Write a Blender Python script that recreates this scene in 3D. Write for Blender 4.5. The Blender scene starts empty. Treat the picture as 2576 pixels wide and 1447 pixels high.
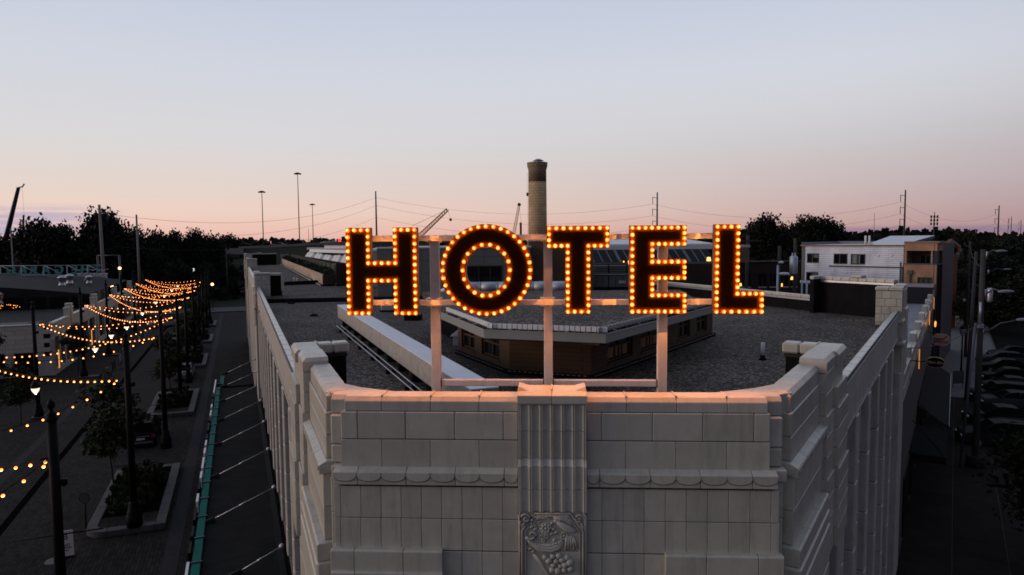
import bpy, bmesh, math, random
from mathutils import Vector, Matrix, Euler
random.seed(7)
PI = math.pi
R = math.radians
SC = bpy.context.scene
COL = SC.collection

# ------------------------------------------------------------------ camera
CAM_Z = 14.2
PITCH, ROLL = R(4.05), R(-0.46)
cam_data = bpy.data.cameras.new('camera')
cam_data.lens = 24.0
cam_data.sensor_width = 36.0
cam_data.clip_start = 0.1
cam_data.clip_end = 6000.0
cam = bpy.data.objects.new('camera', cam_data)
COL.objects.link(cam)
CAM_R = Matrix.Rotation(PI/2 - PITCH, 3, 'X') @ Matrix.Rotation(ROLL, 3, 'Z')
cam.matrix_world = Matrix.Translation((0, 0, CAM_Z)) @ CAM_R.to_4x4()
SC.camera = cam

# ------------------------------------------------------------------ sky, sun, exposure
SUN_AZ = R(-95)      # clockwise from the view direction: the afterglow lies to the left
SUN_EL = R(7)
W_ = bpy.data.worlds.new('World')
SC.world = W_
W_.use_nodes = True
nt = W_.node_tree
for n_ in list(nt.nodes): nt.nodes.remove(n_)
def wn(t, **k):
    n = nt.nodes.new(t)
    for a, b in k.items(): setattr(n, a, b)
    return n
def wmath(op, a, b=None, c=None, clamp=False):
    n = wn('ShaderNodeMath', operation=op, use_clamp=clamp)
    for i, v in enumerate((a, b, c)):
        if v is None: continue
        if isinstance(v, (int, float)): n.inputs[i].default_value = v
        else: nt.links.new(v, n.inputs[i])
    return n.outputs[0]
def wmix(fac, a, b):
    n = wn('ShaderNodeMix', data_type='RGBA')
    for sock, v in ((n.inputs[0], fac), (n.inputs[6], a), (n.inputs[7], b)):
        if isinstance(v, (int, float)): sock.default_value = v
        elif isinstance(v, tuple): sock.default_value = (*v, 1)
        else: nt.links.new(v, sock)
    return n.outputs[2]
def lin(r, g, b):
    f = lambda v: (v/255/12.92) if v/255 <= 0.04045 else ((v/255+0.055)/1.055)**2.4
    return (f(r), f(g), f(b))
tc = wn('ShaderNodeTexCoord')
nrm = wn('ShaderNodeVectorMath', operation='NORMALIZE')
nt.links.new(tc.outputs['Generated'], nrm.inputs[0])
sep = wn('ShaderNodeSeparateXYZ')
nt.links.new(nrm.outputs[0], sep.inputs[0])
dx, dy, dz = sep.outputs
el = wmath('MULTIPLY', wmath('ARCSINE', dz), 180/PI)           # elevation in degrees
hl = wmath('SQRT', wmath('ADD', wmath('MULTIPLY', dx, dx), wmath('ADD', wmath('MULTIPLY', dy, dy), 1e-6)))
def ramp(stops):
    t = wmath('DIVIDE', wmath('ADD', el, 10.0), 100.0, clamp=True)
    n = wn('ShaderNodeValToRGB')
    n.color_ramp.interpolation = 'B_SPLINE' if False else 'EASE'
    e = n.color_ramp.elements
    while len(e) > 1: e.remove(e[-1])
    for i, (deg, c) in enumerate(stops):
        p = (deg + 10.0)/100.0
        if i == 0: e[0].position = p; e[0].color = (*c, 1)
        else:
            k = e.new(p); k.color = (*c, 1)
    n.color_ramp.interpolation = 'LINEAR'
    nt.links.new(t, n.inputs[0])
    return n.outputs[0]
glow = ramp([(-10, lin(40, 32, 34)), (-0.5, lin(120, 88, 84)), (0.0, lin(233, 186, 174)), (0.9, lin(240, 197, 182)), (2.2, lin(240, 210, 195)), (4.2, lin(229, 213, 204)),
             (7.5, lin(219, 216, 217)), (13.0, lin(209, 213, 223)), (20.0, lin(193, 202, 222)), (35, lin(174, 186, 210)), (90, lin(146, 156, 182))])
dim = ramp([(-10, lin(18, 17, 22)), (-0.5, lin(40, 34, 44)), (0.0, lin(92, 78, 104)), (0.9, lin(112, 94, 120)), (2.2, lin(124, 105, 132)), (4.2, lin(134, 120, 148)),
            (7.5, lin(112, 106, 130)), (13.0, lin(104, 103, 128)), (20.0, lin(100, 104, 128)), (35, lin(98, 105, 128)), (90, lin(146, 156, 182))])
def facing(az, lo, hi):
    c_ = wmath('DIVIDE', wmath('ADD', wmath('MULTIPLY', dx, math.sin(R(az))), wmath('MULTIPLY', dy, math.cos(R(az)))), hl)
    m_ = wn('ShaderNodeMapRange', interpolation_type='SMOOTHSTEP')
    m_.inputs['From Min'].default_value = lo; m_.inputs['From Max'].default_value = hi
    nt.links.new(c_, m_.inputs['Value']); return m_.outputs[0]
f_low = wmath('POWER', facing(-60, -1.0, 1.0), 1.0)       # the horizon glow is narrow, the sky above it is lit far wider
f_high = facing(-38, -0.95, 0.50)
el_mix = wn('ShaderNodeMapRange', interpolation_type='SMOOTHSTEP')
el_mix.inputs['From Min'].default_value = 1.0; el_mix.inputs['From Max'].default_value = 13.0
nt.links.new(el, el_mix.inputs['Value'])
fm = wmath('ADD', wmath('MULTIPLY', f_low, wmath('SUBTRACT', 1.0, el_mix.outputs[0])), wmath('MULTIPLY', f_high, el_mix.outputs[0]))
sky_c = wmix(fm, dim, glow)
# low bands of dusk cloud, thin and lit from beneath
mp = wn('ShaderNodeMapping')
mp.inputs['Scale'].default_value = (2.2, 2.2, 34.0)
nt.links.new(nrm.outputs[0], mp.inputs['Vector'])
nz = wn('ShaderNodeTexNoise')
nz.inputs['Scale'].default_value = 2.6; nz.inputs['Detail'].default_value = 7; nz.inputs['Roughness'].default_value = 0.62
nt.links.new(mp.outputs[0], nz.inputs['Vector'])
def band(lo, m0, m1, hi):
    a = wn('ShaderNodeMapRange', interpolation_type='SMOOTHSTEP'); a.inputs['From Min'].default_value = lo; a.inputs['From Max'].default_value = m0
    b = wn('ShaderNodeMapRange', interpolation_type='SMOOTHSTEP'); b.inputs['From Min'].default_value = hi; b.inputs['From Max'].default_value = m1
    nt.links.new(el, a.inputs['Value']); nt.links.new(el, b.inputs['Value'])
    return wmath('MULTIPLY', a.outputs[0], b.outputs[0])
def thr(lo, hi, src):
    a = wn('ShaderNodeMapRange', interpolation_type='SMOOTHSTEP'); a.inputs['From Min'].default_value = lo; a.inputs['From Max'].default_value = hi
    nt.links.new(src, a.inputs['Value']); return a.outputs[0]
west = thr(-0.47, -0.57, dx)
cl1 = wmath('MULTIPLY', wmath('MULTIPLY', band(0.2, 0.8, 2.0, 2.9), thr(0.30, 0.50, nz.outputs[0])), wmath('MULTIPLY', west, 0.95))
sky_c = wmix(cl1, sky_c, lin(190, 176, 196))
east = thr(0.38, 0.44, dx)
cl2 = wmath('MULTIPLY', wmath('MULTIPLY', band(0.2, 0.5, 0.9, 1.5), thr(0.55, 0.68, nz.outputs[0])), wmath('MULTIPLY', east, 0.6))
sky_c = wmix(cl2, sky_c, lin(206, 134, 142))
cl3 = wmath('MULTIPLY', band(0.05, 0.2, 0.5, 0.9), wmath('MULTIPLY', thr(0.30, 0.5, nz.outputs[0]), wmath('MULTIPLY', thr(0.3, 0.44, dx), 0.55)))
sky_c = wmix(cl3, sky_c, lin(128, 112, 144))
bg = wn('ShaderNodeBackground')
bg.inputs['Strength'].default_value = 1.0
nt.links.new(sky_c, bg.inputs['Color'])
out = wn('ShaderNodeOutputWorld')
nt.links.new(bg.outputs[0], out.inputs['Surface'])
W_.cycles.sampling_method = 'MANUAL'; W_.cycles.sample_map_resolution = 512

sun_d = bpy.data.lights.new('afterglow_sun', 'SUN')
sun_d.energy = 1.15
sun_d.angle = R(25)
sun_d.color = (1.0, 0.72, 0.58)
sun = bpy.data.objects.new('afterglow_sun', sun_d)
COL.objects.link(sun)
sdir = Vector((math.sin(SUN_AZ)*math.cos(SUN_EL), math.cos(SUN_AZ)*math.cos(SUN_EL), math.sin(SUN_EL)))
sun.rotation_euler = sdir.to_track_quat('Z', 'Y').to_euler()
sun.location = (-40, 0, 60)

SC.view_settings.view_transform = 'Standard'
SC.view_settings.look = 'None'
SC.view_settings.exposure = 0.0
SC.view_settings.gamma = 1.0
SC.view_settings.use_curve_mapping = False
SC.render.engine = 'CYCLES'
SC.cycles.use_denoising = True
SC.cycles.max_bounces = 5
SC.cycles.diffuse_bounces = 3
SC.cycles.glossy_bounces = 3
SC.cycles.transparent_max_bounces = 10
SC.cycles.sample_clamp_indirect = 6.0
SC.cycles.use_light_tree = True
SC.cycles.pixel_filter_type = 'BLACKMAN_HARRIS'
SC.cycles.filter_width = 1.7

# ------------------------------------------------------------------ measuring: photo points (2576 wide) to rays to places
FPX = 2576*24.0/36.0
CAMP = Vector((0, 0, CAM_Z))
def ray(px, py):
    return CAM_R @ Vector(((px-1288)/FPX, -(py-723.5)/FPX, -1.0))
def onz(px, py, z):
    d = ray(px, py); return CAMP + d*((z-CAM_Z)/d.z)
def ony(px, py, y):
    d = ray(px, py); return CAMP + d*(y/d.y)
class Frame:
    """a 2D frame on plan: point = origin + a*ex + b*ey"""
    def __init__(s, o, ex, ey):
        s.o, s.ex, s.ey = Vector(o), Vector(ex).normalized(), Vector(ey).normalized()
    def p(s, a, b, z=0.0):
        q = s.o + s.ex*a + s.ey*b
        return Vector((q.x, q.y, z))
    def inv(s, w):
        v = Vector((w[0], w[1])) - s.o
        return (v.dot(s.ex), v.dot(s.ey))
    def hit_a(s, px, py, a):              # ray against the upright plane a = const
        d = ray(px, py); d2 = Vector((d.x, d.y))
        t = (a - (-s.o).dot(s.ex))/d2.dot(s.ex)
        w = CAMP + d*t
        return s.inv(w)[1], w.z
    def hit_b(s, px, py, b):
        d = ray(px, py); d2 = Vector((d.x, d.y))
        t = (b - (-s.o).dot(s.ey))/d2.dot(s.ey)
        w = CAMP + d*t
        return s.inv(w)[0], w.z
def hdir(px, py):
    d = ray(px, py); return Vector((d.x, d.y)).normalized()
UL = hdir(596, 607.5)                      # direction of the plaza and the building front along it
UR = hdir(2405, 593)                       # direction of the street on the other side
FL = Frame((0, 0), (UL.y, -UL.x), UL)      # a: inward from the plaza front, b: along it
FR = Frame((0, 0), (-UR.y, UR.x), UR)
YAW = R(3.1)
_c = ony(1390, 1010, 8.62)
FC = Frame((_c.x, _c.y), (math.cos(YAW), -math.sin(YAW)), (math.sin(YAW), math.cos(YAW)))   # corner front: a along it, b inward (behind the face)
FW = Frame((0, 0), (1, 0), (0, 1))

# ------------------------------------------------------------------ object helpers
W = {}
def link(o, parent=None, M=None):
    M = M or Matrix.Identity(4)
    COL.objects.link(o)
    W[o.name] = M
    if parent is not None:
        o.parent = parent
        o.matrix_basis = W[parent.name].inverted() @ M
    else:
        o.matrix_basis = M
    return o
def tag(o, label=None, cat=None, group=None, kind=None):
    if label: o['label'] = label
    if cat: o['category'] = cat
    if group: o['group'] = group
    if kind: o['kind'] = kind
    return o
def T(name, label, cat, loc=(0, 0, 0), rz=0.0, group=None):
    o = bpy.data.objects.new(name, None)
    o.empty_display_size = 0.3
    link(o, None, Matrix.Translation(loc) @ Matrix.Rotation(rz, 4, 'Z'))
    return tag(o, label, cat, group)
def dup(root, loc, rz=0.0, label=None, group=None, scale=1.0):
    r = root.copy(); COL.objects.link(r)
    sc = scale if isinstance(scale, tuple) else (scale,)*3
    M = Matrix.Translation(loc) @ Matrix.Rotation(rz, 4, 'Z') @ Matrix.Diagonal((*sc, 1))
    r.matrix_basis = M; W[r.name] = M
    if label: r['label'] = label
    if group: r['group'] = group
    for ch in list(root.children):
        c = ch.copy(); COL.objects.link(c); c.parent = r; W[c.name] = M @ ch.matrix_basis
        for g in list(ch.children):
            d = g.copy(); COL.objects.link(d); d.parent = c; W[d.name] = M @ ch.matrix_basis @ g.matrix_basis
    return r
def reloc(root, loc, rz=0.0, scale=1.0):
    sc = scale if isinstance(scale, tuple) else (scale,)*3
    M = Matrix.Translation(loc) @ Matrix.Rotation(rz, 4, 'Z') @ Matrix.Diagonal((*sc, 1))
    root.matrix_basis = M; W[root.name] = M
    for c in root.children:
        W[c.name] = M @ c.matrix_basis
        for g in c.children: W[g.name] = W[c.name] @ g.matrix_basis
    return root

class MB:
    """collects shapes into one mesh"""
    def __init__(s): s.v, s.f, s.m, s.s = [], [], [], []
    def add(s, vs, fs, mi=0, smooth=False):
        n = len(s.v)
        s.v += [tuple(v) for v in vs]
        s.f += [tuple(i+n for i in f) for f in fs]
        s.m += [mi]*len(fs); s.s += [smooth]*len(fs)
        return s
    def hexa(s, b, t, mi=0):              # b, t: four points each, same order
        return s.add([*b, *t], [(3, 2, 1, 0), (4, 5, 6, 7), (0, 1, 5, 4), (1, 2, 6, 5), (2, 3, 7, 6), (3, 0, 4, 7)], mi)
    def fbox(s, fr, a0, a1, b0, b1, z0, z1, mi=0):
        q = [fr.p(a0, b0), fr.p(a1, b0), fr.p(a1, b1), fr.p(a0, b1)]
        return s.hexa([(p.x, p.y, z0) for p in q], [(p.x, p.y, z1) for p in q], mi)
    def box(s, x0, x1, y0, y1, z0, z1, mi=0): return s.fbox(FW, x0, x1, y0, y1, z0, z1, mi)
    def tube(s, pts, r, n=8, mi=0, cap=True, smooth=True):
        pts = [Vector(p) for p in pts]
        rs = r if isinstance(r, (list, tuple)) else [r]*len(pts)
        rings = []
        up = Vector((0, 0, 1))
        for i, p in enumerate(pts):
            t = (pts[min(i+1, len(pts)-1)] - pts[max(i-1, 0)]).normalized()
            ref = up if abs(t.dot(up)) < 0.95 else Vector((1, 0, 0))
            x = t.cross(ref).normalized(); y = x.cross(t).normalized()
            rings.append([p + (x*math.cos(2*PI*k/n) + y*math.sin(2*PI*k/n))*rs[i] for k in range(n)])
        base = len(s.v)
        vs = [v for ring in rings for v in ring]
        fs = []
        for i in range(len(pts)-1):
            for k in range(n):
                k2 = (k+1) % n
                fs.append((i*n+k, i*n+k2, (i+1)*n+k2, (i+1)*n+k))
        s.add(vs, fs, mi, smooth)
        if cap:
            n0 = base; n1 = base + (len(pts)-1)*n
            s.f.append(tuple(n0+k for k in reversed(range(n)))); s.m.append(mi); s.s.append(False)
            s.f.append(tuple(n1+k for k in range(n))); s.m.append(mi); s.s.append(False)
        return s
    def lathe(s, prof, c=(0, 0, 0), n=16, mi=0, smooth=True):   # prof: (r, z) from bottom to top
        vs = []; fs = []
        for r, z in prof:
            for k in range(n):
                a = 2*PI*k/n
                vs.append((c[0]+r*math.cos(a), c[1]+r*math.sin(a), c[2]+z))
        for i in range(len(prof)-1):
            for k in range(n):
                k2 = (k+1) % n
                fs.append((i*n+k, i*n+k2, (i+1)*n+k2, (i+1)*n+k))
        s.add(vs, fs, mi, smooth)
        b = len(s.v) - len(vs)
        s.f.append(tuple(b+k for k in reversed(range(n)))); s.m.append(mi); s.s.append(False)
        e = b + (len(prof)-1)*n
        s.f.append(tuple(e+k for k in range(n))); s.m.append(mi); s.s.append(False)
        return s
    def ball(s, c, r, n=8, m=6, mi=0):
        rx, ry, rz = r if isinstance(r, (tuple, list)) else (r, r, r)
        vs = [(c[0], c[1], c[2]-rz)]
        for i in range(1, m):
            ph = -PI/2 + PI*i/m
            for k in range(n):
                a = 2*PI*k/n
                vs.append((c[0]+rx*math.cos(ph)*math.cos(a), c[1]+ry*math.cos(ph)*math.sin(a), c[2]+rz*math.sin(ph)))
        vs.append((c[0], c[1], c[2]+rz))
        fs = [(0, 1+(k+1) % n, 1+k) for k in range(n)]
        for i in range(m-2):
            for k in range(n):
                k2 = (k+1) % n
                fs.append((1+i*n+k, 1+i*n+k2, 1+(i+1)*n+k2, 1+(i+1)*n+k))
        t = len(vs)-1; b = 1+(m-2)*n
        fs += [(b+k, b+(k+1) % n, t) for k in range(n)]
        return s.add(vs, fs, mi, True)
    def prism(s, poly, z0, z1, mi=0):     # poly: plan points
        n = len(poly)
        vs = [(p[0], p[1], z0) for p in poly] + [(p[0], p[1], z1) for p in poly]
        fs = [tuple(reversed(range(n))), tuple(range(n, 2*n))] + [(i, (i+1) % n, n+(i+1) % n, n+i) for i in range(n)]
        return s.add(vs, fs, mi)
    def extrude(s, poly3, vec, mi=0):     # planar polygon swept along vec
        vec = Vector(vec); n = len(poly3)
        vs = [Vector(p) for p in poly3] + [Vector(p)+vec for p in poly3]
        fs = [tuple(reversed(range(n))), tuple(range(n, 2*n))] + [(i, (i+1) % n, n+(i+1) % n, n+i) for i in range(n)]
        return s.add(vs, fs, mi)
    def build(s, name, mats, parent=None, kind=None, bevel=0.0, recentre=True, local=False):
        """world coordinates unless local (then the parent's own)"""
        me = bpy.data.meshes.new(name)
        vs = [Vector(v) for v in s.v]
        M = Matrix.Identity(4)
        if recentre and vs:
            lo = Vector((min(v.x for v in vs), min(v.y for v in vs), min(v.z for v in vs)))
            hi = Vector((max(v.x for v in vs), max(v.y for v in vs), max(v.z for v in vs)))
            c = (lo+hi)/2
            vs = [v-c for v in vs]
            M = Matrix.Translation(c)
        me.from_pydata(vs, [], s.f)
        mats = mats if isinstance(mats, (list, tuple)) else [mats]
        for m in mats: me.materials.append(m)
        me.polygons.foreach_set('material_index', s.m)
        me.polygons.foreach_set('use_smooth', s.s)
        bm = bmesh.new(); bm.from_mesh(me)
        bmesh.ops.recalc_face_normals(bm, faces=bm.faces)
        if bevel:
            bmesh.ops.bevel(bm, geom=[e for e in bm.edges if len(e.link_faces) == 2 and e.calc_face_angle(0) > 0.5], offset=bevel, segments=1, affect='EDGES', clamp_overlap=True)
        bm.to_mesh(me); bm.free()
        o = bpy.data.objects.new(name, me)
        if local and parent is not None: M = W[parent.name] @ M
        link(o, parent, M)
        if kind: o['kind'] = kind
        return o
_bx = {}
def block(parent, name, fr, a0, a1, b0, b1, z0, z1, mat, bev=0.01, gap=0.0, top=0.0):
    """one bevelled stone; alike stones share their mesh. top: extra bevel run of the outer top edge (copings)"""
    a0, a1 = min(a0, a1)+gap, max(a0, a1)-gap
    z0, z1 = z0+gap, z1-gap
    w, d, h = round(a1-a0, 3), round(abs(b1-b0), 3), round(z1-z0, 3)
    key = (w, d, h, bev, mat.name, top)
    me = _bx.get(key)
    if me is None:
        bm = bmesh.new()
        bmesh.ops.create_cube(bm, size=1.0)
        bmesh.ops.scale(bm, vec=(w, d, h), verts=bm.verts)
        if bev: bmesh.ops.bevel(bm, geom=bm.edges[:], offset=min(bev, w*.3, d*.3, h*.3), segments=1, affect='EDGES', clamp_overlap=True)
        me = bpy.data.meshes.new(name); bm.to_mesh(me); bm.free()
        me.materials.append(mat); _bx[key] = me
    o = bpy.data.objects.new(name, me)
    c = fr.p((a0+a1)/2, (b0+b1)/2, (z0+z1)/2)
    ang = math.atan2(fr.ey.y, fr.ey.x) - PI/2
    return link(o, parent, Matrix.Translation(c) @ Matrix.Rotation(ang, 4, 'Z'))
def text_mesh(name, txt, size, mat, parent, M, extrude=0.004, shear=0.0, bold=0.0, align='CENTER'):
    cu = bpy.data.curves.new(name, 'FONT')
    cu.body = txt; cu.size = size; cu.extrude = extrude; cu.shear = shear; cu.offset = bold
    cu.align_x = align; cu.align_y = 'CENTER'; cu.resolution_u = 3
    tmp = bpy.data.objects.new(name, cu); COL.objects.link(tmp)
    dg = bpy.context.evaluated_depsgraph_get()
    me = bpy.data.meshes.new_from_object(tmp.evaluated_get(dg))
    bpy.data.objects.remove(tmp)
    me.name = name
    me.materials.clear(); me.materials.append(mat)
    o = bpy.data.objects.new(name, me)
    return link(o, parent, M)

# ------------------------------------------------------------------ materials
MATS = {}
def mat(name, col, rough=0.7, metal=0.0, var=0.0, vscale=3.0, bump=0.0, bscale=30.0, spec=0.5, rand=0.0, emit=None, estr=0.0, stain=0.0, coat=0.0):
    if name in MATS: return MATS[name]
    m = bpy.data.materials.new(name); m.use_nodes = True
    t = m.node_tree; N = t.nodes; L = t.links
    b = N['Principled BSDF']
    b.inputs['Roughness'].default_value = rough
    b.inputs['Metallic'].default_value = metal
    b.inputs['Specular IOR Level'].default_value = spec
    b.inputs['Coat Weight'].default_value = coat
    b.inputs['Base Color'].default_value = (*col, 1)
    tcn = N.new('ShaderNodeTexCoord')
    geo = N.new('ShaderNodeNewGeometry')
    src = None
    if var or rand or stain:
        hsv = N.new('ShaderNodeHueSaturation'); hsv.inputs['Color'].default_value = (*col, 1)
        val = None
        if var:
            no = N.new('ShaderNodeTexNoise'); no.inputs['Scale'].default_value = vscale; no.inputs['Detail'].default_value = 6; no.inputs['Roughness'].default_value = 0.65
            L.new(geo.outputs['Position'], no.inputs['Vector'])
            mr = N.new('ShaderNodeMapRange'); mr.inputs['From Min'].default_value = 0.25; mr.inputs['From Max'].default_value = 0.75
            mr.inputs['To Min'].default_value = 1-var; mr.inputs['To Max'].default_value = 1+var
            L.new(no.outputs['Fac'], mr.inputs['Value']); val = mr.outputs[0]
        if rand:
            oi = N.new('ShaderNodeObjectInfo')
            mr = N.new('ShaderNodeMapRange'); mr.inputs['To Min'].default_value = 1-rand; mr.inputs['To Max'].default_value = 1+rand
            L.new(oi.outputs['Random'], mr.inputs['Value'])
            if val is None: val = mr.outputs[0]
            else:
                mu = N.new('ShaderNodeMath'); mu.operation = 'MULTIPLY'; L.new(val, mu.inputs[0]); L.new(mr.outputs[0], mu.inputs[1]); val = mu.outputs[0]
        if stain:
            no = N.new('ShaderNodeTexNoise'); no.inputs['Scale'].default_value = 1.0; no.inputs['Detail'].default_value = 8; no.inputs['Roughness'].default_value = 0.7
            mp_ = N.new('ShaderNodeMapping'); mp_.inputs['Scale'].default_value = (7, 7, 0.9)
            L.new(geo.outputs['Position'], mp_.inputs['Vector']); L.new(mp_.outputs[0], no.inputs['Vector'])
            mr = N.new('ShaderNodeMapRange'); mr.inputs['From Min'].default_value = 0.5; mr.inputs['From Max'].default_value = 0.72
            mr.inputs['To Min'].default_value = 1.0; mr.inputs['To Max'].default_value = 1-stain
            L.new(no.outputs['Fac'], mr.inputs['Value'])
            if val is None: val = mr.outputs[0]
            else:
                mu = N.new('ShaderNodeMath'); mu.operation = 'MULTIPLY'; L.new(val, mu.inputs[0]); L.new(mr.outputs[0], mu.inputs[1]); val = mu.outputs[0]
        L.new(val, hsv.inputs['Value'])
        L.new(hsv.outputs[0], b.inputs['Base Color'])
    if bump:
        no = N.new('ShaderNodeTexNoise'); no.inputs['Scale'].default_value = bscale; no.inputs['Detail'].default_value = 4
        L.new(geo.outputs['Position'], no.inputs['Vector'])
        bu = N.new('ShaderNodeBump'); bu.inputs['Strength'].default_value = min(1.0, bump); bu.inputs['Distance'].default_value = 0.02
        L.new(no.outputs['Fac'], bu.inputs['Height']); L.new(bu.outputs[0], b.inputs['Normal'])
    if emit:
        b.inputs['Emission Color'].default_value = (*emit, 1); b.inputs['Emission Strength'].default_value = estr
    MATS[name] = m
    return m
def frame_coords(m, fr, zaxis=True):
    """texture coordinates (along, up, across) from the world position in a plan frame"""
    t = m.node_tree; N = t.nodes; L = t.links
    geo = N.new('ShaderNodeNewGeometry')
    d1 = N.new('ShaderNodeVectorMath'); d1.operation = 'DOT_PRODUCT'; d1.inputs[1].default_value = (fr.ey.x, fr.ey.y, 0)
    d2 = N.new('ShaderNodeVectorMath'); d2.operation = 'DOT_PRODUCT'; d2.inputs[1].default_value = (fr.ex.x, fr.ex.y, 0)
    sp = N.new('ShaderNodeSeparateXYZ')
    L.new(geo.outputs['Position'], d1.inputs[0]); L.new(geo.outputs['Position'], d2.inputs[0]); L.new(geo.outputs['Position'], sp.inputs[0])
    cb = N.new('ShaderNodeCombineXYZ')
    L.new(d1.outputs['Value'], cb.inputs[0])
    if zaxis: L.new(sp.outputs[2], cb.inputs[1])
    else: L.new(d2.outputs['Value'], cb.inputs[1])
    return cb.outputs[0]
def brick_mat(name, c1, c2, mortar, fr, bw, bh, ms=0.01, rough=0.8, flat=False, bump=0.4, spec=0.3):
    m = mat(name, c1, rough, spec=spec)
    t = m.node_tree; N = t.nodes; L = t.links; b = N['Principled BSDF']
    v = frame_coords(m, fr, not flat)
    br = N.new('ShaderNodeTexBrick')
    br.inputs['Scale'].default_value = 1.0
    br.inputs['Brick Width'].default_value = bw; br.inputs['Row Height'].default_value = bh
    br.inputs['Mortar Size'].default_value = ms; br.inputs['Bias'].default_value = 0.0
    br.inputs['Color1'].default_value = (*c1, 1); br.inputs['Color2'].default_value = (*c2, 1); br.inputs['Mortar'].default_value = (*mortar, 1)
    L.new(v, br.inputs['Vector'])
    no = N.new('ShaderNodeTexNoise'); no.inputs['Scale'].default_value = 0.6; no.inputs['Detail'].default_value = 6
    L.new(v, no.inputs['Vector'])
    mr = N.new('ShaderNodeMapRange'); mr.inputs['From Min'].default_value = 0.3; mr.inputs['From Max'].default_value = 0.7; mr.inputs['To Min'].default_value = 0.75; mr.inputs['To Max'].default_value = 1.2
    L.new(no.outputs['Fac'], mr.inputs['Value'])
    hs = N.new('ShaderNodeHueSaturation'); L.new(br.outputs['Color'], hs.inputs['Color']); L.new(mr.outputs[0], hs.inputs['Value'])
    L.new(hs.outputs[0], b.inputs['Base Color'])
    bu = N.new('ShaderNodeBump'); bu.inputs['Strength'].default_value = bump; bu.inputs['Distance'].default_value = 0.01; bu.invert = True
    L.new(br.outputs['Fac'], bu.inputs['Height']); L.new(bu.outputs[0], b.inputs['Normal'])
    return m
def gravel_mat(name, dark, light, scale=26.0):
    m = mat(name, dark, 0.85, spec=0.25)
    t = m.node_tree; N = t.nodes; L = t.links; b = N['Principled BSDF']
    geo = N.new('ShaderNodeNewGeometry')
    vo = N.new('ShaderNodeTexVoronoi'); vo.inputs['Scale'].default_value = scale; vo.inputs['Randomness'].default_value = 1.0
    L.new(geo.outputs['Position'], vo.inputs['Vector'])
    cr = N.new('ShaderNodeValToRGB')
    e = cr.color_ramp.elements
    e[0].position = 0.0; e[0].color = (*[x*0.5 for x in dark], 1)
    e[1].position = 1.0; e[1].color = (*[x*1.7 for x in light], 1)
    k = e.new(0.45); k.color = (*dark, 1)
    k = e.new(0.8); k.color = (*light, 1)
    sp = N.new('ShaderNodeSeparateColor'); L.new(vo.outputs['Color'], sp.inputs[0])
    L.new(sp.outputs[0], cr.inputs[0])
    no = N.new('ShaderNodeTexNoise'); no.inputs['Scale'].default_value = 0.5; no.inputs['Detail'].default_value = 5
    L.new(geo.outputs['Position'], no.inputs['Vector'])
    mr = N.new('ShaderNodeMapRange'); mr.inputs['From Min'].default_value = 0.3; mr.inputs['From Max'].default_value = 0.7; mr.inputs['To Min'].default_value = 0.65; mr.inputs['To Max'].default_value = 1.25
    L.new(no.outputs['Fac'], mr.inputs['Value'])
    hs = N.new('ShaderNodeHueSaturation'); L.new(cr.outputs[0], hs.inputs['Color']); L.new(mr.outputs[0], hs.inputs['Value'])
    L.new(hs.outputs[0], b.inputs['Base Color'])
    bu = N.new('ShaderNodeBump'); bu.inputs['Strength'].default_value = 1.0; bu.inputs['Distance'].default_value = 0.03; bu.invert = True
    L.new(vo.outputs['Distance'], bu.inputs['Height']); L.new(bu.outputs[0], b.inputs['Normal'])
    return m
def bulb_mat(name, core, rim, s_core, s_rim, lo=-0.2, hi=0.75):
    """glass bulb: hottest round the filament at the tip, deeper amber towards the socket (object space)"""
    m = bpy.data.materials.new(name); m.use_nodes = True
    t = m.node_tree; N = t.nodes; L = t.links
    for n in list(N): N.remove(n)
    tcn = N.new('ShaderNodeTexCoord'); sp = N.new('ShaderNodeSeparateXYZ'); L.new(tcn.outputs['Object'], sp.inputs[0])
    mr = N.new('ShaderNodeMapRange'); mr.inputs['From Min'].default_value = lo; mr.inputs['From Max'].default_value = hi
    L.new(sp.outputs[2], mr.inputs['Value'])
    mc = N.new('ShaderNodeMix'); mc.data_type = 'RGBA'; mc.inputs[6].default_value = (*[c*s_rim for c in rim], 1); mc.inputs[7].default_value = (*[c*s_core for c in core], 1)
    L.new(mr.outputs[0], mc.inputs[0])
    oi = N.new('ShaderNodeObjectInfo'); rv_ = N.new('ShaderNodeMapRange'); rv_.inputs['To Min'].default_value = 0.65; rv_.inputs['To Max'].default_value = 1.2
    L.new(oi.outputs['Random'], rv_.inputs['Value'])
    em = N.new('ShaderNodeEmission'); L.new(mc.outputs[2], em.inputs['Color']); L.new(rv_.outputs[0], em.inputs['Strength'])
    tr = N.new('ShaderNodeBsdfTransparent'); tr.inputs['Color'].default_value = (.92, .86, .76, 1)
    ad = N.new('ShaderNodeAddShader'); L.new(em.outputs[0], ad.inputs[0]); L.new(tr.outputs[0], ad.inputs[1])
    o = N.new('ShaderNodeOutputMaterial'); L.new(ad.outputs[0], o.inputs['Surface'])
    MATS[name] = m
    return m
def glow_mat(name, col, s):
    m = bpy.data.materials.new(name); m.use_nodes = True
    N = m.node_tree.nodes; b = N['Principled BSDF']
    b.inputs['Base Color'].default_value = (*[min(1, c*.6) for c in col], 1)
    b.inputs['Emission Color'].default_value = (*col, 1); b.inputs['Emission Strength'].default_value = s
    MATS[name] = m
    return m

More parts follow.
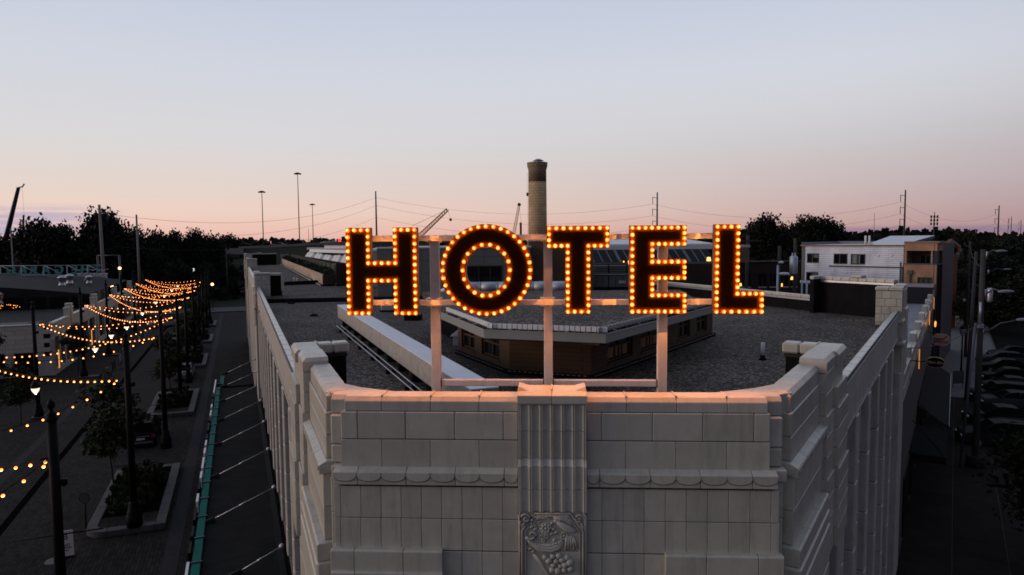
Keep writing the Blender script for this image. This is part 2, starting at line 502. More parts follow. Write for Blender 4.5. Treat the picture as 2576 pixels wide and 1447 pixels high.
TERRA = mat('terracotta_glaze', (0.445, 0.425, 0.35), 0.38, var=0.10, vscale=5, bump=0.14, bscale=60, rand=0.09, stain=0.26)
COPE = mat('coping_glaze', (0.45, 0.435, 0.40), 0.3, var=0.10, vscale=5, bump=0.08, bscale=70, rand=0.12, stain=0.10)
TERRA_SIDE = mat('terracotta_weathered', (0.42, 0.40, 0.345), 0.5, var=0.16, vscale=2.5, bump=0.25, bscale=25, rand=0.05, stain=0.3)
MORTAR = mat('mortar_joint', (0.10, 0.095, 0.09), 0.95)
BLACKM = mat('black_roof_membrane', (0.010, 0.010, 0.010), 0.9, var=0.3, spec=0.05)
GRAVEL = gravel_mat('roof_gravel', (0.027, 0.0225, 0.019), (0.140, 0.112, 0.091), 20.0)
WHITE_MEMB = mat('white_membrane', (0.62, 0.62, 0.64), 0.6, var=0.08, vscale=2, stain=0.1)
CONC = mat('aged_concrete', (0.34, 0.31, 0.27), 0.85, var=0.25, vscale=6, bump=0.35, bscale=45, stain=0.3)
PAINTED_STEEL = mat('painted_steel', (0.50, 0.50, 0.49), 0.42, var=0.10, vscale=8, stain=0.25)
RUST = mat('rust', (0.16, 0.06, 0.03), 0.9, var=0.3)
BLACK = mat('black_paint', (0.005, 0.005, 0.006), 0.6, spec=0.1)
DARKMETAL = mat('dark_metal', (0.03, 0.03, 0.032), 0.5, metal=0.6)
GALV = mat('galvanised_metal', (0.42, 0.43, 0.45), 0.42, metal=0.75, var=0.12, vscale=8)
PIPEW = mat('white_pipe', (0.62, 0.62, 0.62), 0.5)
GLASS = mat('window_glass', (0.004, 0.005, 0.006), 0.15, spec=0.25)
TEAL = mat('teal_steel', (0.006, 0.115, 0.092), 0.75, spec=0.1, var=0.15, vscale=6)
WOODDK = mat('dark_wood', (0.035, 0.018, 0.011), 0.7, var=0.25, vscale=4, rand=0.2)
LEAF = mat('leaf_dark', (0.010, 0.013, 0.007), 0.75, var=0.4, vscale=1.3, spec=0.15)
LEAF2 = mat('leaf_green', (0.022, 0.032, 0.012), 0.75, var=0.4, vscale=1.1, spec=0.15)
BARK = mat('bark', (0.022, 0.018, 0.015), 0.9, var=0.3, bump=0.5)
WOODPOLE = mat('weathered_wood_pole', (0.034, 0.031, 0.028), 0.9, var=0.25, vscale=3, bump=0.4)
# ================================================================== the corner building
Z_ROOF = CAM_Z - 3.4
Z_COP = FC.hit_b(1100, 1010.5, 0.03)[1]        # outer lower arris of the corner coping
Z_SIDE = CAM_Z - 2.8                           # coping of the long fronts
C0L, C0R = 1.02, 1.72                          # plan offsets of the two long fronts
_o = FC.p(0, 0, 0)
hotel = T('terracotta_building', 'pale terracotta corner building with stepped parapets and a gravel roof', 'building', (_o.x, _o.y, 0), -YAW)

def ux(px, py, b): return FC.hit_b(px, py, b)[0]
def zy(py, b, px=1100): return FC.hit_b(px, py, b)[1]
PL, PR = ux(1304, 1100, 0.0), ux(1474, 1100, 0.0)      # fluted pier
# core behind the stones (mortar shows in the joints)
core = MB()
zb = 3.0
aL, aR = ux(872, 1100, 0.0), ux(1928, 1100, 0.0)
core.fbox(FC, aL, aR, 0.012, 0.34, zy(1180, 0.0), zy(1036, 0.0))
aL2, aR2 = ux(856, 1250, -0.05), ux(1945, 1250, -0.05)
core.fbox(FC, aL2, aR2, -0.043, 0.34, zb, zy(1225, -0.05))
core.build('wall_core', MORTAR, hotel)
def course(y0, y1, b, xl, xr, joints_l, joints_r, name='block', depth=0.12, bev=0.005, yy=None, gap=0.0022):
    """one course: y0..y1 photo rows (at px 1100), joints in photo columns, b outward offset of the face"""
    z1, z0 = zy(y0, b), zy(y1, b)
    ym = (y0+y1)/2
    L_ = [ux(xl, ym, b)] + [ux(x, ym, b) for x in joints_l] + [PL-0.005]
    R_ = [PR+0.005] + [ux(x, ym, b) for x in joints_r] + [ux(xr, ym, b)]
    for S in (L_, R_):
        for i in range(len(S)-1):
            block(hotel, name, FC, S[i], S[i+1], b, b+depth, z0, z1, TERRA, bev, gap)
    return z0, z1
def coping_stone(name, fr, a0, a1, b0, b1, z0, z1, slope=0.045, drop=0.05, mt=None, parent=None):
    """stone with its outer top edge bevelled off (outer side is b0) and a faint hollow on top"""
    k = MB()
    g = 0.003
    a0, a1 = min(a0, a1)+g, max(a0, a1)-g
    sgn = 1 if b1 > b0 else -1
    pr = [(b0, z0), (b0, z1-drop), (b0+sgn*slope, z1), (b1, z1), (b1, z0)]
    P0 = [fr.p(a0, b, z) for b, z in pr]; P1 = [fr.p(a1, b, z) for b, z in pr]
    n = len(pr)
    k.add(P0+P1, [tuple(reversed(range(n))), tuple(range(n, 2*n))]+[(i, (i+1) % n, n+(i+1) % n, n+i) for i in range(n)])
    return k.build(name, mt or TERRA, parent or hotel, bevel=0.006)
# coping of the corner front
zc0, zc1 = zy(1035, 0.03), Z_COP + 0.06
bounds = [ux(866, 1012, 0.03)] + [ux(x, 1012, 0.03) for x in (959, 1082.5, 1205)] + [PL-0.005]
boundsR = [PR+0.005] + [ux(x, 1012, 0.03) for x in (1576.3, 1702.7, 1830.4)] + [ux(1932.4, 1015, 0.03)]
for S in (bounds, boundsR):
    for i in range(len(S)-1):
        coping_stone('coping_stone', FC, S[i], S[i+1], 0.03, 0.37, zc0, zc1, slope=0.05, drop=0.06)
        if i > 0:      # raised roll over each joint
            k = MB(); k.tube([FC.p(S[i], 0.075, zc1+0.004), FC.p(S[i], 0.36, zc1+0.004)], 0.014, 8)
            k.build('joint_roll', TERRA, hotel)
course(1036.5, 1106, 0.0, 857, 1938.3, (899, 1020, 1143.4, 1266), (1513.6, 1641.7, 1768.4, 1897.3), depth=0.14, bev=0.010)
course(1107, 1178, 0.0, 857.5, 1937.5, (960.6, 1082.5, 1205.4), (1573.9, 1700.6, 1828), depth=0.14)
# scalloped string course
def scallop_course():
    b = -0.10
    z1, z0 = zy(1190, b), zy(1222, b)
    jl = [ux(x, 1206, b) for x in (838, 899, 1021.5, 1145, 1268.8)] + [PL-0.005]
    jr = [PR+0.005] + [ux(x, 1206, b) for x in (1509, 1636, 1763, 1894)] + [ux(1959, 1206, b)]
    cusp_l = [ux(x, 1206, b) for x in (838, 897.2, 959.2, 1020.8, 1082.5, 1144.5, 1206.4, 1268)] + [PL-0.005]
    cusp_r = [PR+0.005] + [ux(x, 1206, b) for x in (1509, 1572.8, 1636.6, 1700, 1764.5, 1829, 1893.8, 1959)]
    for S, Cu in ((jl, cusp_l), (jr, cusp_r)):
        for i in range(len(S)-1):
            coping_stone('string_course_block', FC, S[i], S[i+1], b, 0.10, z0, z1+0.045, slope=0.09, drop=0.045)
        for i in range(len(Cu)-1):
            a0, a1 = Cu[i], Cu[i+1]
            w = a1-a0
            if w < 0.1: continue
            zt, zm, r = z1-0.004, z1-0.048, 0.066
            pts = [(a0+0.006, zt), (a0+0.006, zm)]
            for q in range(1, 12):
                t = q/12.0
                pts.append((a0+0.006+(w-0.012)*t, zm - r*math.sqrt(max(0, 1-(2*t-1)**2))))
            pts += [(a1-0.006, zm), (a1-0.006, zt)]
            k = MB(); k.extrude([FC.p(a, b-0.013, z) for a, z in pts], FC.p(0, 0.03)-FC.p(0, 0))
            k.build('scallop', TERRA, hotel)
            k = MB(); k.tube([FC.p(a, b-0.006, z-0.004) for a, z in pts[1:-1]], 0.0065, 5); k.build('scallop_shade_line', MORTAR, hotel)  # dark tube drawn in as the shadow line beneath each arc
scallop_course()
nj_l = [691.8+x*.3482 for x in (475, 621, 767, 912, 1058, 1204, 1352, 1498, 1646)]
nj_r = [1257.8+x*.3481 for x in (738, 890, 1042, 1195, 1347, 1500, 1653, 1808, 1960)]
course(1225.5, 1304.5, -0.055, 839.7, 1961, nj_l, nj_r, name='tile', depth=0.13)
course(1305.5, 1384.5, -0.055, 842, 1961.5, nj_l, nj_r, name='tile', depth=0.13)
course(1386.5, 1462, -0.055, 1113.2, 1673.8, nj_l[5:], nj_r[:3], name='tile', depth=0.13)
course(1463, 1540, -0.055, 1113.2, 1673.8, nj_l[5:], nj_r[:3], name='tile', depth=0.13)
for (x0, x1, js) in ((831, 1112.8, (891, 1014)), (1674, 1973.9, (1778, 1909))):
    for (y0, y1, b) in ((1391, 1444, -0.15), (1447, 1540, -0.19)):
        z1, z0 = zy(y0, b), zy(y1, b)
        S = [ux(x, 1415, b) for x in (x0, *js, x1)]
        for i in range(len(S)-1):
            coping_stone('ledge_block', FC, S[i], S[i+1], b, 0.05, z0, z1+0.02, slope=0.02, drop=0.02)
# ---------------------------------------------------------------- fluted pier with carved panel
def fluted(z0, z1, b, bt=None, name='fluted_block'):
    """six hollow flutes between paired fillets; bt: outer offset at the top when the block leans back"""
    bt = b if bt is None else bt
    wd = PR-PL
    m = 0.022
    prof = [(0, 0.22), (0, 0), (m, 0), (m, 0.012)]
    n = 6; fw = (wd-2*m)/n
    for i in range(n):
        x = m+fw*i
        prof += [(x+0.006, 0.012), (x+0.006, 0.0), (x+0.012, -0.002)]
        for q in range(0, 7):
            t = q/6.0
            prof.append((x+0.016+(fw-0.036)*t, 0.004+0.034*math.sin(PI*t)**0.8 + 0.006))
        prof += [(x+fw-0.012, -0.002), (x+fw-0.006, 0.0), (x+fw-0.006, 0.012)]
    prof += [(wd-m, 0.012), (wd-m, 0), (wd, 0), (wd, 0.22)]
    P0 = [FC.p(PL+a, b+d, z0+0.003) for a, d in prof]; P1 = [FC.p(PL+a, (bt if d < 0.2 else b)+d, z1-0.003) for a, d in prof]
    N_ = len(prof)
    k = MB(); k.add(P0+P1, [tuple(reversed(range(N_))), tuple(range(N_, 2*N_))]+[(i, (i+1) % N_, N_+(i+1) % N_, N_+i) for i in range(N_)])
    return k.build(name, TERRA, hotel)
bp = -0.10
pz = lambda py, b=bp: zy(py, b, 1390)
zt = [pz(1020), pz(1086), pz(1155)]
fluted(zt[1], zt[0], bp); fluted(zt[2], zt[1], bp)
z_st = pz(1177, -0.17)
fluted(z_st, zt[2], -0.17, bp)
z_j = pz(1234, -0.17); z_e = pz(1290, -0.17)
fluted(z_j, z_st, -0.17); fluted(z_e, z_j, -0.17)
# pier cap with raised horns at both ends
zc_b, zc_m = pz(1017, bp-0.02), pz(996, bp-0.02)
z_ct = pz(983, 0.05)
for s, (a0, a1) in enumerate(((PL-0.012, (PL+PR)/2), ((PL+PR)/2, PR+0.012))):
    k = MB()
    g = 0.003
    pr = [(bp-0.02, zc_b), (bp-0.02, zc_m), (0.05, z_ct), (0.40, z_ct), (0.40, zc_b)]
    P0 = [FC.p(a0+g, b, z) for b, z in pr]; P1 = [FC.p(a1-g, b, z) for b, z in pr]
    n = 5
    k.add(P0+P1, [tuple(reversed(range(n))), tuple(range(n, 2*n))]+[(i, (i+1) % n, n+(i+1) % n, n+i) for i in range(n)])
    k.build('cap_stone', TERRA, hotel, bevel=0.006)
    e = a0 if s == 0 else a1
    d = 0.14 if s == 0 else -0.14
    k = MB()
    zh = z_ct+0.045
    k.add([FC.p(e, 0.0, z_ct-0.03), FC.p(e+d, 0.05, z_ct+0.002), FC.p(e+d, 0.39, z_ct+0.002), FC.p(e, 0.39, z_ct-0.03), FC.p(e+d*.1, 0.06, zh), FC.p(e+d*.1, 0.34, zh), FC.p(e+d*.22, 0.06, zh), FC.p(e+d*.22, 0.34, zh)],
          [(0, 1, 6, 4), (4, 6, 7, 5), (5, 7, 2, 3), (0, 4, 5, 3), (6, 1, 2, 7), (0, 3, 2, 1)])
    k.build('cap_horn', TERRA, hotel)
k = MB(); k.tube([FC.p((PL+PR)/2, 0.05, z_ct+.003), FC.p((PL+PR)/2, 0.39, z_ct+.003)], 0.013, 8); k.build('joint_roll', TERRA, hotel)
k = MB(); k.fbox(FC, PL, PR, bp+0.012, 0.30, zt[0]+0.001, zc_b-0.001); k.build('cap_neck', TERRA, hotel)
# carved panel: cornucopia, fruit, bird and scrolls in a clipped frame
zp1, zp_m, zp0 = z_e-0.005, pz(1390, -0.15), pz(1560, -0.15)
wd = PR-PL
for (za, zb_) in ((zp_m+0.003, zp1), (zp0, zp_m-0.003)):
    k = MB(); k.fbox(FC, PL+0.005, PR-0.005, -0.115, 0.2, za, zb_)
    k.build('panel_slab', TERRA, hotel, bevel=0.01)
panel = bpy.data.objects.new('carved_panel', None); link(panel, hotel, Matrix.Translation(FC.p((PL+PR)/2, -0.115, zp_m)))
HH = zp1-zp_m; hw = wd/2
CX = (PL+PR)/2
def C3(x, z, d=0.0): return FC.p(CX+x*hw, -0.115-d, zp_m+z*HH)      # panel coordinates: x -1..1, z 0..1 above the joint
def ct(pts, r, name='carved_moulding', d=0.014, n=6):
    g_ = 1.0 if name == 'carved_moulding' else 1.35
    r = [q*g_ for q in r] if isinstance(r, list) else r*g_
    k = MB(); k.tube([C3(x, z, d) for x, z in pts], r, n); return k.build(name, TERRA, panel)
ct([(-0.90, -1.0), (-0.90, 0.0), (-0.90, 0.52), (-0.52, 0.965), (0.52, 0.965), (0.90, 0.52), (0.90, 0.0), (0.90, -1.0)], 0.018)
ct([(-0.80, -1.0), (-0.80, 0.0), (-0.80, 0.50), (-0.46, 0.90), (0.46, 0.90), (0.80, 0.50), (0.80, 0.0), (0.80, -1.0)], 0.011)
ct([(-0.98, -1.0), (-0.98, 0.9), (-0.90, 0.98)], 0.014); ct([(0.98, -1.0), (0.98, 0.9), (0.90, 0.98)], 0.014)
for sg in (-1, 1):
    sp_ = [(sg*(0.78 + (0.17-0.012*q)*math.cos(q*0.62+0.5)), 0.82 + (0.125-0.0088*q)*math.sin(q*0.62+0.5)) for q in range(14)]
    ct([(sg*0.96, 0.55), (sg*0.97, 0.75)] + sp_, [0.012]*8 + [0.010]*8, 'corner_scroll')
    for q in range(3): ct([(sg*0.95, 0.52+0.05*q), (sg*(0.84-0.02*q), 0.64+0.04*q)], 0.008, 'corner_leaf')
def ring(x, z, r, t, name='rosette', petals=0):
    k = MB()
    k.tube([C3(x + r/hw*math.cos(q*PI/6), z + r/HH*math.sin(q*PI/6), 0.012) for q in range(13)], t, 6, cap=False)
    k.build('rosette_ring', TERRA, panel)
    for q in range(petals):
        a = q*2*PI/petals
        k = MB(); k.ball(C3(x + r*.62/hw*math.cos(a), z + r*.62/HH*math.sin(a), 0.014), (r*.30,)*3, 7, 5); k.build('petal', TERRA, panel)
    k = MB(); k.ball(C3(x, z, 0.012), (r*.36,)*3, 8, 6); k.build('rosette_heart', TERRA, panel)
ring(-0.20, 0.58, 0.072, 0.012, petals=8)
for (x, z, r) in ((-0.54, 0.71, .026), (-0.37, 0.70, .020), (-0.13, 0.88, .026), (-0.32, 0.36, .019), (-0.18, 0.38, .018), (-0.27, 0.28, .016), (0.34, 0.40, .030), (0.42, 0.90, .014)):
    ring(x, z, r*1.4, 0.009)
for q in range(3): ct([(-0.55+0.17*0, 0.88-0.0*q)] + [(-0.34+(0.10+0.055*q)*math.cos(a)*1.3, 0.93-(0.05+0.028*q)*math.sin(a)) for a in [i*PI/8 for i in range(9)]][1:], 0.007, 'fan_rib')
for q in range(3): ct([(0.02+0.03*q, 0.86-0.04*q), (0.3, 0.88-0.035*q), (0.5+0.03*q, 0.80-0.05*q), (0.58+0.03*q, 0.66-0.08*q)], 0.008, 'leaf_rib')
# horn of plenty
sp_ = [(-0.62+ (0.20-0.016*q)*math.cos(q*0.6+3.6), 0.42 + (0.13-0.0105*q)*math.sin(q*0.6+3.6)) for q in range(12)]
ct(sp_, [0.017-0.0008*q for q in range(12)], 'horn_curl')
for q, w_ in enumerate((0.030, 0.026, 0.020)):
    ct([(-0.78+0.05*q, 0.34-0.045*q*0.3), (-0.66+.04*q, 0.18-0.03*q+.05), (-0.40, 0.06+0.045*q), (-0.05, 0.02+0.06*q), (0.18, 0.09+0.06*q), (0.30, 0.24+0.03*q)], [0.012, w_*.8, w_, w_, w_*.8, 0.010], 'horn_band', d=0.006)
for q in range(11):
    t = q/10.0
    k = MB(); k.ball(C3(-0.66+0.86*t, 0.25-0.13*math.sin(PI*min(1, t*1.15)*0.8)+0.05*t, 0.022), 0.0145, 7, 5); k.build('pearl', TERRA, panel)
# bird
k = MB()
k.tube([C3(0.10, 0.78, .015), C3(0.16, 0.735, .018), C3(0.30, 0.665, .02), C3(0.48, 0.60, .016), C3(0.64, 0.545, .012), C3(0.72, 0.52, .008)], [.016, .030, .042, .036, .018, .006], 8)
k.ball(C3(0.09, 0.775, .018), .026, 8, 6)
k.build('carved_bird', TERRA, panel)
ct([(0.22, 0.66), (0.36, 0.60), (0.54, 0.535), (0.66, 0.50)], [.010, .018, .014, .006], 'bird_wing', d=0.035)
for q in range(5):
    ct([(0.42+.05*q, 0.42-.01*q), (0.38+.085*q, 0.06+0.012*q)], [.009, .013], 'tail_feather', d=0.012)
    k = MB(); k.ball(C3(0.38+.085*q, 0.05+0.012*q, .014), .014, 7, 5); k.build('feather_eye', TERRA, panel)
rr = random.Random(3)
for (x, z) in ((0.0, -.12), (0.18, -.10), (0.10, -.24), (0.28, -.20), (-.12, -.22), (0.02, -.34), (0.22, -.36), (0.36, -.32), (0.42, -.14), (-.22, -.14), (.5, -.26), (.34, -.46), (.14, -.48), (-.02, -.46), (.52, -.42)):
    k = MB(); k.ball(C3(x, z, .012), .034+.018*rr.random(), 9, 7); k.build('carved_fruit', TERRA, panel)
for (x, z) in ((-.50, .55), (-.62, .60), (.02, .55), (.10, .47), (-.02, .44), (.55, .36), (.60, .22), (.62, .08), (-.66, .05), (-.58, -.02), (.05, .28), (-.42, .82), (-.02, .70), (.22, .80), (-.6, .78)):
    ct([(x-.05, z-.03), (x, z+.015), (x+.06, z+.035)], [.006, .018, .004], 'carved_leaf', d=.008)
for q in range(4): ct([(-0.56+.03*q, -0.06-.02*q), (-0.40+.05*q, -0.26-.05*q), (-0.20+.05*q, -0.5-.05*q), (0.05, -0.8)], .014-.001*q, 'horn_rib')

# ---------------------------------------------------------------- corner piers, both sides alike (mirrored plan)
def corner(fr, c0, sgn, uend):
    zA = Z_COP
    thick = 0.30
    def bb(name, a0, a1, b0, b1, z0, z1, bev=0.014, m=None): return block(hotel, name, fr, c0+a0, c0+a1, b0, b1, z0, z1, m or TERRA, bev, 0.003)
    # pier A: cap stones
    sA0, sA1 = 9.38, 11.55
    n = 4
    for i in range(n):
        b0, b1 = sA0+(sA1-sA0)*i/n, sA0+(sA1-sA0)*(i+1)/n
        k = MB()
        a_o, a_i = c0+0.03, c0+0.34
        lo, hi = zA-0.20, zA+0.06
        e = 0.05 if i == 0 else 0.0
        g = 0.003
        vs = [fr.p(a_o, b0+g, lo), fr.p(a_i, b0+g, lo), fr.p(a_i, b1-g, lo), fr.p(a_o, b1-g, lo),
              fr.p(a_o, b0+g, hi-0.06), fr.p(a_i, b0+g, hi-(0.06 if i == 0 else 0)), fr.p(a_i, b1-g, hi), fr.p(a_o, b1-g, hi-0.06),
              fr.p(a_o+0.055, b0+g+e, hi), fr.p(a_i, b0+g+e, hi), fr.p(a_o+0.055, b1-g, hi)]
        k.add(vs, [(3, 2, 1, 0), (0, 1, 5, 4), (4, 5, 9, 8), (0, 4, 7, 3), (4, 8, 10, 7), (8, 9, 6, 10), (1, 2, 6, 9, 5), (2, 3, 7, 10, 6)])
        k.build('coping_stone', TERRA, hotel, bevel=0.005)
    # pier A body: three steps outwards going down
    zs = Z_SCAL
    h = [zA-0.205, zA-0.205-(zA-0.205-zs-0.06)*0.5, zs+0.06]
    bb('block', 0.0, 0.33, sA0-0.05, sA1+0.05, h[1], h[0], 0.012); bb('block', 0.0, 0.33, sA0-0.05, sA1+0.05, h[2], h[1], 0.007)
    # string course round pier A
    fs = Frame(fr.o, fr.ey, fr.ex)
    for i in range(4):
        b0, b1 = sA0-0.16+(sA1-sA0+0.25)*i/4, sA0-0.16+(sA1-sA0+0.25)*(i+1)/4
        coping_stone('string_course_block', fs, b0, b1, c0-0.11, c0+0.31, zs-0.115, zs+0.058, slope=0.10, drop=0.05)
        for q in range(2):
            k = MB(); bq = b0+(b1-b0)*(q+.5)/2; w = (b1-b0)/4*.92
            pts = [(bq-w, zs), (bq-w, zs-.03)] + [(bq-w*math.cos(t*PI/8), zs-.03-.055*math.sin(t*PI/8)) for t in range(1, 8)] + [(bq+w, zs-.03), (bq+w, zs)]
            k.extrude([fr.p(c0-0.124, b, z) for b, z in pts], fr.p(0.03, 0)-fr.p(0, 0)); k.build('scallop', TERRA, hotel)
    k = MB()                                                         # scallop on its end face
    pts = [(0.0, zs), (0.0, zs-.03)] + [(0.10-0.10*math.cos(t*PI/8), zs-.03-.055*math.sin(t*PI/8)) for t in range(1, 8)] + [(0.20, zs-.03), (0.20, zs)]
    k.extrude([fr.p(c0-0.06+a, sA0-0.174, z) for a, z in pts], fr.p(0, .03)-fr.p(0, 0)); k.build('scallop', TERRA, hotel)
    zl = Z_LEDGE
    z_a = zs-0.12
    hh = (z_a-zl)/2
    for j in range(2): bb('block', -0.06, 0.29, sA0-0.12, sA1+0.05, z_a-hh*(j+1), z_a-hh*j, 0.007)
    for i in range(3):
        b0, b1 = sA0-0.22+(sA1-sA0+0.2)*i/3, sA0-0.22+(sA1-sA0+0.2)*(i+1)/3
        coping_stone('ledge_block', fs, b0, b1, c0-0.17, c0+0.27, zl-0.24, zl, slope=0.02, drop=0.02)
    bb('ledge_block', -0.19, 0.25, sA0-0.24, sA1, zl-0.47, zl-0.245, 0.03)
    bb('block', -0.20, 0.24, sA0-0.26, sA1, zl-1.1, zl-0.475, 0.02)
    bb('block', -0.20, 0.24, sA0-0.26, sA1, zl-1.8, zl-1.105, 0.02)
    core_ = MB(); core_.fbox(fr, c0+0.03, c0+0.27, sA0, sA1+0.4, 1.0, zA-0.22)
    core_.fbox(fr, c0-0.12, c0+0.2, sA0-0.1, sA1+0.4, 1.0, zl-0.5); core_.build('wall_core', MORTAR, hotel)
    # pier B: taller, stands further out, returns inwards behind
    sB0, sB1 = 11.55, 13.45
    zB = zA + 0.17
    o = -0.11
    for i in range(4):
        b0, b1 = sB0+(sB1-sB0)*i/4, sB0+(sB1-sB0)*(i+1)/4
        oo = o+0.02 if i < 2 else o-0.03
        k = MB(); g = 0.003; lo, hi = zB-0.22, zB
        a_o, a_i = c0+oo, c0+0.30+(0.02 if i < 2 else 0)
        e = 0.05 if i == 0 else 0
        vs = [fr.p(a_o, b0+g, lo), fr.p(a_i, b0+g, lo), fr.p(a_i, b1-g, lo), fr.p(a_o, b1-g, lo),
              fr.p(a_o, b0+g, hi-0.06), fr.p(a_i, b0+g, hi-(0.06 if i == 0 else 0)), fr.p(a_i, b1-g, hi), fr.p(a_o, b1-g, hi-0.06),
              fr.p(a_o+0.055, b0+g+e, hi), fr.p(a_i, b0+g+e, hi), fr.p(a_o+0.055, b1-g, hi)]
        k.add(vs, [(3, 2, 1, 0), (0, 1, 5, 4), (4, 5, 9, 8), (0, 4, 7, 3), (4, 8, 10, 7), (8, 9, 6, 10), (1, 2, 6, 9, 5), (2, 3, 7, 10, 6)])
        k.build('coping_stone', TERRA, hotel, bevel=0.005)
    for j in range(9):
        z1 = zB-0.225-0.34*j
        ex = 0.0 if j < 2 else (-0.03 if j < 5 else -0.06)
        bb('block', o+0.02+ex, 0.28, sB0+0.02, sB1-0.02, z1-0.34, z1, 0.006)
        if j > 0: bb('block', o-0.05+ex, 0.1, sB0+0.75, sB1+0.02, z1-0.34+(0.0), z1, 0.006)
    # slanted coping where the long wall dies into pier B
    # inward return with dark membrane on its roof side
    for i in range(2):
        a0, a1 = 0.30+0.30*i, 0.60+0.30*i
        bb('coping_stone', a0, a1, sB1-0.34, sB1, zB-0.20, zB, 0.03)
    k = MB(); k.tube([fr.p(c0+0.31, sB1-0.33, zB+.002), fr.p(c0+0.31, sB1-.01, zB+.002)], 0.016, 8); k.build('joint_roll', TERRA, hotel)
    k = MB(); k.fbox(fr, c0+0.30, c0+0.84, sB1-0.28, sB1-0.04, Z_ROOF-0.1, zB-0.2)
    k.fbox(fr, c0+0.285, c0+0.31, sB0+0.06, sB1-0.285, Z_ROOF-0.1, zB-0.24); k.build('roof_flashing', BLACKM, hotel)
    k = MB(); k.fbox(fr, c0+0.29, c0+0.86, sB1-0.31, sB1-0.29, zB-0.27, zB-0.205); k.build('drip_edge', DARKMETAL, hotel)
    for j in range(9):
        z1 = zB-0.225-0.34*j
        if z1-0.34 < Z_ROOF: break
    # link stones between the corner front and pier A (set back)
    ue = uend
    d = -1 if sgn < 0 else 1
    u0 = ue - d*0.08; u1 = ue + d*0.22
    coping_stone('coping_stone', FC, min(u0, u1), max(u0, u1), 0.16, 0.50, zA-0.19, zA+0.050, slope=0.05, drop=0.06)
    zz = [zA-0.195, zA-0.60, Z_SCAL+0.05]
    for j in range(2): block(hotel, 'block', FC, u0, u1, 0.10, 0.4, zz[j+1], zz[j], TERRA, 0.02, 0.003)
    block(hotel, 'string_course_block', FC, u0-0.03, u1+0.03, 0.0, 0.4, Z_SCAL-0.115, Z_SCAL+0.05, TERRA, 0.012, 0.003)
    for j in range(3): block(hotel, 'block', FC, u0, u1, 0.05, 0.4, Z_SCAL-0.12-0.48*(j+1), Z_SCAL-0.12-0.48*j, TERRA, 0.012, 0.003)
    block(hotel, 'block', FC, u0-0.02, u1+0.02, 0.02, 0.4, Z_SCAL-4.0, Z_SCAL-1.565, TERRA, 0.012, 0.003)
    # curved inner coping between the two
    pin = fr.p(c0+0.34, sA0+0.55); pe = FC.p(ue-d*0.75, 0.37); pa = fr.p(c0+0.03, sA0+0.1); pc = FC.p(ue, 0.2)
    k = MB()
    arc = [pin, pin*0.66+pe*0.34+ (pa-pin)*0.13, pin*0.33+pe*0.67+(pa-pin)*0.08, pe]
    poly = [(p.x, p.y) for p in arc] + [(pc.x, pc.y), (pa.x, pa.y)]
    k.prism(poly, zA-0.25, zA+0.043); k.build('corner_coping', TERRA, hotel, bevel=0.006)
Z_SCAL = zy(1190, -0.10) + 0.0
Z_LEDGE = zy(1391, -0.15)
corner(FL, C0L, -1, bounds[0])
corner(FR, C0R, 1, boundsR[-1])

# ---------------------------------------------------------------- the two long fronts
def long_front(fr, c0, s0, s1, bays, right):
    zt_ = Z_SIDE
    # coping stones
    L_ = 0.47
    n = int((s1-s0)/L_)
    for i in range(n):
        block(hotel, 'coping_stone', fr, c0-0.01, c0+0.235, s0+L_*i, s0+L_*(i+1), zt_-0.10, zt_ + (0.004 if i % 2 else 0.0), COPE, 0.016, 0.028)
    k = MB(); k.fbox(fr, c0+0.012, c0+0.215, s0, s1, zt_-0.102, zt_-0.028); k.build('coping_bed', MORTAR, hotel)
    # frieze wall in slabs under the coping
    zl = zt_-1.12
    m = int((s1-s0)/1.55)
    for i in range(m):
        b0 = s0+(s1-s0)*i/m; b1 = s0+(s1-s0)*(i+1)/m
        for q in range(4):
            block(hotel, 'block', fr, c0+0.02+0.006*(q % 2), c0+0.22, b0+(b1-b0)*q/4, b0+(b1-b0)*(q+1)/4, zl, zt_-0.105, TERRA_SIDE, 0.008, 0.002)
    k = MB()                                    # bead moulding below the coping and at the foot of the frieze
    q = s0
    while q < min(s1, s0+26):
        for z in (zt_-0.14, zl+0.02):
            p = fr.p(c0+0.015, q, z)
            k.ball((p.x, p.y, p.z), (0.035, 0.035, 0.035), 6, 4)
        q += 0.115
    k.build('bead_moulding', TERRA_SIDE, hotel, kind='stuff')
    # pilasters and tall dark windows between
    zfoot = 5.6 if not right else 1.0
    k = MB()
    k.fbox(fr, c0+0.42, c0+0.46, s0-0.2, s1, 0.6 if right else 4.4, zl+0.05); k.build('window_wall', GLASS, hotel)
    pos = s0+0.5
    i = 0
    while pos < s1-0.4:
        wid = 0.42 if i % 3 == 0 else 0.24
        out_ = -0.03 if i % 3 == 0 else 0.10
        zz = zl-0.01
        hgt = zz-zfoot
        if pos < s0+14:
            nb = 6
            for j in range(nb):
                block(hotel, 'pilaster_block', fr, c0+out_, c0+0.44, pos, pos+wid, zfoot+hgt*j/nb, zfoot+hgt*(j+1)/nb, TERRA_SIDE, 0.03, 0.003)
        else:
            block(hotel, 'pilaster', fr, c0+out_, c0+0.44, pos, pos+wid, zfoot, zz, TERRA_SIDE, 0.03, 0.003)
        if i % 3 == 0 and right: block(hotel, 'plinth', fr, c0+out_-0.06, c0+0.44, pos-0.05, pos+wid+.05, 0.0, zfoot, BLACKM, 0.02)
        if i % 3 == 0:
            pass
        pos += wid+0.55
        i += 1
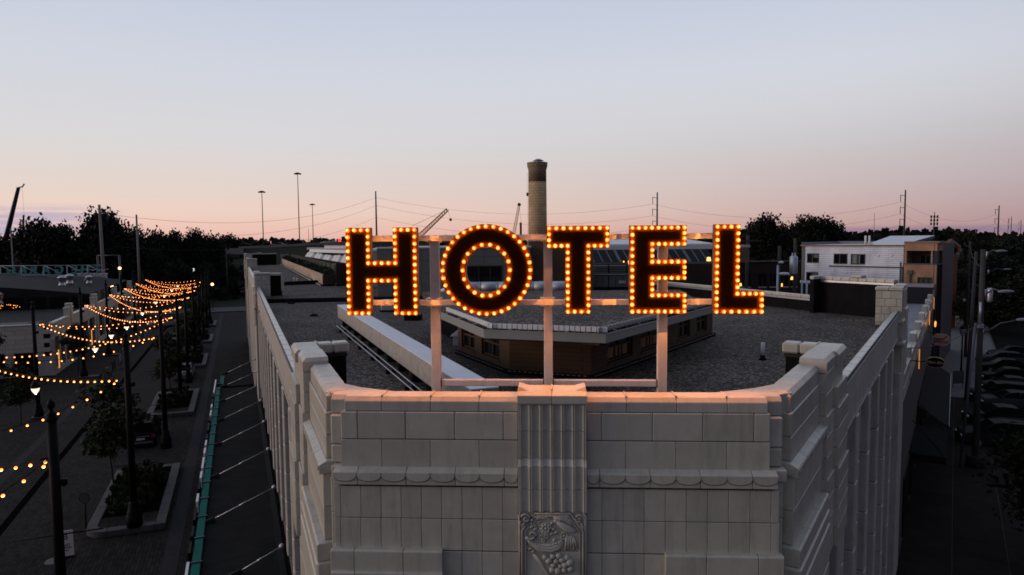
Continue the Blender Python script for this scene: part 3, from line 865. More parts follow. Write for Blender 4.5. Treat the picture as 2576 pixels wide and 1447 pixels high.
def pier_group(fr, c0, s0, leg=0.8, z_add=0.17, back=True):
    """a stepped pier rising over the long front, with its inward return and dark roof side"""
    zB = Z_COP+z_add
    def bb(name, a0, a1, b0, b1, z0, z1, bev=0.014, m=None): return block(hotel, name, fr, c0+a0, c0+a1, b0, b1, z0, z1, m or TERRA, bev, 0.004)
    for j in range(6):                       # the face turned to the corner, in courses
        z1 = zB-0.16-0.30*j
        h0 = s0+0.0
        off = 0.0 if j % 2 else 0.19
        xs = [-0.10, 0.10+off, 0.48+off*.6, leg]
        for q in range(3): bb('block', xs[q], xs[q+1], h0, h0+0.3, z1-0.30, z1, 0.012)
    bb('coping_stone', -0.13, 0.35, s0-0.03, s0+0.5, zB-0.155, zB, 0.03); bb('coping_stone', 0.35, leg+0.03, s0-0.03, s0+0.5, zB-0.155, zB-0.01, 0.03)
    bb('coping_stone', -0.16, 0.24, s0+0.5, s0+1.3, zB-0.12, zB+0.06, 0.03)
    bb('block', -0.14, 0.24, s0+0.31, s0+2.2, zB-3.4, zB-0.13, 0.02)
    bb('block', -0.20, 0.1, s0+0.9, s0+2.2, zB-3.4, zB-0.9, 0.02)
    bb('block', -0.12, 0.4, s0+0.02, s0+2.2, 0.5, zB-3.3, 0.03, TERRA_SIDE)
    for (zq, oo) in ((zB-1.25, -0.17), (zB-2.1, -0.22)): bb('ledge_block', oo, 0.2, s0-0.06, s0+0.9, zq-0.16, zq, 0.03)
long_front(FL, C0L, 13.45, 44.5, 8, False)
long_front(FR, C0R, 13.45, 29.6, 4, True)
pier_group(FL, C0L, 44.5)
pier_group(FR, C0R, 29.6)
# farther bays on the plaza side
Lf = 0.62
for i in range(int((82-47.0)/Lf)):
    block(hotel, 'coping_stone', FL, C0L-0.01, C0L+0.24, 47+Lf*i, 47+Lf*(i+1), Z_SIDE-0.1, Z_SIDE, COPE, 0.016, 0.03)
k = MB(); k.fbox(FL, C0L+0.02, C0L+0.22, 46.7, 104, Z_SIDE-1.2, Z_SIDE-0.11); k.build('frieze', TERRA_SIDE, hotel)
k = MB(); k.fbox(FL, C0L+0.42, C0L+0.46, 46.7, 104, 0.3, Z_SIDE-1.2); k.build('window_wall', GLASS, hotel)
p_ = 47.2
while p_ < 103:
    block(hotel, 'pilaster', FL, C0L-0.02, C0L+0.44, p_, p_+0.45, 0.2, Z_SIDE-1.2, TERRA_SIDE, 0.03); p_ += 2.1
pier_group(FL, C0L, 82.0, leg=1.0)
k = MB(); k.fbox(FL, C0L+0.0, C0L+0.26, 84, 103.5, Z_SIDE-0.1, Z_SIDE); k.build('coping', TERRA, hotel)
pier_group(FL, C0L, 103.0, leg=0.9, z_add=0.35)
# far end wall of the roof with its white edge and dark inside
k = MB(); k.fbox(FL, C0L+0.9, 5.2, 104.3, 104.6, Z_ROOF-0.2, Z_COP+0.22); k.build('end_wall', BLACKM, hotel)
k = MB(); k.fbox(FL, C0L+0.9, 5.25, 104.25, 104.65, Z_COP+0.22, Z_COP+0.36); k.fbox(FL, 2.6, 3.2, 104.22, 104.68, Z_COP+0.36, Z_COP+0.48)
k.build('coping', TERRA, hotel)
# dark rough box standing against the second pier (roof side)
b2 = FL.p(C0L+0.8, 44.8)
k = MB(); k.fbox(FL, C0L+0.8, C0L+1.5, 44.9, 45.3, Z_ROOF-0.1, Z_COP-0.05); k.build('roof_flashing', BLACKM, hotel)
k = MB(); k.fbox(FL, C0L+1.45, C0L+1.62, 44.8, 45.35, Z_ROOF+0.3, Z_COP+0.1); k.fbox(FL, C0L+0.75, C0L+1.62, 44.8, 45.35, Z_COP-0.05, Z_COP+0.1); k.build('coping', TERRA, hotel, bevel=.01)

# parapet walls at the end of the short wing (dark membrane inside, pale coping, bright metal drip)
wA = onz(2053, 784.7, Z_ROOF); wB = onz(2209, 799.4, Z_ROOF)
def par_wall(p, q, zt_, name='parapet', th=0.3, stones=8, drip=True):
    p, q = Vector((p.x, p.y)), Vector((q.x, q.y))
    f = Frame(p, (q-p), Vector((-(q-p).y, (q-p).x)) if (Vector((-(q-p).y, (q-p).x)).y > 0) else Vector(((q-p).y, -(q-p).x)))
    L0 = (q-p).length
    k = MB(); k.fbox(f, 0, L0, 0.03, th, 0.5, zt_-0.15); k.build(name, BLACKM, hotel)
    for i in range(stones): block(hotel, 'coping_stone', f, L0*i/stones, L0*(i+1)/stones, 0.0, th+0.04, zt_-0.15, zt_, TERRA, 0.02, 0.004)
    if drip:
        k = MB(); k.fbox(f, 0, L0, -0.012, 0.028, zt_-0.24, zt_-0.155); k.build('drip_edge', GALV, hotel)
    return f
dirB = (wB-wA).normalized()
wC = wB + dirB*0.62
fe = par_wall(wA, wC, CAM_Z-1.78, stones=9)
Lm = (Vector((wC.x, wC.y))-Vector((wA.x, wA.y))).length
block(hotel, 'coping_stone', fe, Lm*0.46, Lm*0.60, -0.02, 0.4, CAM_Z-1.78, CAM_Z-1.66, TERRA, 0.03); 
block(hotel, 'coping_stone', fe, 0.0, 0.22, -0.55, 0.32, CAM_Z-1.90, CAM_Z-1.745, TERRA, 0.03)
k = MB(); k.fbox(fe, 0.0, 0.2, -0.5, 0.03, Z_ROOF-0.1, CAM_Z-1.9); k.build('parapet', BLACKM, hotel)
e2 = Vector((wA.x, wA.y, 0)) + Vector((UL.x, UL.y, 0))*24
par_wall(e2, wA, CAM_Z-2.68, stones=26)

# roof deck and gravel
pl0, pl1 = FL.p(C0L+0.2, 9.3), FL.p(C0L+0.2, 104.4)
poly = [FC.p(bounds[0]+0.1, 0.3), FL.p(C0L+0.2, 9.6), pl1, FL.p(34, 104.4), Vector((e2.x+2, e2.y+30, 0)), Vector((e2.x, e2.y, 0)), Vector((wA.x, wA.y, 0)), Vector((wC.x, wC.y, 0)), FR.p(C0R+0.2, 29.8), FR.p(C0R+0.2, 9.6), FC.p(boundsR[-1]-0.1, 0.3)]
k = MB(); k.prism([(p.x, p.y) for p in poly], Z_ROOF-0.3, Z_ROOF); k.build('gravel_roof', GRAVEL, hotel)
# dark curbs over the movement joints of the roof
for (xa, ya, xb, yb, h) in ((664, 763, 960, 757, 0.22), (702, 719, 815, 713.5, 0.28)):
    a, b = onz(xa, ya, Z_ROOF), onz(xb, yb, Z_ROOF)
    v = Vector((b.x-a.x, b.y-a.y)); f = Frame((a.x, a.y), v, (-v.y, v.x))
    k = MB(); k.fbox(f, 0, v.length*1.6, 0, 0.35, Z_ROOF-0.05, Z_ROOF+h)
    k.build('roof_curb', BLACKM, hotel, bevel=0.05)
# inner walls below the street level are closed by a plain body
k = MB(); bodyp = [FC.p(bounds[0]+.1, 0.35), FL.p(C0L+0.47, 9.9), FL.p(C0L+0.47, 104.4), FL.p(30, 104.4), Vector((e2.x, e2.y, 0)), Vector((wA.x, wA.y, 0)), Vector((wC.x, wC.y, 0)), FR.p(C0R+0.47, 29.8), FR.p(C0R+0.47, 9.9), FC.p(boundsR[-1]-.1, 0.35)]
k.prism([(p.x, p.y) for p in bodyp], 0.0, Z_ROOF-0.31); k.build('lower_walls', MORTAR, hotel)

# ---------------------------------------------------------------- canopy along the plaza front
Z_CAN = 4.2
can = bpy.data.objects.new('canopy', None); link(can, hotel, Matrix.Translation(FL.p(-0.2, 30, Z_CAN)))
CAN_TOP = mat('canopy_roof', (0.020, 0.020, 0.020), 0.95, var=0.35, vscale=1.2, spec=0.04)
s_end = FL.hit_a(548, 915, -1.4)[0]
s_end = min(max(s_end, 50), 66)
k = MB(); k.fbox(FL, -1.36, 1.2, 15, s_end, Z_CAN-0.35, Z_CAN); k.build('canopy_roof', CAN_TOP, can)
k = MB(); k.fbox(FL, 0.86, 1.05, 15, s_end, Z_CAN, Z_CAN+0.12); k.build('canopy_gutter', BLACK, can)
q = 15.0
while q < s_end-0.2:                                   # teal edge channel in lengths, with raised clips
    k = MB(); k.fbox(FL, -1.62, -1.37, q+0.02, min(q+1.9, s_end)-0.02, Z_CAN-0.40, Z_CAN+0.12); k.build('fascia_channel', TEAL, can, bevel=0.012)
    k = MB(); k.fbox(FL, -1.66, -1.33, q+1.86, q+1.94, Z_CAN-0.42, Z_CAN+0.16); k.build('fascia_clip', DARKMETAL, can)
    q += 1.9
SIGNW = mat('white_sign_letter', (0.66, 0.66, 0.66), 0.5)
q = 17.0; rr = random.Random(5)
while q < s_end+2:
    ln = rr.choice((0.9, 1.3, 1.6)) 
    if q > s_end-3: ln = 4.5
    k = MB(); k.fbox(FL, -1.78, -1.70, q, q+ln, Z_CAN-0.25, Z_CAN+0.10+0.1*rr.random()); k.build('sign_letter', SIGNW if rr.random() < 0.55 or q > s_end-3 else BLACK, can)
    q += ln+0.5
rods = [(713, 1374.5), (689, 1226), (675, 1130), (663, 1061), (655.7, 1008), (648.5, 969), (643.7, 935.6), (639, 904)]
feet = [(598, 1447), (531, 1314.7), (543, 1202), (550, 1121), (557.6, 1058.6), (562, 1010.8), (567, 972.5), (569.5, 941)]
for (tx, ty), (fx, fy) in zip(rods, feet):
    f = onz(fx, fy, Z_CAN)
    a, b = FL.inv(f)
    top = FL.p(C0L+0.16, b+0.0, Z_CAN+1.45)
    d_ = ray(tx, ty)
    bq, zq = FL.hit_a(tx, ty, C0L+0.10)
    bt_ = b-min(5.0, max(0.0, b-bq))*0.8
    top = FL.p(C0L-0.06, bt_, 0); top.z = ony(tx, ty, top.y).z
    k = MB(); k.tube([f+Vector((0, 0, .08)), top], 0.018, 6); mid = f*0.5+top*0.5+Vector((0, 0, .04))
    k.tube([mid-(top-f)*0.06, mid+(top-f)*0.06], 0.032, 6)
    k.ball(tuple(top), (.09, .09, .09), 8, 5)
    k.build('tie_rod', GALV, can)
    g = Frame((f.x, f.y), FL.ex, FL.ey)
    k = MB(); k.hexa([g.p(-.45, -.12, Z_CAN), g.p(.12, -.16, Z_CAN), g.p(.12, .16, Z_CAN), g.p(-.45, .12, Z_CAN)], [g.p(.02, -.03, Z_CAN+.16), g.p(.10, -.04, Z_CAN+.18), g.p(.10, .04, Z_CAN+.18), g.p(.02, .03, Z_CAN+.16)])
    k.build('rod_anchor', BLACK, can)
# lower second canopy farther on
k = MB(); k.fbox(FL, -1.2, 0.8, s_end+1.2, s_end+6, Z_CAN-0.3, Z_CAN-0.1); k.build('lower_canopy_roof', CAN_TOP, can)
k = MB(); k.fbox(FL, -1.45, -1.2, s_end+1.2, s_end+4.5, Z_CAN-0.45, Z_CAN+0.05); k.build('fascia_channel', TEAL, can)

# ---------------------------------------------------------------- low clerestory house on the roof
Z_E = CAM_Z - 2.05
BROWN = brick_mat('brown_boards', (0.078, 0.043, 0.022), (0.088, 0.049, 0.026), (0.045, 0.025, 0.014), FC, 3.0, 0.11, 0.006, 0.75, bump=0.5)
EAVE = mat('eave_metal', (0.23, 0.235, 0.21), 0.5, var=0.06)
mon = bpy.data.objects.new('clerestory', None)
ec = [onz(1105.7, 784, Z_E), onz(1217, 829, Z_E), onz(1524, 840.6, Z_E), onz(1790, 771, Z_E)]
link(mon, hotel, Matrix.Translation((ec[1].x, ec[1].y+2, Z_ROOF)))
far_l = ec[0] + Vector((UL.x, UL.y, 0))*9; far_r = ec[3] + Vector((UL.x*-0.2+UR.x*.8, UL.y*.2+UR.y*.8, 0))*3
back_l = ony(1150, 744, 34); back_r = ony(1720, 744, 34)
roofp = [Vector((p.x, p.y, 0)) for p in (ec[0], ec[1], ec[2], ec[3])]
roofp = roofp + [Vector((6.6, 26.0, 0)), Vector((ec[0].x-1.6, 26.0, 0))]
def inset(poly, d):
    n = len(poly); res = []
    for i in range(n):
        p0, p1, p2 = poly[i-1], poly[i], poly[(i+1) % n]
        e1 = (p1-p0).normalized(); e2_ = (p2-p1).normalized()
        n1 = Vector((-e1.y, e1.x, 0)); n2 = Vector((-e2_.y, e2_.x, 0))
        bis = (n1+n2); bis /= max(0.2, bis.dot(n1))
        res.append(p1 + bis*d)
    return res
k = MB(); ins = inset(roofp, 0.22)
k.prism([(p.x, p.y) for p in ins], Z_E-0.12, Z_E+0.09); k.build('gravel_roof', GRAVEL, mon)
def gutter_run(p, q, n_guard, lit):
    v = Vector((q.x-p.x, q.y-p.y)); L0 = v.length
    f = Frame((p.x, p.y), v, (-v.y, v.x))
    k = MB(); k.fbox(f, 0, L0, 0.0, 0.16, Z_E-0.20, Z_E-0.175); k.fbox(f, 0, L0, 0.0, 0.02, Z_E-0.175, Z_E); k.fbox(f, 0, L0, -.015, 0.0, Z_E-0.02, Z_E+.004); k.build('gutter', EAVE, mon)
    k = MB(); k.fbox(f, 0.02, L0-.02, 0.02, 0.17, Z_E-0.16, Z_E-0.04); k.build('gutter_trough', BLACKM, mon)
    for i in range(int(L0/1.3)):
        k = MB(); k.tube([f.p(0.6+1.3*i, 0.02, Z_E), f.p(0.68+1.3*i, 0.18, Z_E+0.02)], 0.012, 6); k.build('gutter_strap', EAVE, mon)
    w = L0/n_guard
    for i in range(n_guard):
        k = MB(); k.fbox(f, w*i+0.12*w, w*(i+1)-0.04*w, 0.19, 0.205, Z_E+0.01, Z_E+0.125); k.fbox(f, w*i+0.12*w, w*i+.2*w, 0.205, 0.30, Z_E+0.088, Z_E+0.10)
        k.build('edge_guard', SIGNW if lit else GALV, mon)  # shade put into the colour: white on lit runs, duller on the other
    k = MB(); k.fbox(f, 0, L0, 0.16, 0.95, Z_E-0.26, Z_E-0.205); k.build('soffit', WOODDK, mon)
gutter_run(ec[0], ec[1], 34, True); gutter_run(ec[1], ec[2], 23, True); gutter_run(ec[2], ec[3], 42, False)
# walls
wl = [onz(1152.7, 889.4, Z_ROOF), onz(1281.7, 940, Z_ROOF), onz(1487, 954, Z_ROOF), onz(1522, 942, Z_ROOF), onz(1792, 844.5, Z_ROOF)]
WIN = mat('clerestory_glass', (0.012, 0.013, 0.013), 0.08, spec=0.5)
WARM = mat('lamplit_room', (0.02, 0.01, 0.004), 0.6, emit=(1.0, 0.42, 0.10), estr=0.010)
def wall_run(p, q, wins):
    v = Vector((q.x-p.x, q.y-p.y)); L0 = v.length
    f = Frame((p.x, p.y), v, (-v.y, v.x))
    zt_, zl = Z_E-0.2, Z_ROOF
    z0, z1 = zl+0.26, zt_-0.12
    xs = [0] + [t*L0 for w in wins for t in w[:2]] + [L0]
    for i in range(0, len(xs), 2):
        k = MB(); k.fbox(f, xs[i], xs[i+1], 0, 0.2, zl, zt_); k.build('wall_boards', BROWN, mon)
    for w in wins:
        a0, a1 = w[0]*L0, w[1]*L0
        k = MB(); k.fbox(f, a0, a1, 0.004, 0.2, zl, z0); k.fbox(f, a0, a1, 0.004, 0.2, z1, zt_); k.build('wall_boards', BROWN, mon)
        k = MB(); k.fbox(f, a0, a1, 0.10, 0.12, z0, z1); k.build('window_pane', WIN, mon)
        if len(w) > 2:
            for t in (0.12, 0.42, 0.70):
                k = MB(); k.fbox(f, a0+(a1-a0)*t, a0+(a1-a0)*(t+.2), 0.092, 0.098, z0+0.08, z0+(z1-z0)*.5); k.build('lit_pane', WARM, mon)
        k = MB()
        for t in (0.0, 0.5, 0.95): k.fbox(f, a0+(a1-a0)*t, a0+(a1-a0)*t+0.05, 0.06, 0.09, z0, z1)
        for t in (0.0, 0.45, 0.93): k.fbox(f, a0, a1, 0.065, 0.088, z0+(z1-z0)*t, z0+(z1-z0)*t+0.045)
        k.build('window_frame', BROWN, mon)
        k = MB(); k.fbox(f, a0-.03, a1+.03, -0.03, 0.05, z0-.05, z0); k.build('sill', BROWN, mon)
    k = MB(); k.fbox(f, -0.05, L0+0.05, -0.10, 0.0, zl, zl+0.10); k.build('base_flashing', BLACKM, mon)
    k = MB()
    for i in range(int(L0/0.14)): k.fbox(f, 0.14*i, 0.14*i+0.08, -0.115, -0.1005, zl+0.075, zl+0.095)
    k.build('flashing_clips', GALV, mon, kind='stuff')
wall_run(wl[0], wl[1], [(0.08, 0.36), (0.50, 0.83)])
wall_run(wl[1], wl[2], [])
wall_run(wl[2], wl[3], [])
wall_run(wl[3], wl[4], [(0.02, 0.20, 1), (0.27, 0.45, 1), (0.60, 0.73), (0.80, 0.93)])
k = MB(); k.prism([(p.x, p.y) for p in (wl[1]+Vector((.3, .5, 0)), wl[2]+Vector((0, .5, 0)), wl[3]+Vector((-.3, .6, 0)), wl[4]+Vector((-.4, .6, 0)), Vector((6.0, 25.5, 0)), Vector((ec[0].x-.8, 25.5, 0)), wl[0]+Vector((.5, .5, 0)))], Z_ROOF, Z_E-0.13); k.build('inner_core', BLACKM, mon)
# ================================================================== HOTEL sign on its steel frame
BSIGN = -0.0
N_FACE = 0.46                       # plan offset of the letter faces behind the corner front
DEPTH = 0.11
FACE = mat('letter_face', (0.0026, 0.0015, 0.0012), 1.0, var=0.15, vscale=20, spec=0.0)
SIDE = mat('letter_return', (0.035, 0.022, 0.016), 0.6, var=0.2, vscale=10)
BULB = bulb_mat('marquee_bulb', (1.0, 0.53, 0.155), (1.0, 0.20, 0.010), 2.5, 1.1, 0.52, 0.97)
HALO = mat('bulb_halo_paint', (0.036, 0.0102, 0.0028), 0.9, spec=0.0)  # halo of the bulbs put into the colour, fading over two bands
HALO2 = mat('bulb_halo_paint_dim', (0.0115, 0.0038, 0.0015), 0.95, spec=0.0)
SOCK = mat('lamp_socket', (0.05, 0.02, 0.01), 0.5)
_p = FC.p(FC.hit_b(1380, 990, 0.62)[0], 0.62, Z_ROOF)
sign = T('hotel_sign', 'HOTEL sign of bulb-studded marquee letters on a pale steel frame above the parapet', 'sign', _p, -YAW)
def lp(px, py): return FC.hit_b(px, py, N_FACE)          # -> (a, z)
_me = bpy.data.meshes.new('bulb')
def unit_ball(n=12, m=8):
    k = MB(); k.ball((0, 0, 0), 1.0, n, m)
    me = bpy.data.meshes.new('bulb'); me.from_pydata(k.v, [], k.f); me.polygons.foreach_set('use_smooth', [True]*len(k.f)); return me
BME = unit_ball(); BME.materials.append(BULB)
SME = bpy.data.meshes.new('socket')
k = MB(); k.lathe([(1.15, -1.2), (1.15, -0.55), (0.8, -0.35)], n=12)
SME.from_pydata(k.v, [], k.f); SME.materials.append(SOCK)
RB = 0.0262
BL = bpy.data.lights.new('bulb_glow', 'POINT'); BL.energy = 1.95; BL.color = (1.0, 0.315, 0.045); BL.shadow_soft_size = 0.0
OUTW = Vector((-FC.ey.x, -FC.ey.y, 0))                    # towards the viewer
BROT = OUTW.to_track_quat('Z', 'Y').to_matrix().to_4x4()
def put_bulb(letter, a, z, i=0):
    c = FC.p(a, N_FACE-0.020, z)
    o = bpy.data.objects.new('bulb', BME)
    link(bpy.data.objects.new('bulb_glow', BL), letter, Matrix.Translation(FC.p(a, N_FACE-0.022, z)) @ (-OUTW).to_track_quat('Z', 'Y').to_matrix().to_4x4())
    tilt = Euler((random.uniform(-.12, .12), random.uniform(-.12, .12), 0)).to_matrix().to_4x4()
    link(o, letter, Matrix.Translation(c) @ BROT @ tilt @ Matrix.Scale(RB*random.uniform(.95, 1.03), 4))
    return o
def letter(name, loops, holes, bulbs, rings=False):
    """loops: outline points (a, z) counter clockwise or not; extruded back from the face plane"""
    bm = bmesh.new()
    edges = []
    for lo in loops + holes:
        vs = [bm.verts.new(FC.p(a, N_FACE, z)) for a, z in lo]
        edges += [bm.edges.new((vs[i], vs[(i+1) % len(vs)])) for i in range(len(vs))]
    bmesh.ops.triangle_fill(bm, use_beauty=True, edges=edges)
    faces = bm.faces[:]
    r = bmesh.ops.extrude_face_region(bm, geom=faces)
    bmesh.ops.translate(bm, vec=-OUTW*DEPTH, verts=[v for v in r['geom'] if isinstance(v, bmesh.types.BMVert)])
    bmesh.ops.recalc_face_normals(bm, faces=bm.faces)
    for f in bm.faces: f.material_index = 0 if f.normal.dot(OUTW) > 0.5 else 1
    c = sum((v.co for v in bm.verts), Vector())/len(bm.verts)
    bmesh.ops.translate(bm, vec=-c, verts=bm.verts)
    me = bpy.data.meshes.new(name); bm.to_mesh(me); bm.free()
    me.materials.append(FACE); me.materials.append(SIDE)
    o = link(bpy.data.objects.new(name, me), sign, Matrix.Translation(c))
    # bulbs, then their halo painted on as flat bands
    for a, z in bulbs: put_bulb(o, a, z)
    for nm, wd_, m_, d_ in (('halo_band', 0.060, HALO, 0.0022), ('inner_halo_band', 0.084, HALO2, 0.0012)):
        for q, lo in enumerate(loops+holes):         # orange band painted as the bulbs' halo along every edge
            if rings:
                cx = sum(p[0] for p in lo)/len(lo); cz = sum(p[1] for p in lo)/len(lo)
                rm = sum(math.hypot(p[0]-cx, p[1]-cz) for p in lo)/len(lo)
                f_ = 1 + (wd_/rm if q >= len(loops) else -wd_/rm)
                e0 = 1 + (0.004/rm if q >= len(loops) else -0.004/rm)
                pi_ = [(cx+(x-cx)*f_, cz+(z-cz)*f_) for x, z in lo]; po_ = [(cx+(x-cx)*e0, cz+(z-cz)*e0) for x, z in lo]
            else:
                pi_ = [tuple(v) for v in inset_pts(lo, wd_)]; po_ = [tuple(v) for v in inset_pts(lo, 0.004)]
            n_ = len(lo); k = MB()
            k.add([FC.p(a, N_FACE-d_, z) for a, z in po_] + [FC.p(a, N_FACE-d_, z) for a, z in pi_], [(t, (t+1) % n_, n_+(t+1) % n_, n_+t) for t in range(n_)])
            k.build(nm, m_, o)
    return o
IN = 0.0315
def inset_pts(pts, IN=IN):
    """corner points of the bulb line: the outline moved inwards by IN (axis-aligned outlines)"""
    n = len(pts); ar = sum(pts[i][0]*pts[(i+1) % n][1]-pts[(i+1) % n][0]*pts[i][1] for i in range(n))
    s = 1 if ar > 0 else -1
    res = []
    for i in range(n):
        p0, p1, p2 = (Vector(pts[j]) for j in (i-1, i, (i+1) % n))
        e1 = (p1-p0).normalized(); e2_ = (p2-p1).normalized()
        res.append(p1 + (Vector((-e1.y, e1.x)) + Vector((-e2_.y, e2_.x)))*IN*s)
    return res
def edge_bulbs(pts, counts):
    q = inset_pts(pts); n = len(q); res = []
    for i in range(n):
        a, b = q[i], q[(i+1) % n]
        for j in range(counts[i]): res.append(tuple(a + (b-a)*(j/counts[i])))
    return res
# H, clockwise from the top left
def grid(xs, ys): return [lp(x, y) for x, y in zip(xs, ys)]
yT, yB = 573.2, 793.7
H = [(869.6, 573.9), (931.5, 573.3), (932.8, 656.2), (988.9, 656), (987.8, 572.6), (1049.2, 572.2), (1051.8, 793.7), (990.9, 793.7), (989.7, 712), (933.6, 712), (934.4, 793.7), (873.6, 793.7)]
def squared(pts):
    """to the sign's plane, with verticals and level edges made true"""
    q = [list(lp(*p)) for p in pts]; n = len(q)
    done = [list(v) for v in q]
    for i in range(n):
        j = (i+1) % n
        if abs(pts[i][0]-pts[j][0]) < abs(pts[i][1]-pts[j][1]):
            m = (done[i][0]+done[j][0])/2; done[i][0] = done[j][0] = m
        else:
            m = (done[i][1]+done[j][1])/2; done[i][1] = done[j][1] = m
    return [tuple(v) for v in done]
Hq = squared(H)
letter('letter_h', [Hq], [], edge_bulbs(Hq, [3, 5, 4, 5, 3, 12, 3, 5, 4, 5, 3, 12]))
# O
oc = lp(1223.5, 680.0); orad = abs(lp(1339.9, 680)[0]-lp(1107.1, 680)[0])/2
rix = abs(lp(1276.4, 680)[0]-lp(1171.8, 680)[0])/2; riz = abs(lp(1223, 622.6)[1]-lp(1223, 737.9)[1])/2
ell = lambda rx, rz, n, ph=0: [(oc[0]+rx*math.cos(2*PI*i/n+ph), oc[1]+rz*math.sin(2*PI*i/n+ph)) for i in range(n)]
rb = orad-0.034
letter('letter_o', [ell(orad, orad*0.99, 72)], [ell(rix, riz, 48)], ell(rb, rb, 36, R(0)) + ell(rix+0.038, riz+0.036, 18, R(0)), True)
# T, E, L (clockwise from the top left)
Tq = squared([(1375.2, 568.5), (1533.4, 567.9), (1533.4, 624.4), (1486, 624.6), (1486, 789.9), (1422.3, 790), (1422.3, 624.8), (1375.2, 625)])
letter('letter_t', [Tq], [], edge_bulbs(Tq, [8, 3, 3, 10, 3, 10, 3, 3]))
Eq = squared([(1584, 567.2), (1727.3, 566.8), (1727.3, 619.8), (1646.5, 620), (1646.5, 652.6), (1727.3, 652.3), (1727.3, 705.2), (1646.5, 705.2), (1646.5, 736.8), (1727.3, 736.5), (1727.3, 789.3), (1584, 789.6)])
letter('letter_e', [Eq], [], edge_bulbs(Eq, [8, 3, 5, 3, 5, 3, 5, 3, 5, 3, 8, 12]))
Lq = squared([(1796.6, 564.6), (1861.5, 564.2), (1861.5, 732.7), (1921.4, 732.5), (1921.4, 789.8), (1796.6, 790)])
letter('letter_l', [Lq], [], edge_bulbs(Lq, [3, 10, 4, 3, 6, 13]))
# frame: rails behind the letters, three posts, low tie
def rail(x0, y0, x1, y1, h, b0, b1, name='rail'):
    a0, z0 = FC.hit_b(x0, y0, b0); a1, z1 = FC.hit_b(x1, y1, b0)
    z = (z0+z1)/2
    k = MB(); k.fbox(FC, a0, a1, b0, b1, z-h/2, z+h/2); return k.build(name, PAINTED_STEEL, sign, bevel=0.006), z
NB = N_FACE+DEPTH
_, zr1 = rail(900, 600.5, 1830, 593.5, 0.078, NB+0.005, NB+0.085)
_, zr2 = rail(900, 763.5, 1830, 759, 0.075, NB+0.005, NB+0.085)
_p2 = []
def post(x0, x1, y):
    b0, b1 = NB+0.02, NB+0.135
    a0 = FC.hit_b(x0, y, b0)[0]; a1 = FC.hit_b(x1, y, b0)[0]
    k = MB(); k.fbox(FC, a0, a1, b0+0.066, b1+0.066, Z_ROOF, zr1-0.04); o = k.build('post', PAINTED_STEEL, sign, bevel=0.006)
    for z in (zr2+0.052, zr2-0.052):
        k = MB(); k.fbox(FC, a0-0.05, a1+0.03, b0+0.03, b1+0.09, z-0.007, z+0.007); k.build('bracket_plate', PAINTED_STEEL, sign)
    k = MB(); k.fbox(FC, a0-0.03, a1+0.03, b0+0.05, b1+0.08, zr1-0.062, zr1-0.041); k.build('bracket_plate', PAINTED_STEEL, sign)
    for q in (0.25, 0.75):
        k = MB(); c = FC.p(a0+(a1-a0)*q, b0-0.016, zr2-0.05); k.ball(tuple(c), .009, 6, 4); k.build('bolt', PAINTED_STEEL, sign)
    k = MB(); k.fbox(FC, a0-0.06, a1+0.06, b0+0.0, b1+0.13, Z_ROOF+0.001, Z_ROOF+0.02); k.build('base_plate', PAINTED_STEEL, sign)
    return a0, a1
P1 = post(1082.5, 1105, 880); P2 = post(1368.5, 1390.5, 880); P3 = post(1657, 1681, 880)
zlow = FC.hit_b(1380, 964.5, NB+0.1)[1]
for a0, a1 in ((P1[1], P2[0]), (P2[1], P3[0])):
    k = MB(); k.fbox(FC, a0+0.012, a1-0.012, NB+0.10, NB+0.185, zlow-0.043, zlow+0.043); k.build('tie_bar', PAINTED_STEEL, sign, bevel=0.006)
    for e, d in ((a0, 1), (a1, -1)):
        k = MB(); k.fbox(FC, min(e, e+d*.012), max(e, e+d*.012), NB+0.09, NB+0.195, zlow-0.055, zlow+0.055); k.build('end_plate', RUST, sign)
# ================================================================== things standing on the gravel roof
# long concrete beam on dark feet
zt_, zb_ = CAM_Z-2.6, CAM_Z-3.1
pa, pb = onz(849, 767.7, zt_), onz(1142.9, 955, zt_)
ca = (FL.inv(pa)[0]+FL.inv(pb)[0])/2
sA, sB = FL.inv(onz(1199.6, 979.4, zt_))[1], FL.inv(pa)[1]
bm_ = T('concrete_beam', 'long pale concrete duct cover with a white top lying on dark feet over the gravel', 'beam', FL.p(ca, sA, Z_ROOF))
n = 9
for i in range(n):
    block(bm_, 'concrete_length', FL, ca, ca+0.52, sA+(sB-sA)*i/n, sA+(sB-sA)*(i+1)/n, zb_, zt_-0.02, CONC, 0.015, 0.004)
k = MB(); k.fbox(FL, ca-0.004, ca+0.524, sA-0.004, sB+0.004, zt_-0.02, zt_+0.012); k.build('white_cover', WHITE_MEMB, bm_, bevel=0.006)
for i in range(n+3):
    s = sA+0.5+(sB-sA-1)*i/(n+2)
    k = MB(); k.fbox(FL, ca+0.12, ca+0.40, s-.12, s+.12, Z_ROOF, zb_); k.build('foot', BLACKM, bm_)
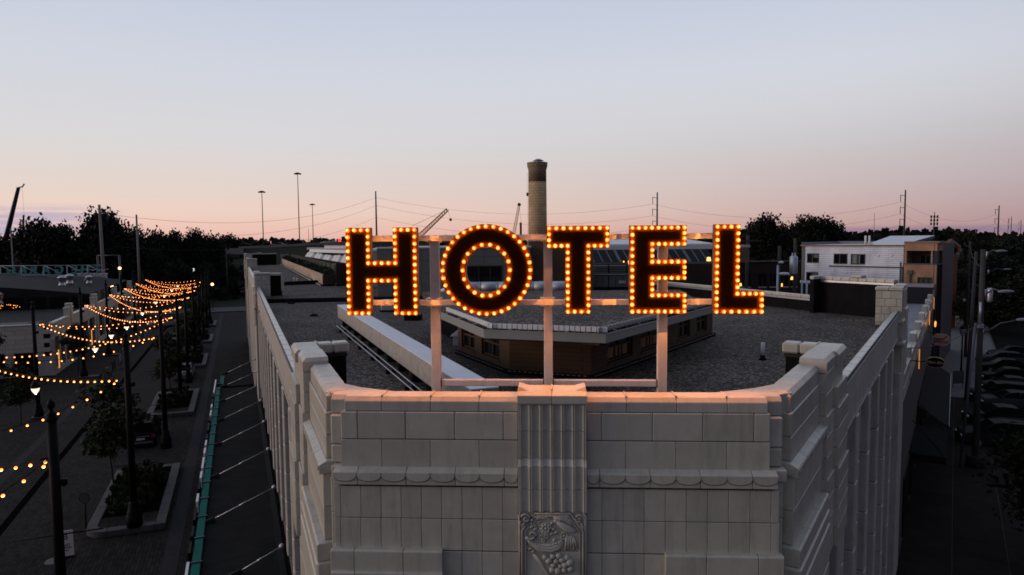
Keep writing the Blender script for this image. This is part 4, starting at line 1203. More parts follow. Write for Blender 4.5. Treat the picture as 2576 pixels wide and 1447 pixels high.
# two thin conduits beside it
p0, p1 = onz(847, 820, Z_ROOF+0.12), onz(1052, 995, Z_ROOF+0.12)
for dx_, lab in ((0.0, 'outer thin conduit on the gravel beside the concrete duct cover'), (0.16, 'inner thin conduit on the gravel beside the concrete duct cover')):
    a, s = FL.inv(p0); a2, s2 = FL.inv(p1)
    t = T('roof_conduit', lab, 'conduit', FL.p(a+dx_, (s+s2)/2, Z_ROOF), group='conduits on the gravel roof')
    k = MB(); k.tube([FL.p(a+dx_, s2-1, Z_ROOF+.12), FL.p(a+dx_, s, Z_ROOF+.12)], 0.016, 6); k.build('conduit', GALV, t)
    for i in range(6):
        q = s2+(s-s2)*(i+.5)/6
        k = MB(); k.fbox(FL, a+dx_-.05, a+dx_+.05, q-.04, q+.04, Z_ROOF, Z_ROOF+.105); k.build('support', BLACKM, t)
# upright white pipes
def vent(px, py0, py1, lab, r=0.055):
    b = onz(px, py1, Z_ROOF)
    h = (py1-py0)/FPX*b.y*1.02
    t = T('vent_pipe', lab, 'vent pipe', b, group='white vent pipes on the roof')
    k = MB(); k.lathe([(r, 0.1), (r, h-.01), (r*.8, h), (r*.8, h-.08)], b, 14); k.build('pipe', PIPEW, t)
    k = MB(); k.lathe([(r*2.2, 0), (r*1.3, .05), (r*1.15, .13)], b, 14); k.build('boot', BLACKM, t)
vent(1918.5, 862, 905, 'white vent pipe alone in the gravel near the stepped corner pier')
vent(2213.5, 771, 806, 'white vent pipe beside the dark end parapet of the short wing')
vent(740, 698, 712, 'short white vent pipe by the dark roof box of the far pier', 0.05)
vent(747, 699, 712, 'slightly taller twin of the short vent pipe by the far pier', 0.05)
# low blue-grey curb box with a crumpled cloth behind the corner front
q0 = FC.hit_b(1215, 985, 1.05)[0]; q1 = FC.hit_b(1390, 985, 1.05)[0]
t = T('roof_hatch', 'flat blue-grey metal hatch just behind the corner parapet', 'hatch', FC.p((q0+q1)/2, 1.4, Z_ROOF), -YAW)
zh = onz(1260, 985, CAM_Z-2.52).z
k = MB(); k.fbox(FC, q0, q1-.1, 0.62, 1.55, Z_ROOF, zh); k.build('curb', DARKMETAL, t)
k = MB(); k.fbox(FC, q0-.03, q1-.06, 0.60, 1.58, zh, zh+0.04); k.build('lid', mat('blue_grey_metal', (0.16, 0.22, 0.27), 0.5, var=.15), t, bevel=.01)
t = T('crumpled_cloth', 'crumpled grey cloth lying on the roof hatch', 'cloth', FC.p(q0+.75, 1.2, zh+.04))
k = MB(); rr = random.Random(4)
nx, ny = 14, 8
vs = [FC.p(q0+.55+.5*i/nx, 0.95+.22*j/ny, zh+.045+(.09*rr.random() if 0 < i < nx and 0 < j < ny else .002)*math.sin(PI*j/ny)) for j in range(ny+1) for i in range(nx+1)]
k.add(vs, [(j*(nx+1)+i, j*(nx+1)+i+1, (j+1)*(nx+1)+i+1, (j+1)*(nx+1)+i) for j in range(ny) for i in range(nx)], 0, True)
k.build('cloth', mat('grey_cloth', (0.18, 0.18, 0.18), 0.95), t)
# small curb-mounted unit seen under the letter H
b = onz(1040, 805, Z_ROOF)
t = T('roof_fan', 'small grey roof fan on a black curb under the letter H', 'fan', b)
k = MB(); k.box(b.x-.35, b.x+.35, b.y-.3, b.y+.3, Z_ROOF, Z_ROOF+.22); k.build('curb', BLACKM, t)
k = MB(); k.hexa([(b.x-.28, b.y-.25, Z_ROOF+.22), (b.x+.28, b.y-.25, Z_ROOF+.22), (b.x+.28, b.y+.25, Z_ROOF+.22), (b.x-.28, b.y+.25, Z_ROOF+.22)], [(b.x-.2, b.y-.18, Z_ROOF+.5), (b.x+.2, b.y-.18, Z_ROOF+.5), (b.x+.2, b.y+.18, Z_ROOF+.5), (b.x-.2, b.y+.18, Z_ROOF+.5)]); k.build('hood', GALV, t, bevel=.02)
b = onz(985, 783, Z_ROOF)
t = T('roof_vent', 'boxy grey roof vent beyond the end of the concrete duct cover', 'roof vent', b)
k = MB(); k.box(b.x-.45, b.x+.45, b.y-.3, b.y+.3, Z_ROOF, Z_ROOF+.55); k.build('housing', GALV, t, bevel=.03)
k = MB(); k.box(b.x-.5, b.x+.5, b.y-.35, b.y+.35, Z_ROOF-.0, Z_ROOF+.08); k.build('curb', BLACKM, t)
for (px, py, lab) in ((733, 764.5, 'low black drain cover in the gravel, the one nearer the long front'), (790, 795, 'black rubber mat lying in the gravel near the H')):
    b = onz(px, py, Z_ROOF); t = T('drain_cover', lab, 'drain cover', b)
    k = MB(); k.lathe([(.2, 0), (.19, .04), (.1, .09), (.02, .1)], b, 14); k.build('dome', BLACKM, t)
# white cap seen left of the clerestory house
b = onz(1150, 868, Z_ROOF)
t = T('gooseneck_vent', 'white hooded vent tucked against the clerestory house', 'vent', b)
k = MB(); k.box(b.x-.13, b.x+.13, b.y-.1, b.y+.1, Z_ROOF, Z_ROOF+.3); k.hexa([(b.x-.2, b.y-.16, Z_ROOF+.3), (b.x+.2, b.y-.16, Z_ROOF+.3), (b.x+.2, b.y+.16, Z_ROOF+.3), (b.x-.2, b.y+.16, Z_ROOF+.3)], [(b.x+.05, b.y-.06, Z_ROOF+.5), (b.x+.15, b.y-.06, Z_ROOF+.5), (b.x+.15, b.y+.06, Z_ROOF+.5), (b.x+.05, b.y+.06, Z_ROOF+.5)]); k.build('hood', WHITE_MEMB, t)

# ---------------------------------------------------------------- long planter with hedge and slatted fence
pn, pf = onz(822.9, 719.8, Z_ROOF), onz(703, 666.6, Z_ROOF)
an, sn = FL.inv(pn); af, sf = FL.inv(pf); am = (an+af)/2
PLANK = brick_mat('pale_planter_boards', (0.56, 0.43, 0.30), (0.40, 0.285, 0.185), (0.08, 0.055, 0.04), FL, 1.3, 0.145, 0.012, 0.8, bump=0.6)
t = T('roof_planter', 'long planter faced in pale boards running along the gravel roof', 'planter', FL.p(am, (sn+sf)/2, Z_ROOF))
k = MB(); k.fbox(FL, am, am+0.14, sn, sf, Z_ROOF+0.12, Z_ROOF+0.86); k.build('board_face', PLANK, t)
k = MB(); k.fbox(FL, am+.14, am+0.95, sn, sf, Z_ROOF+0.12, Z_ROOF+0.80); k.build('trough', BLACKM, t)
k = MB(); k.fbox(FL, am, am+0.95, sn-.04, sn, Z_ROOF+0.12, Z_ROOF+0.86); k.build('end_face', WOODDK, t)
k = MB(); k.fbox(FL, am-.12, am+.9, sn-.1, sf, Z_ROOF, Z_ROOF+0.12); k.build('base', BLACKM, t)
k = MB(); k.tube([FL.p(am-.18, sn-.3, Z_ROOF+.08), FL.p(am-.18, sf, Z_ROOF+.08)], .03, 6); k.build('drain_line', GALV, t)
def leaf_cloud(k, c, rad, n, size, rr, squash=0.9, shell=0.5):
    """leaf-sized faces through an uneven lobe"""
    for _ in range(n):
        v = Vector((rr.gauss(0, 1), rr.gauss(0, 1), rr.gauss(0, 1))).normalized()*(shell+(1-shell)*rr.random())
        p = Vector((c[0]+v.x*rad[0], c[1]+v.y*rad[1], c[2]+v.z*rad[2]))
        s = size*rr.uniform(.6, 1.4)
        d1 = Vector((rr.uniform(-1, 1), rr.uniform(-1, 1), rr.uniform(-.6, .6))).normalized()
        d2 = d1.cross(Vector((rr.uniform(-1, 1), rr.uniform(-1, 1), rr.uniform(-1, 1)))).normalized()
        k.add([p-d1*s, p+d2*s*.6, p+d1*s, p-d2*s*.6], [(0, 1, 2, 3)])
rr = random.Random(11)
t = T('hedge', 'clipped dark hedge growing in the long roof planter', 'hedge', FL.p(am+.6, (sn+sf)/2, Z_ROOF+.8))
k = MB(); q = sn+.4
while q < sf:
    p = FL.p(am+.55, q, Z_ROOF+1.0+.08*rr.random()); leaf_cloud(k, p, (.42, .5, .33), 60, .09, rr); q += .55
k.build('leaves', LEAF, t)
t = T('roof_fence', 'dark slatted wooden fence behind the roof hedge', 'fence', FL.p(am+1.3, (sn+sf)/2, Z_ROOF))
f0 = am+1.25
i = 0; q = sn-.3
PALE_POST = mat('pale_post', (0.28, 0.19, 0.12), 0.8, var=.2)
while q < sf:
    k = MB(); k.fbox(FL, f0-.05, f0+.05, q, q+.09, Z_ROOF, Z_ROOF+1.5); k.build('post', PALE_POST, t)
    for r_ in range(7):
        k = MB(); k.fbox(FL, f0+.06, f0+.085, q, min(q+3.0, sf), Z_ROOF+.35+.17*r_, Z_ROOF+.48+.17*r_); k.build('slat', WOODDK, t)
    q += 3.0
pz0 = FL.p(am+.95, sn-.45)
for i in range(26):                                     # end screen of upright slats facing the corner
    a = am+.95+.12*i
    k = MB(); k.fbox(FL, a, a+.075, sn-.5, sn-.46, Z_ROOF+.1, Z_ROOF+1.72); k.build('slat', WOODDK, t)
for z in (.2, 1.6):
    k = MB(); k.fbox(FL, am+.95, am+4.1, sn-.46, sn-.40, Z_ROOF+z, Z_ROOF+z+.1); k.build('rail', WOODDK, t)
k = MB(); k.fbox(FL, am+.95, am+4.1, sn-.39, sn-.37, Z_ROOF, Z_ROOF+1.68); k.build('backing', BLACK, t)
# striped screen end at the far end of the planter
k = MB()
for i in range(9): k.fbox(FL, am-.1, am+.9, sf+.1, sf+.2, Z_ROOF+.1+.16*i, Z_ROOF+.2+.16*i)
t = T('louvre_screen', 'pale louvred screen closing the far end of the roof planter', 'screen', FL.p(am+.4, sf+.15, Z_ROOF))
for i in range(9):
    k = MB(); k.fbox(FL, am-.1, am+.9, sf+.1, sf+.2, Z_ROOF+.1+.16*i, Z_ROOF+.2+.16*i); k.build('slat', CONC, t)
for a in (am-.1, am+.85):
    k = MB(); k.fbox(FL, a, a+.05, sf+.205, sf+.26, Z_ROOF, Z_ROOF+1.6); k.build('post', CONC, t)

# ================================================================== upper storeys behind
PANEL = mat('grey_green_panel', (0.105, 0.115, 0.105), 0.55, var=.06, vscale=.5, rand=.05)
# grey metal panel block
yb = 40.0
def wall_of_panels(t, x0, x1, y, z0, z1, nx, nz, m, th=.06, name='panel'):
    for i in range(nx):
        for j in range(nz):
            block(t, name, FW, x0+(x1-x0)*i/nx, x0+(x1-x0)*(i+1)/nx, y-th, y, z0+(z1-z0)*j/nz, z0+(z1-z0)*(j+1)/nz, m, .008, .008)
L0, R0 = ony(948, 640, yb), ony(1334, 640, yb)
zt_ = ony(1140, 624, yb).z; z0 = Z_ROOF
t = T('panel_block', 'flat-roofed grey metal panel storey with a dark strip window, behind H and O', 'building', ((L0.x+R0.x)/2, yb+3, Z_ROOF))
xs = ony(1176, 690, yb).x; xe = ony(1262, 690, yb).x
zw0, zw1 = ony(1200, 712, yb).z, ony(1200, 671, yb).z
wall_of_panels(t, L0.x, xs-.06, yb, z0, zt_, 6, 4, PANEL); wall_of_panels(t, xe+.06, R0.x, yb, z0, zt_, 2, 4, PANEL)
wall_of_panels(t, xs-.06, xe+.06, yb, zw1+.05, zt_, 2, 2, PANEL); wall_of_panels(t, xs-.06, xe+.06, yb, z0, zw0-.05, 2, 2, PANEL)
k = MB(); k.box(L0.x, R0.x, yb+.005, yb+9, z0, zt_-.01); k.build('wall_core', PANEL, t)
k = MB(); k.box(L0.x-.05, R0.x+.05, yb-.12, yb+.1, zt_, zt_+.09); k.box(L0.x-.05, R0.x+.05, yb+.1, yb+9, zt_, zt_+.05); k.build('roof', WHITE_MEMB, t)
w = (xe-xs)/3
for i in range(3):
    k = MB(); k.box(xs+w*i+.03, xs+w*(i+1)-.03, yb-.03, yb-.01, zw0, zw1); k.build('window_pane', GLASS, t)
fr_ = MB()
for i in range(4): fr_.box(xs+w*i-.03, xs+w*i+.03, yb-.075, yb-.005, zw0-.04, zw1+.04)
fr_.box(xs-.05, xe+.05, yb-.08, yb-.0, zw1, zw1+.05); fr_.box(xs-.05, xe+.05, yb-.08, yb-.0, zw0-.05, zw0); fr_.build('window_frame', DARKMETAL, t)
# white curb strip and light roof edge over it (left part, with vents)
k = MB(); a, b = ony(905, 625, 44), ony(1010, 625, 44)
# galvanised duct lying in front
yd = 37.5
dl, dr = ony(1120, 724, yd), ony(1428, 724, yd)
t = T('air_duct', 'wide silver air duct lying in front of the grey panel storey', 'duct', ((dl.x+dr.x)/2, yd, Z_ROOF))
n = 7
for i in range(n):
    x0, x1 = dl.x+(dr.x-dl.x)*i/n, dl.x+(dr.x-dl.x)*(i+1)/n
    k = MB(); c = dl.z
    k.tube([(x0, yd, c), (x1-.01, yd, c)], .31, 16); k.build('duct_length', GALV, t)
    k = MB(); k.tube([(x1-.04, yd, c), (x1-.005, yd, c)], .33, 16); k.build('duct_flange', GALV, t)
    k = MB(); k.box(x0+.2, x0+.35, yd-.2, yd+.2, Z_ROOF, c-.3); k.build('support', BLACKM, t)
b = ony(1113, 735, 36)
t = T('gooseneck_pipe', 'bent white pipe end beside the silver air duct', 'pipe', (b.x, 36, Z_ROOF))
pts = [(b.x-.12, 36, Z_ROOF+.1), (b.x-.12, 36, Z_ROOF+.45), (b.x-.02, 36, Z_ROOF+.7), (b.x+.22, 36, Z_ROOF+.8), (b.x+.7, 36, Z_ROOF+.8)]
k = MB(); k.tube(pts, .12, 12); k.build('pipe', PIPEW, t)
k = MB(); k.lathe([(.3, 0), (.2, .1), (.16, .14)], (b.x-.12, 36, Z_ROOF), 14); k.build('boot', BLACKM, t)
# tan brick stair head
yb2 = 43.0
TAN = brick_mat('tan_brick', (0.16, 0.105, 0.06), (0.12, 0.078, 0.045), (0.09, 0.07, 0.05), FW, 0.22, 0.075, 0.01, .85)
def fw_brick(name, c1, c2, mo, bw=.22, bh=.075): return brick_mat(name, c1, c2, mo, Frame((0, 0), (0, 1), (1, 0)), bw, bh, .01, .85)
TAN = fw_brick('tan_brick_wall', (0.155, 0.098, 0.052), (0.115, 0.072, 0.040), (0.10, 0.078, 0.055))
L1, R1 = ony(1330, 650, yb2), ony(1493, 650, yb2)
t = T('brick_stair_head', 'plain tan brick block rising between the letters O and T', 'building', ((L1.x+R1.x)/2, yb2+2, Z_ROOF))
zt2 = ony(1400, 607, yb2).z
k = MB(); k.box(L1.x, R1.x, yb2, yb2+4, Z_ROOF, zt2); k.build('brick_wall', TAN, t)
k = MB(); k.box(L1.x-.05, R1.x+.05, yb2-.06, yb2+4.1, zt2, zt2+.08); k.build('coping', GALV, t)
# tall round chimney of tan brick
yc = 110.0
c = ony(1352.5, 585, yc)
RB_ = (1376-1330)/2/FPX*yc
ztop = ony(1352, 412, yc).z
BRK = mat('chimney_brick', (0.30, 0.225, 0.14), .85)
CHB = brick_mat('chimney_tile', (0.54, 0.37, 0.19), (0.46, 0.31, 0.155), (0.30, 0.20, 0.105), FW, .6, .42, .035, .85, bump=.6)
def ring_coords(m, cx, cy, rad):
    t_ = m.node_tree; N = t_.nodes; L = t_.links
    br = next(n for n in N if n.type == 'TEX_BRICK')
    geo = N.new('ShaderNodeNewGeometry'); sp = N.new('ShaderNodeSeparateXYZ'); L.new(geo.outputs['Position'], sp.inputs[0])
    ax = N.new('ShaderNodeMath'); ax.operation = 'SUBTRACT'; L.new(sp.outputs[0], ax.inputs[0]); ax.inputs[1].default_value = cx
    ay = N.new('ShaderNodeMath'); ay.operation = 'SUBTRACT'; L.new(sp.outputs[1], ay.inputs[0]); ay.inputs[1].default_value = cy
    at = N.new('ShaderNodeMath'); at.operation = 'ARCTAN2'; L.new(ay.outputs[0], at.inputs[0]); L.new(ax.outputs[0], at.inputs[1])
    mu = N.new('ShaderNodeMath'); mu.operation = 'MULTIPLY'; L.new(at.outputs[0], mu.inputs[0]); mu.inputs[1].default_value = rad
    cb = N.new('ShaderNodeCombineXYZ'); L.new(mu.outputs[0], cb.inputs[0]); L.new(sp.outputs[2], cb.inputs[1]); L.new(cb.outputs[0], br.inputs['Vector'])
ring_coords(CHB, c.x, yc, RB_)
t = T('brick_chimney', 'tall round tan brick chimney with a dark flared crown and metal cowl', 'chimney', (c.x, yc, 0))
pc_ = lambda py: ony(1352, py, yc).z
k = MB(); k.lathe([(RB_*1.13, 0), (RB_*1.02, pc_(590)), (RB_*.98, pc_(458))], (c.x, yc, 0), 40); k.build('shaft', CHB, t)
CHD = brick_mat('chimney_tile_dark', (0.33, 0.245, 0.14), (0.28, 0.205, 0.115), (0.18, 0.13, 0.08), FW, .6, .42, .035, .85, bump=.6)
ring_coords(CHD, c.x, yc, RB_)
k = MB(); k.lathe([(RB_*.981, pc_(458)), (RB_*.975, pc_(428)), (RB_*1.10, pc_(418)), (RB_*1.10, pc_(411.5))], (c.x, yc, 0), 40); k.build('crown', CHD, t)
k = MB(); k.lathe([(RB_*1.12, pc_(411.5)), (RB_*1.12, pc_(409.5)), (RB_*.9, pc_(408.5))], (c.x, yc, 0), 40); k.build('cap_ring', CONC, t)
k = MB(); k.lathe([(.45, pc_(408.5)), (.45, pc_(405))], (c.x+.15, yc, 0), 14); k.lathe([(.85, pc_(405)), (.85, pc_(403.6)), (.5, pc_(402.4)), (.45, pc_(400.5)), (.1, pc_(399.8))], (c.x+.15, yc, 0), 16); k.build('cowl', GALV, t)
k = MB()
for i in range(44): k.box(c.x-RB_*1.06-.12, c.x-RB_*1.06, yc-.15, yc+.15, pc_(640)+.3*i, pc_(640)+.3*i+.04)
k.build('ladder_rungs', DARKMETAL, t, kind='stuff')
b = ony(1329, 490, yc)
k = MB(); k.box(b.x-.3, b.x+.1, yc-.2, yc+.1, b.z-.2, b.z+.3); k.build('lamp_box', BLACK, t)
# clerestory range with slanted glass (behind T and E), brick ends
yr = 52.0
def Y(px, py, y=yr): return ony(px, py, y)
DKBRICK = fw_brick('brown_brick_wall', (0.036, 0.020, 0.014), (0.028, 0.016, 0.011), (0.02, 0.013, 0.01))
t = T('clerestory_range', 'long upper storey with slanted dark glazing and louvres behind the letters T and E', 'building', (Y(1600, 650).x, yr+4, Z_ROOF))
xl, xr = Y(1462, 640).x, Y(1790, 640).x
zsk = (Y(1600, 659).z, Y(1600, 629).z)
def slant(t, x0, x1, z0, z1, y0, y1, name, m, th=.05):
    k = MB(); k.hexa([(x0, y0, z0), (x1, y0, z0), (x1, y0+th, z0-.02), (x0, y0+th, z0-.02)], [(x0, y1, z1), (x1, y1, z1), (x1, y1+th, z1-.02), (x0, y1+th, z1-.02)]); return k.build(name, m, t)
npn = 15
sh = .35
for i in range(npn):
    x0, x1 = xl+(xr-xl)*i/npn, xl+(xr-xl)*(i+1)/npn
    k = MB(); k.hexa([(x0+.06+sh, yr-.02, zsk[0]), (x1-.04+sh, yr-.02, zsk[0]), (x1-.04+sh, yr+.03, zsk[0]), (x0+.06+sh, yr+.03, zsk[0])], [(x0+.06, yr+.9, zsk[1]), (x1-.04, yr+.9, zsk[1]), (x1-.04, yr+.95, zsk[1]), (x0+.06, yr+.95, zsk[1])]); k.build('glass_pane', GLASS, t)
    k = MB(); wdt = .10 if i % 4 else .22
    k.hexa([(x0-wdt/2+sh, yr-.09, zsk[0]), (x0+wdt/2+sh, yr-.09, zsk[0]), (x0+wdt/2+sh, yr+.02, zsk[0]), (x0-wdt/2+sh, yr+.02, zsk[0])], [(x0-wdt/2, yr+.84, zsk[1]), (x0+wdt/2, yr+.84, zsk[1]), (x0+wdt/2, yr+.95, zsk[1]), (x0-wdt/2, yr+.95, zsk[1])]); k.build('glazing_bar', PANEL, t)
slant(t, xl-.2, xr+.6, zsk[1]+.02, Y(1600, 618).z, yr+.9, yr+1.05, 'fascia', mat('pale_fascia', (.34, .34, .33), .55))
k = MB(); k.hexa([(xl-.2, yr+1.1, Y(1600, 618).z), (xr+.6, yr+1.1, Y(1600, 618).z), (xr+.6, yr+12, Y(1600, 604).z), (xl-.2, yr+12, Y(1600, 604).z)], [(xl-.2, yr+1.1, Y(1600, 618).z+.1), (xr+.6, yr+1.1, Y(1600, 618).z+.1), (xr+.6, yr+12, Y(1600, 604).z+.1), (xl-.2, yr+12, Y(1600, 604).z+.1)]); k.build('roof', WHITE_MEMB, t)
k = MB(); k.box(xl, xr+.5, yr+1.4, yr+12, Z_ROOF-1, Y(1600, 620).z); k.build('inner_core', BLACKM, t)
k = MB(); k.box(xl, xr+1.0, yr-.12, yr+.3, Y(1600, 664.5).z, zsk[0]-.03); k.build('sill', PANEL, t)
for j in range(6):                                    # louvre bank
    z = Y(1540, 690).z + .125*j
    for (xa, xb) in ((Y(1488, 680).x, Y(1528, 680).x), (Y(1532, 680).x, Y(1574, 680).x), (Y(1578, 680).x, Y(1640, 680).x)):
        k = MB(); k.hexa([(xa, yr-.30, z), (xb, yr-.30, z), (xb, yr-.2, z+.0), (xa, yr-.2, z+.0)], [(xa, yr-.20, z+.085), (xb, yr-.20, z+.085), (xb, yr-.15, z+.085), (xa, yr-.15, z+.085)]); k.build('louvre', PANEL, t)
k = MB(); k.box(xl, xr+1.2, yr-.14, yr+.2, Z_ROOF-2, Y(1600, 665).z); k.build('lower_wall', DKBRICK, t)
for px, py, c_ in ((1582, 708, 1), (1626, 716, 1)): pass
# lamps behind the glass
LAMPW = glow_mat('shade_glow', (1.0, 0.50, 0.14), 2.2)
FLAME = glow_mat('small_lamp', (1.0, 0.33, 0.06), 4.0)
def lit_shade(px, py, y, lab, w=.34, h=.30, m=None):
    p = ony(px, py, y)
    t = T('table_lamp', lab, 'lamp', (p.x, y, p.z-h/2-.25), group='lamps glowing behind windows')
    k = MB(); k.lathe([(w/2, 0), (w*.36, h)], (p.x, y, p.z-h/2), 14); k.build('lamp_shade', m or LAMPW, t)
    k = MB(); k.lathe([(.09, -.25), (.02, -.2), (.02, 0)], (p.x, y, p.z-h/2), 10); k.build('lamp_base', DARKMETAL, t)
lit_shade(1783, 652, yr-.02, 'cream shaded lamp glowing in the slanted glazing between E and L')
lit_shade(1582.5, 660.5, yr-.05, 'amber lamp glowing low in the slanted glazing beside the T', .2, .26, FLAME)
lit_shade(1569, 660, yr-.05, 'small amber lamp next to the brighter one beside the T', .1, .2, FLAME)
# rooftop units between T and E
yh = 44.0
for (xa, xb, lab) in ((1488, 1530, 'grey rooftop air unit, the narrower one nearer the T'), (1532, 1586, 'grey rooftop air unit with a data plate, the wider one beside the E')):
    a, b = ony(xa, 735, yh), ony(xb, 735, yh)
    t = T('air_unit', lab, 'air unit', ((a.x+b.x)/2, yh+.6, Z_ROOF), group='rooftop air units')
    zz = ony(xa, 694, yh).z
    k = MB(); k.box(a.x, b.x, yh, yh+1.4, Z_ROOF+.25, zz); k.build('cabinet', mat('unit_grey', (.075, .075, .08), .5, var=.15), t, bevel=.02)
    k = MB(); k.box(a.x-.03, b.x+.03, yh-.04, yh+1.45, zz, zz+.06); k.build('lid', mat('unit_lid', (.05, .05, .053), .8, spec=.1), t)
    k = MB(); k.box(a.x+.05, b.x-.05, yh+.05, yh+1.3, Z_ROOF, Z_ROOF+.25); k.build('curb', BLACKM, t)
    for q in (.3, .66):
        x = a.x+(b.x-a.x)*q
        k = MB(); k.box(x-.01, x+.01, yh-.012, yh, Z_ROOF+.3, zz-.05); k.build('door_seam', BLACK, t)
        k = MB(); k.box(x+.05, x+.12, yh-.035, yh, zz-.35, zz-.3); k.build('latch', DARKMETAL, t)
    if xa > 1500:
        x = a.x+(b.x-a.x)*.6
        k = MB(); k.box(x-.2, x+.25, yh-.015, yh, Z_ROOF+.5, Z_ROOF+.68); k.build('data_plate', GALV, t)
# brown brick range on the right, with lit windows
yw = 66.0
xl, xr = ony(1640, 660, yw).x, ony(2014, 660, yw).x
t = T('brown_brick_range', 'long brown brick range with dark windows behind the E and L', 'building', ((xl+xr)/2, yw+4, 0))
zt_ = ony(1800, 661, yw).z
wins = [(1659, 1682), (1696, 1719), (1730, 1745), (1868, 1889), (1908, 1929), (1936, 1955), (1962, 1984), (1990, 2006)]
wz0, wz1 = ony(1800, 722, yw).z, ony(1800, 690, yw).z
xs_ = [xl] + [ony(p, 700, yw).x for w_ in wins for p in w_] + [xr]
k = MB(); k.box(xl, xr, yw, yw+.3, wz1, zt_); k.build('brick_band', DKBRICK, t)
k = MB(); k.box(xl, xr, yw, yw+.3, 0, wz0); k.build('brick_band', DKBRICK, t)
for i in range(0, len(xs_), 2):
    k = MB(); k.box(xs_[i], xs_[i+1], yw, yw+.3, wz0, wz1); k.build('brick_pier', DKBRICK, t)
for i, w_ in enumerate(wins):
    a, b = ony(w_[0], 700, yw).x, ony(w_[1], 700, yw).x
    k = MB(); k.box(a, b, yw+.15, yw+.2, wz0, wz1); k.build('window_pane', GLASS, t)
    k = MB(); k.box(a, b, yw-.05, yw+.1, wz0-.12, wz0-.005); k.build('sill', CONC, t)
    k = MB(); k.box((a+b)/2-.04, (a+b)/2+.04, yw+.10, yw+.145, wz0, wz1); k.build('mullion', DARKMETAL, t)
k = MB(); k.box(xl-.1, xr+.1, yw-.1, yw+.35, zt_, zt_+.12); k.build('coping', DARKMETAL, t)
k = MB(); k.box(xl, xr, yw+.3, yw+10, 0, zt_-.3); k.build('inner_core', BLACKM, t)
tb = T('tan_brick_end', 'tan brick end block with a pale band between the E and L', 'building', (ony(1825, 640, 56).x, 57, Z_ROOF))
a, b = ony(1770, 640, 56), ony(1885, 640, 56)
zq0, zq1 = ony(1800, 661, 56).z, ony(1800, 623, 56).z
k = MB(); k.extrude([(a.x+.9, 56, zq0), (b.x, 56, zq0), (b.x, 56, zq1), (a.x, 56, zq1)], (0, 5, 0)); k.build('brick_wall', fw_brick('tan_brick_end_wall', (.20, .135, .085), (.15, .1, .065), (.1, .08, .06)), tb)
k = MB(); k.box(a.x-.05, b.x+.05, 55.93, 61, zq1, zq1+.18); k.build('coping', mat('pale_fascia', (.34, .34, .33), .55), tb)
for px, py, lab, w_ in ((1708, 717, 'cream lamp in the left lit window of the brown brick range', .30), (1727, 712, 'faint amber lamp in the second lit window of the brown brick range', .2), (1862, 716, 'round amber lamp shining beside the foot of the L', .3), (1967, 717, 'tiny flame-like lamp in a window right of the L', .12), (1994, 700, 'warm shaded lamp in the last window before the white apartments', .5)):
    lit_shade(px, py, yw+.05, lab, w_, .28, FLAME if w_ in (.2, .12) else LAMPW)
# sawtooth roof with ribbed white front at the far left behind the hedge
t = T('sawtooth_roof', 'white sawtooth roof with a ribbed slanting front behind the roof hedge', 'building', (ony(820, 640, 66).x, 68, Z_ROOF))
WH = mat('white_ribbed_metal', (.66, .60, .54), .5, var=.06)
ys = lambda px: 78 - (px-767)/(880-767)*16
def S(px, py, off=0): return ony(px, py, ys(px)+off)
k = MB(); k.hexa([S(777, 634.5, 2.2), S(905, 638.5, 2.2), S(905, 638.5, 2.5), S(777, 634.5, 2.5)], [S(780, 627, 3.0), S(905, 631.5, 3.0), S(905, 631.5, 3.3), S(780, 627, 3.3)]); k.build('fascia', WH, t)
nb = 17
for i in range(nb):
    x0 = 775+(905-775)*i/nb; x1 = 775+(905-775)*(i+1)/nb
    d = -8-3*(i/nb)
    up = lambda x: 634.8+(x-775)*.031
    lo = lambda x: 645+(x-775)*.16
    m_ = GLASS if i % 3 == 2 else WH
    k = MB(); k.hexa([S(x0+d, lo(x0)), S(x1+d-.6, lo(x1)), S(x1+d-.6, lo(x1), .2), S(x0+d, lo(x0), .2)], [S(x0, up(x0), 2.2), S(x1-.6, up(x1), 2.2), S(x1-.6, up(x1), 2.4), S(x0, up(x0), 2.4)])
    k.build('glass_strip' if i % 3 == 2 else 'ribbed_panel', m_, t)
k = MB(); k.hexa([S(768, 645, 2.6), S(905, 664, 2.6), S(905, 664, 8), S(768, 645, 8)], [S(778, 630, 3.2), S(905, 632, 3.2), S(905, 632, 8), S(778, 630, 8)]); k.build('inner_core', BLACKM, t)
k = MB(); k.hexa([S(772, 628, 3.4), S(905, 632, 3.4), S(905, 632, 12), S(772, 628, 12)], [S(772, 624.8, 3.4), S(905, 628, 3.4), S(905, 624, 12), S(772, 622.5, 12)]); k.build('roof', CONC, t)
t = T('roof_plant_box', 'pale flat box on top of the sawtooth roof, left of the H', 'roof box', ony(845, 625, 74))
k = MB(); k.hexa([ony(816, 628, 76), ony(905, 630, 70), ony(905, 630, 76), ony(816, 628, 82)], [ony(816, 618.5, 76), ony(905, 619.5, 70), ony(905, 618, 76), ony(816, 618, 82)]); k.build('box', WHITE_MEMB, t)
k = MB(); k.hexa([ony(815, 618.5, 75.8), ony(906, 619.5, 69.8), ony(906, 618, 76), ony(815, 618, 82)], [ony(815, 617.3, 75.8), ony(906, 618.3, 69.8), ony(906, 616.8, 76), ony(815, 616.8, 82)]); k.build('lid', CONC, t)
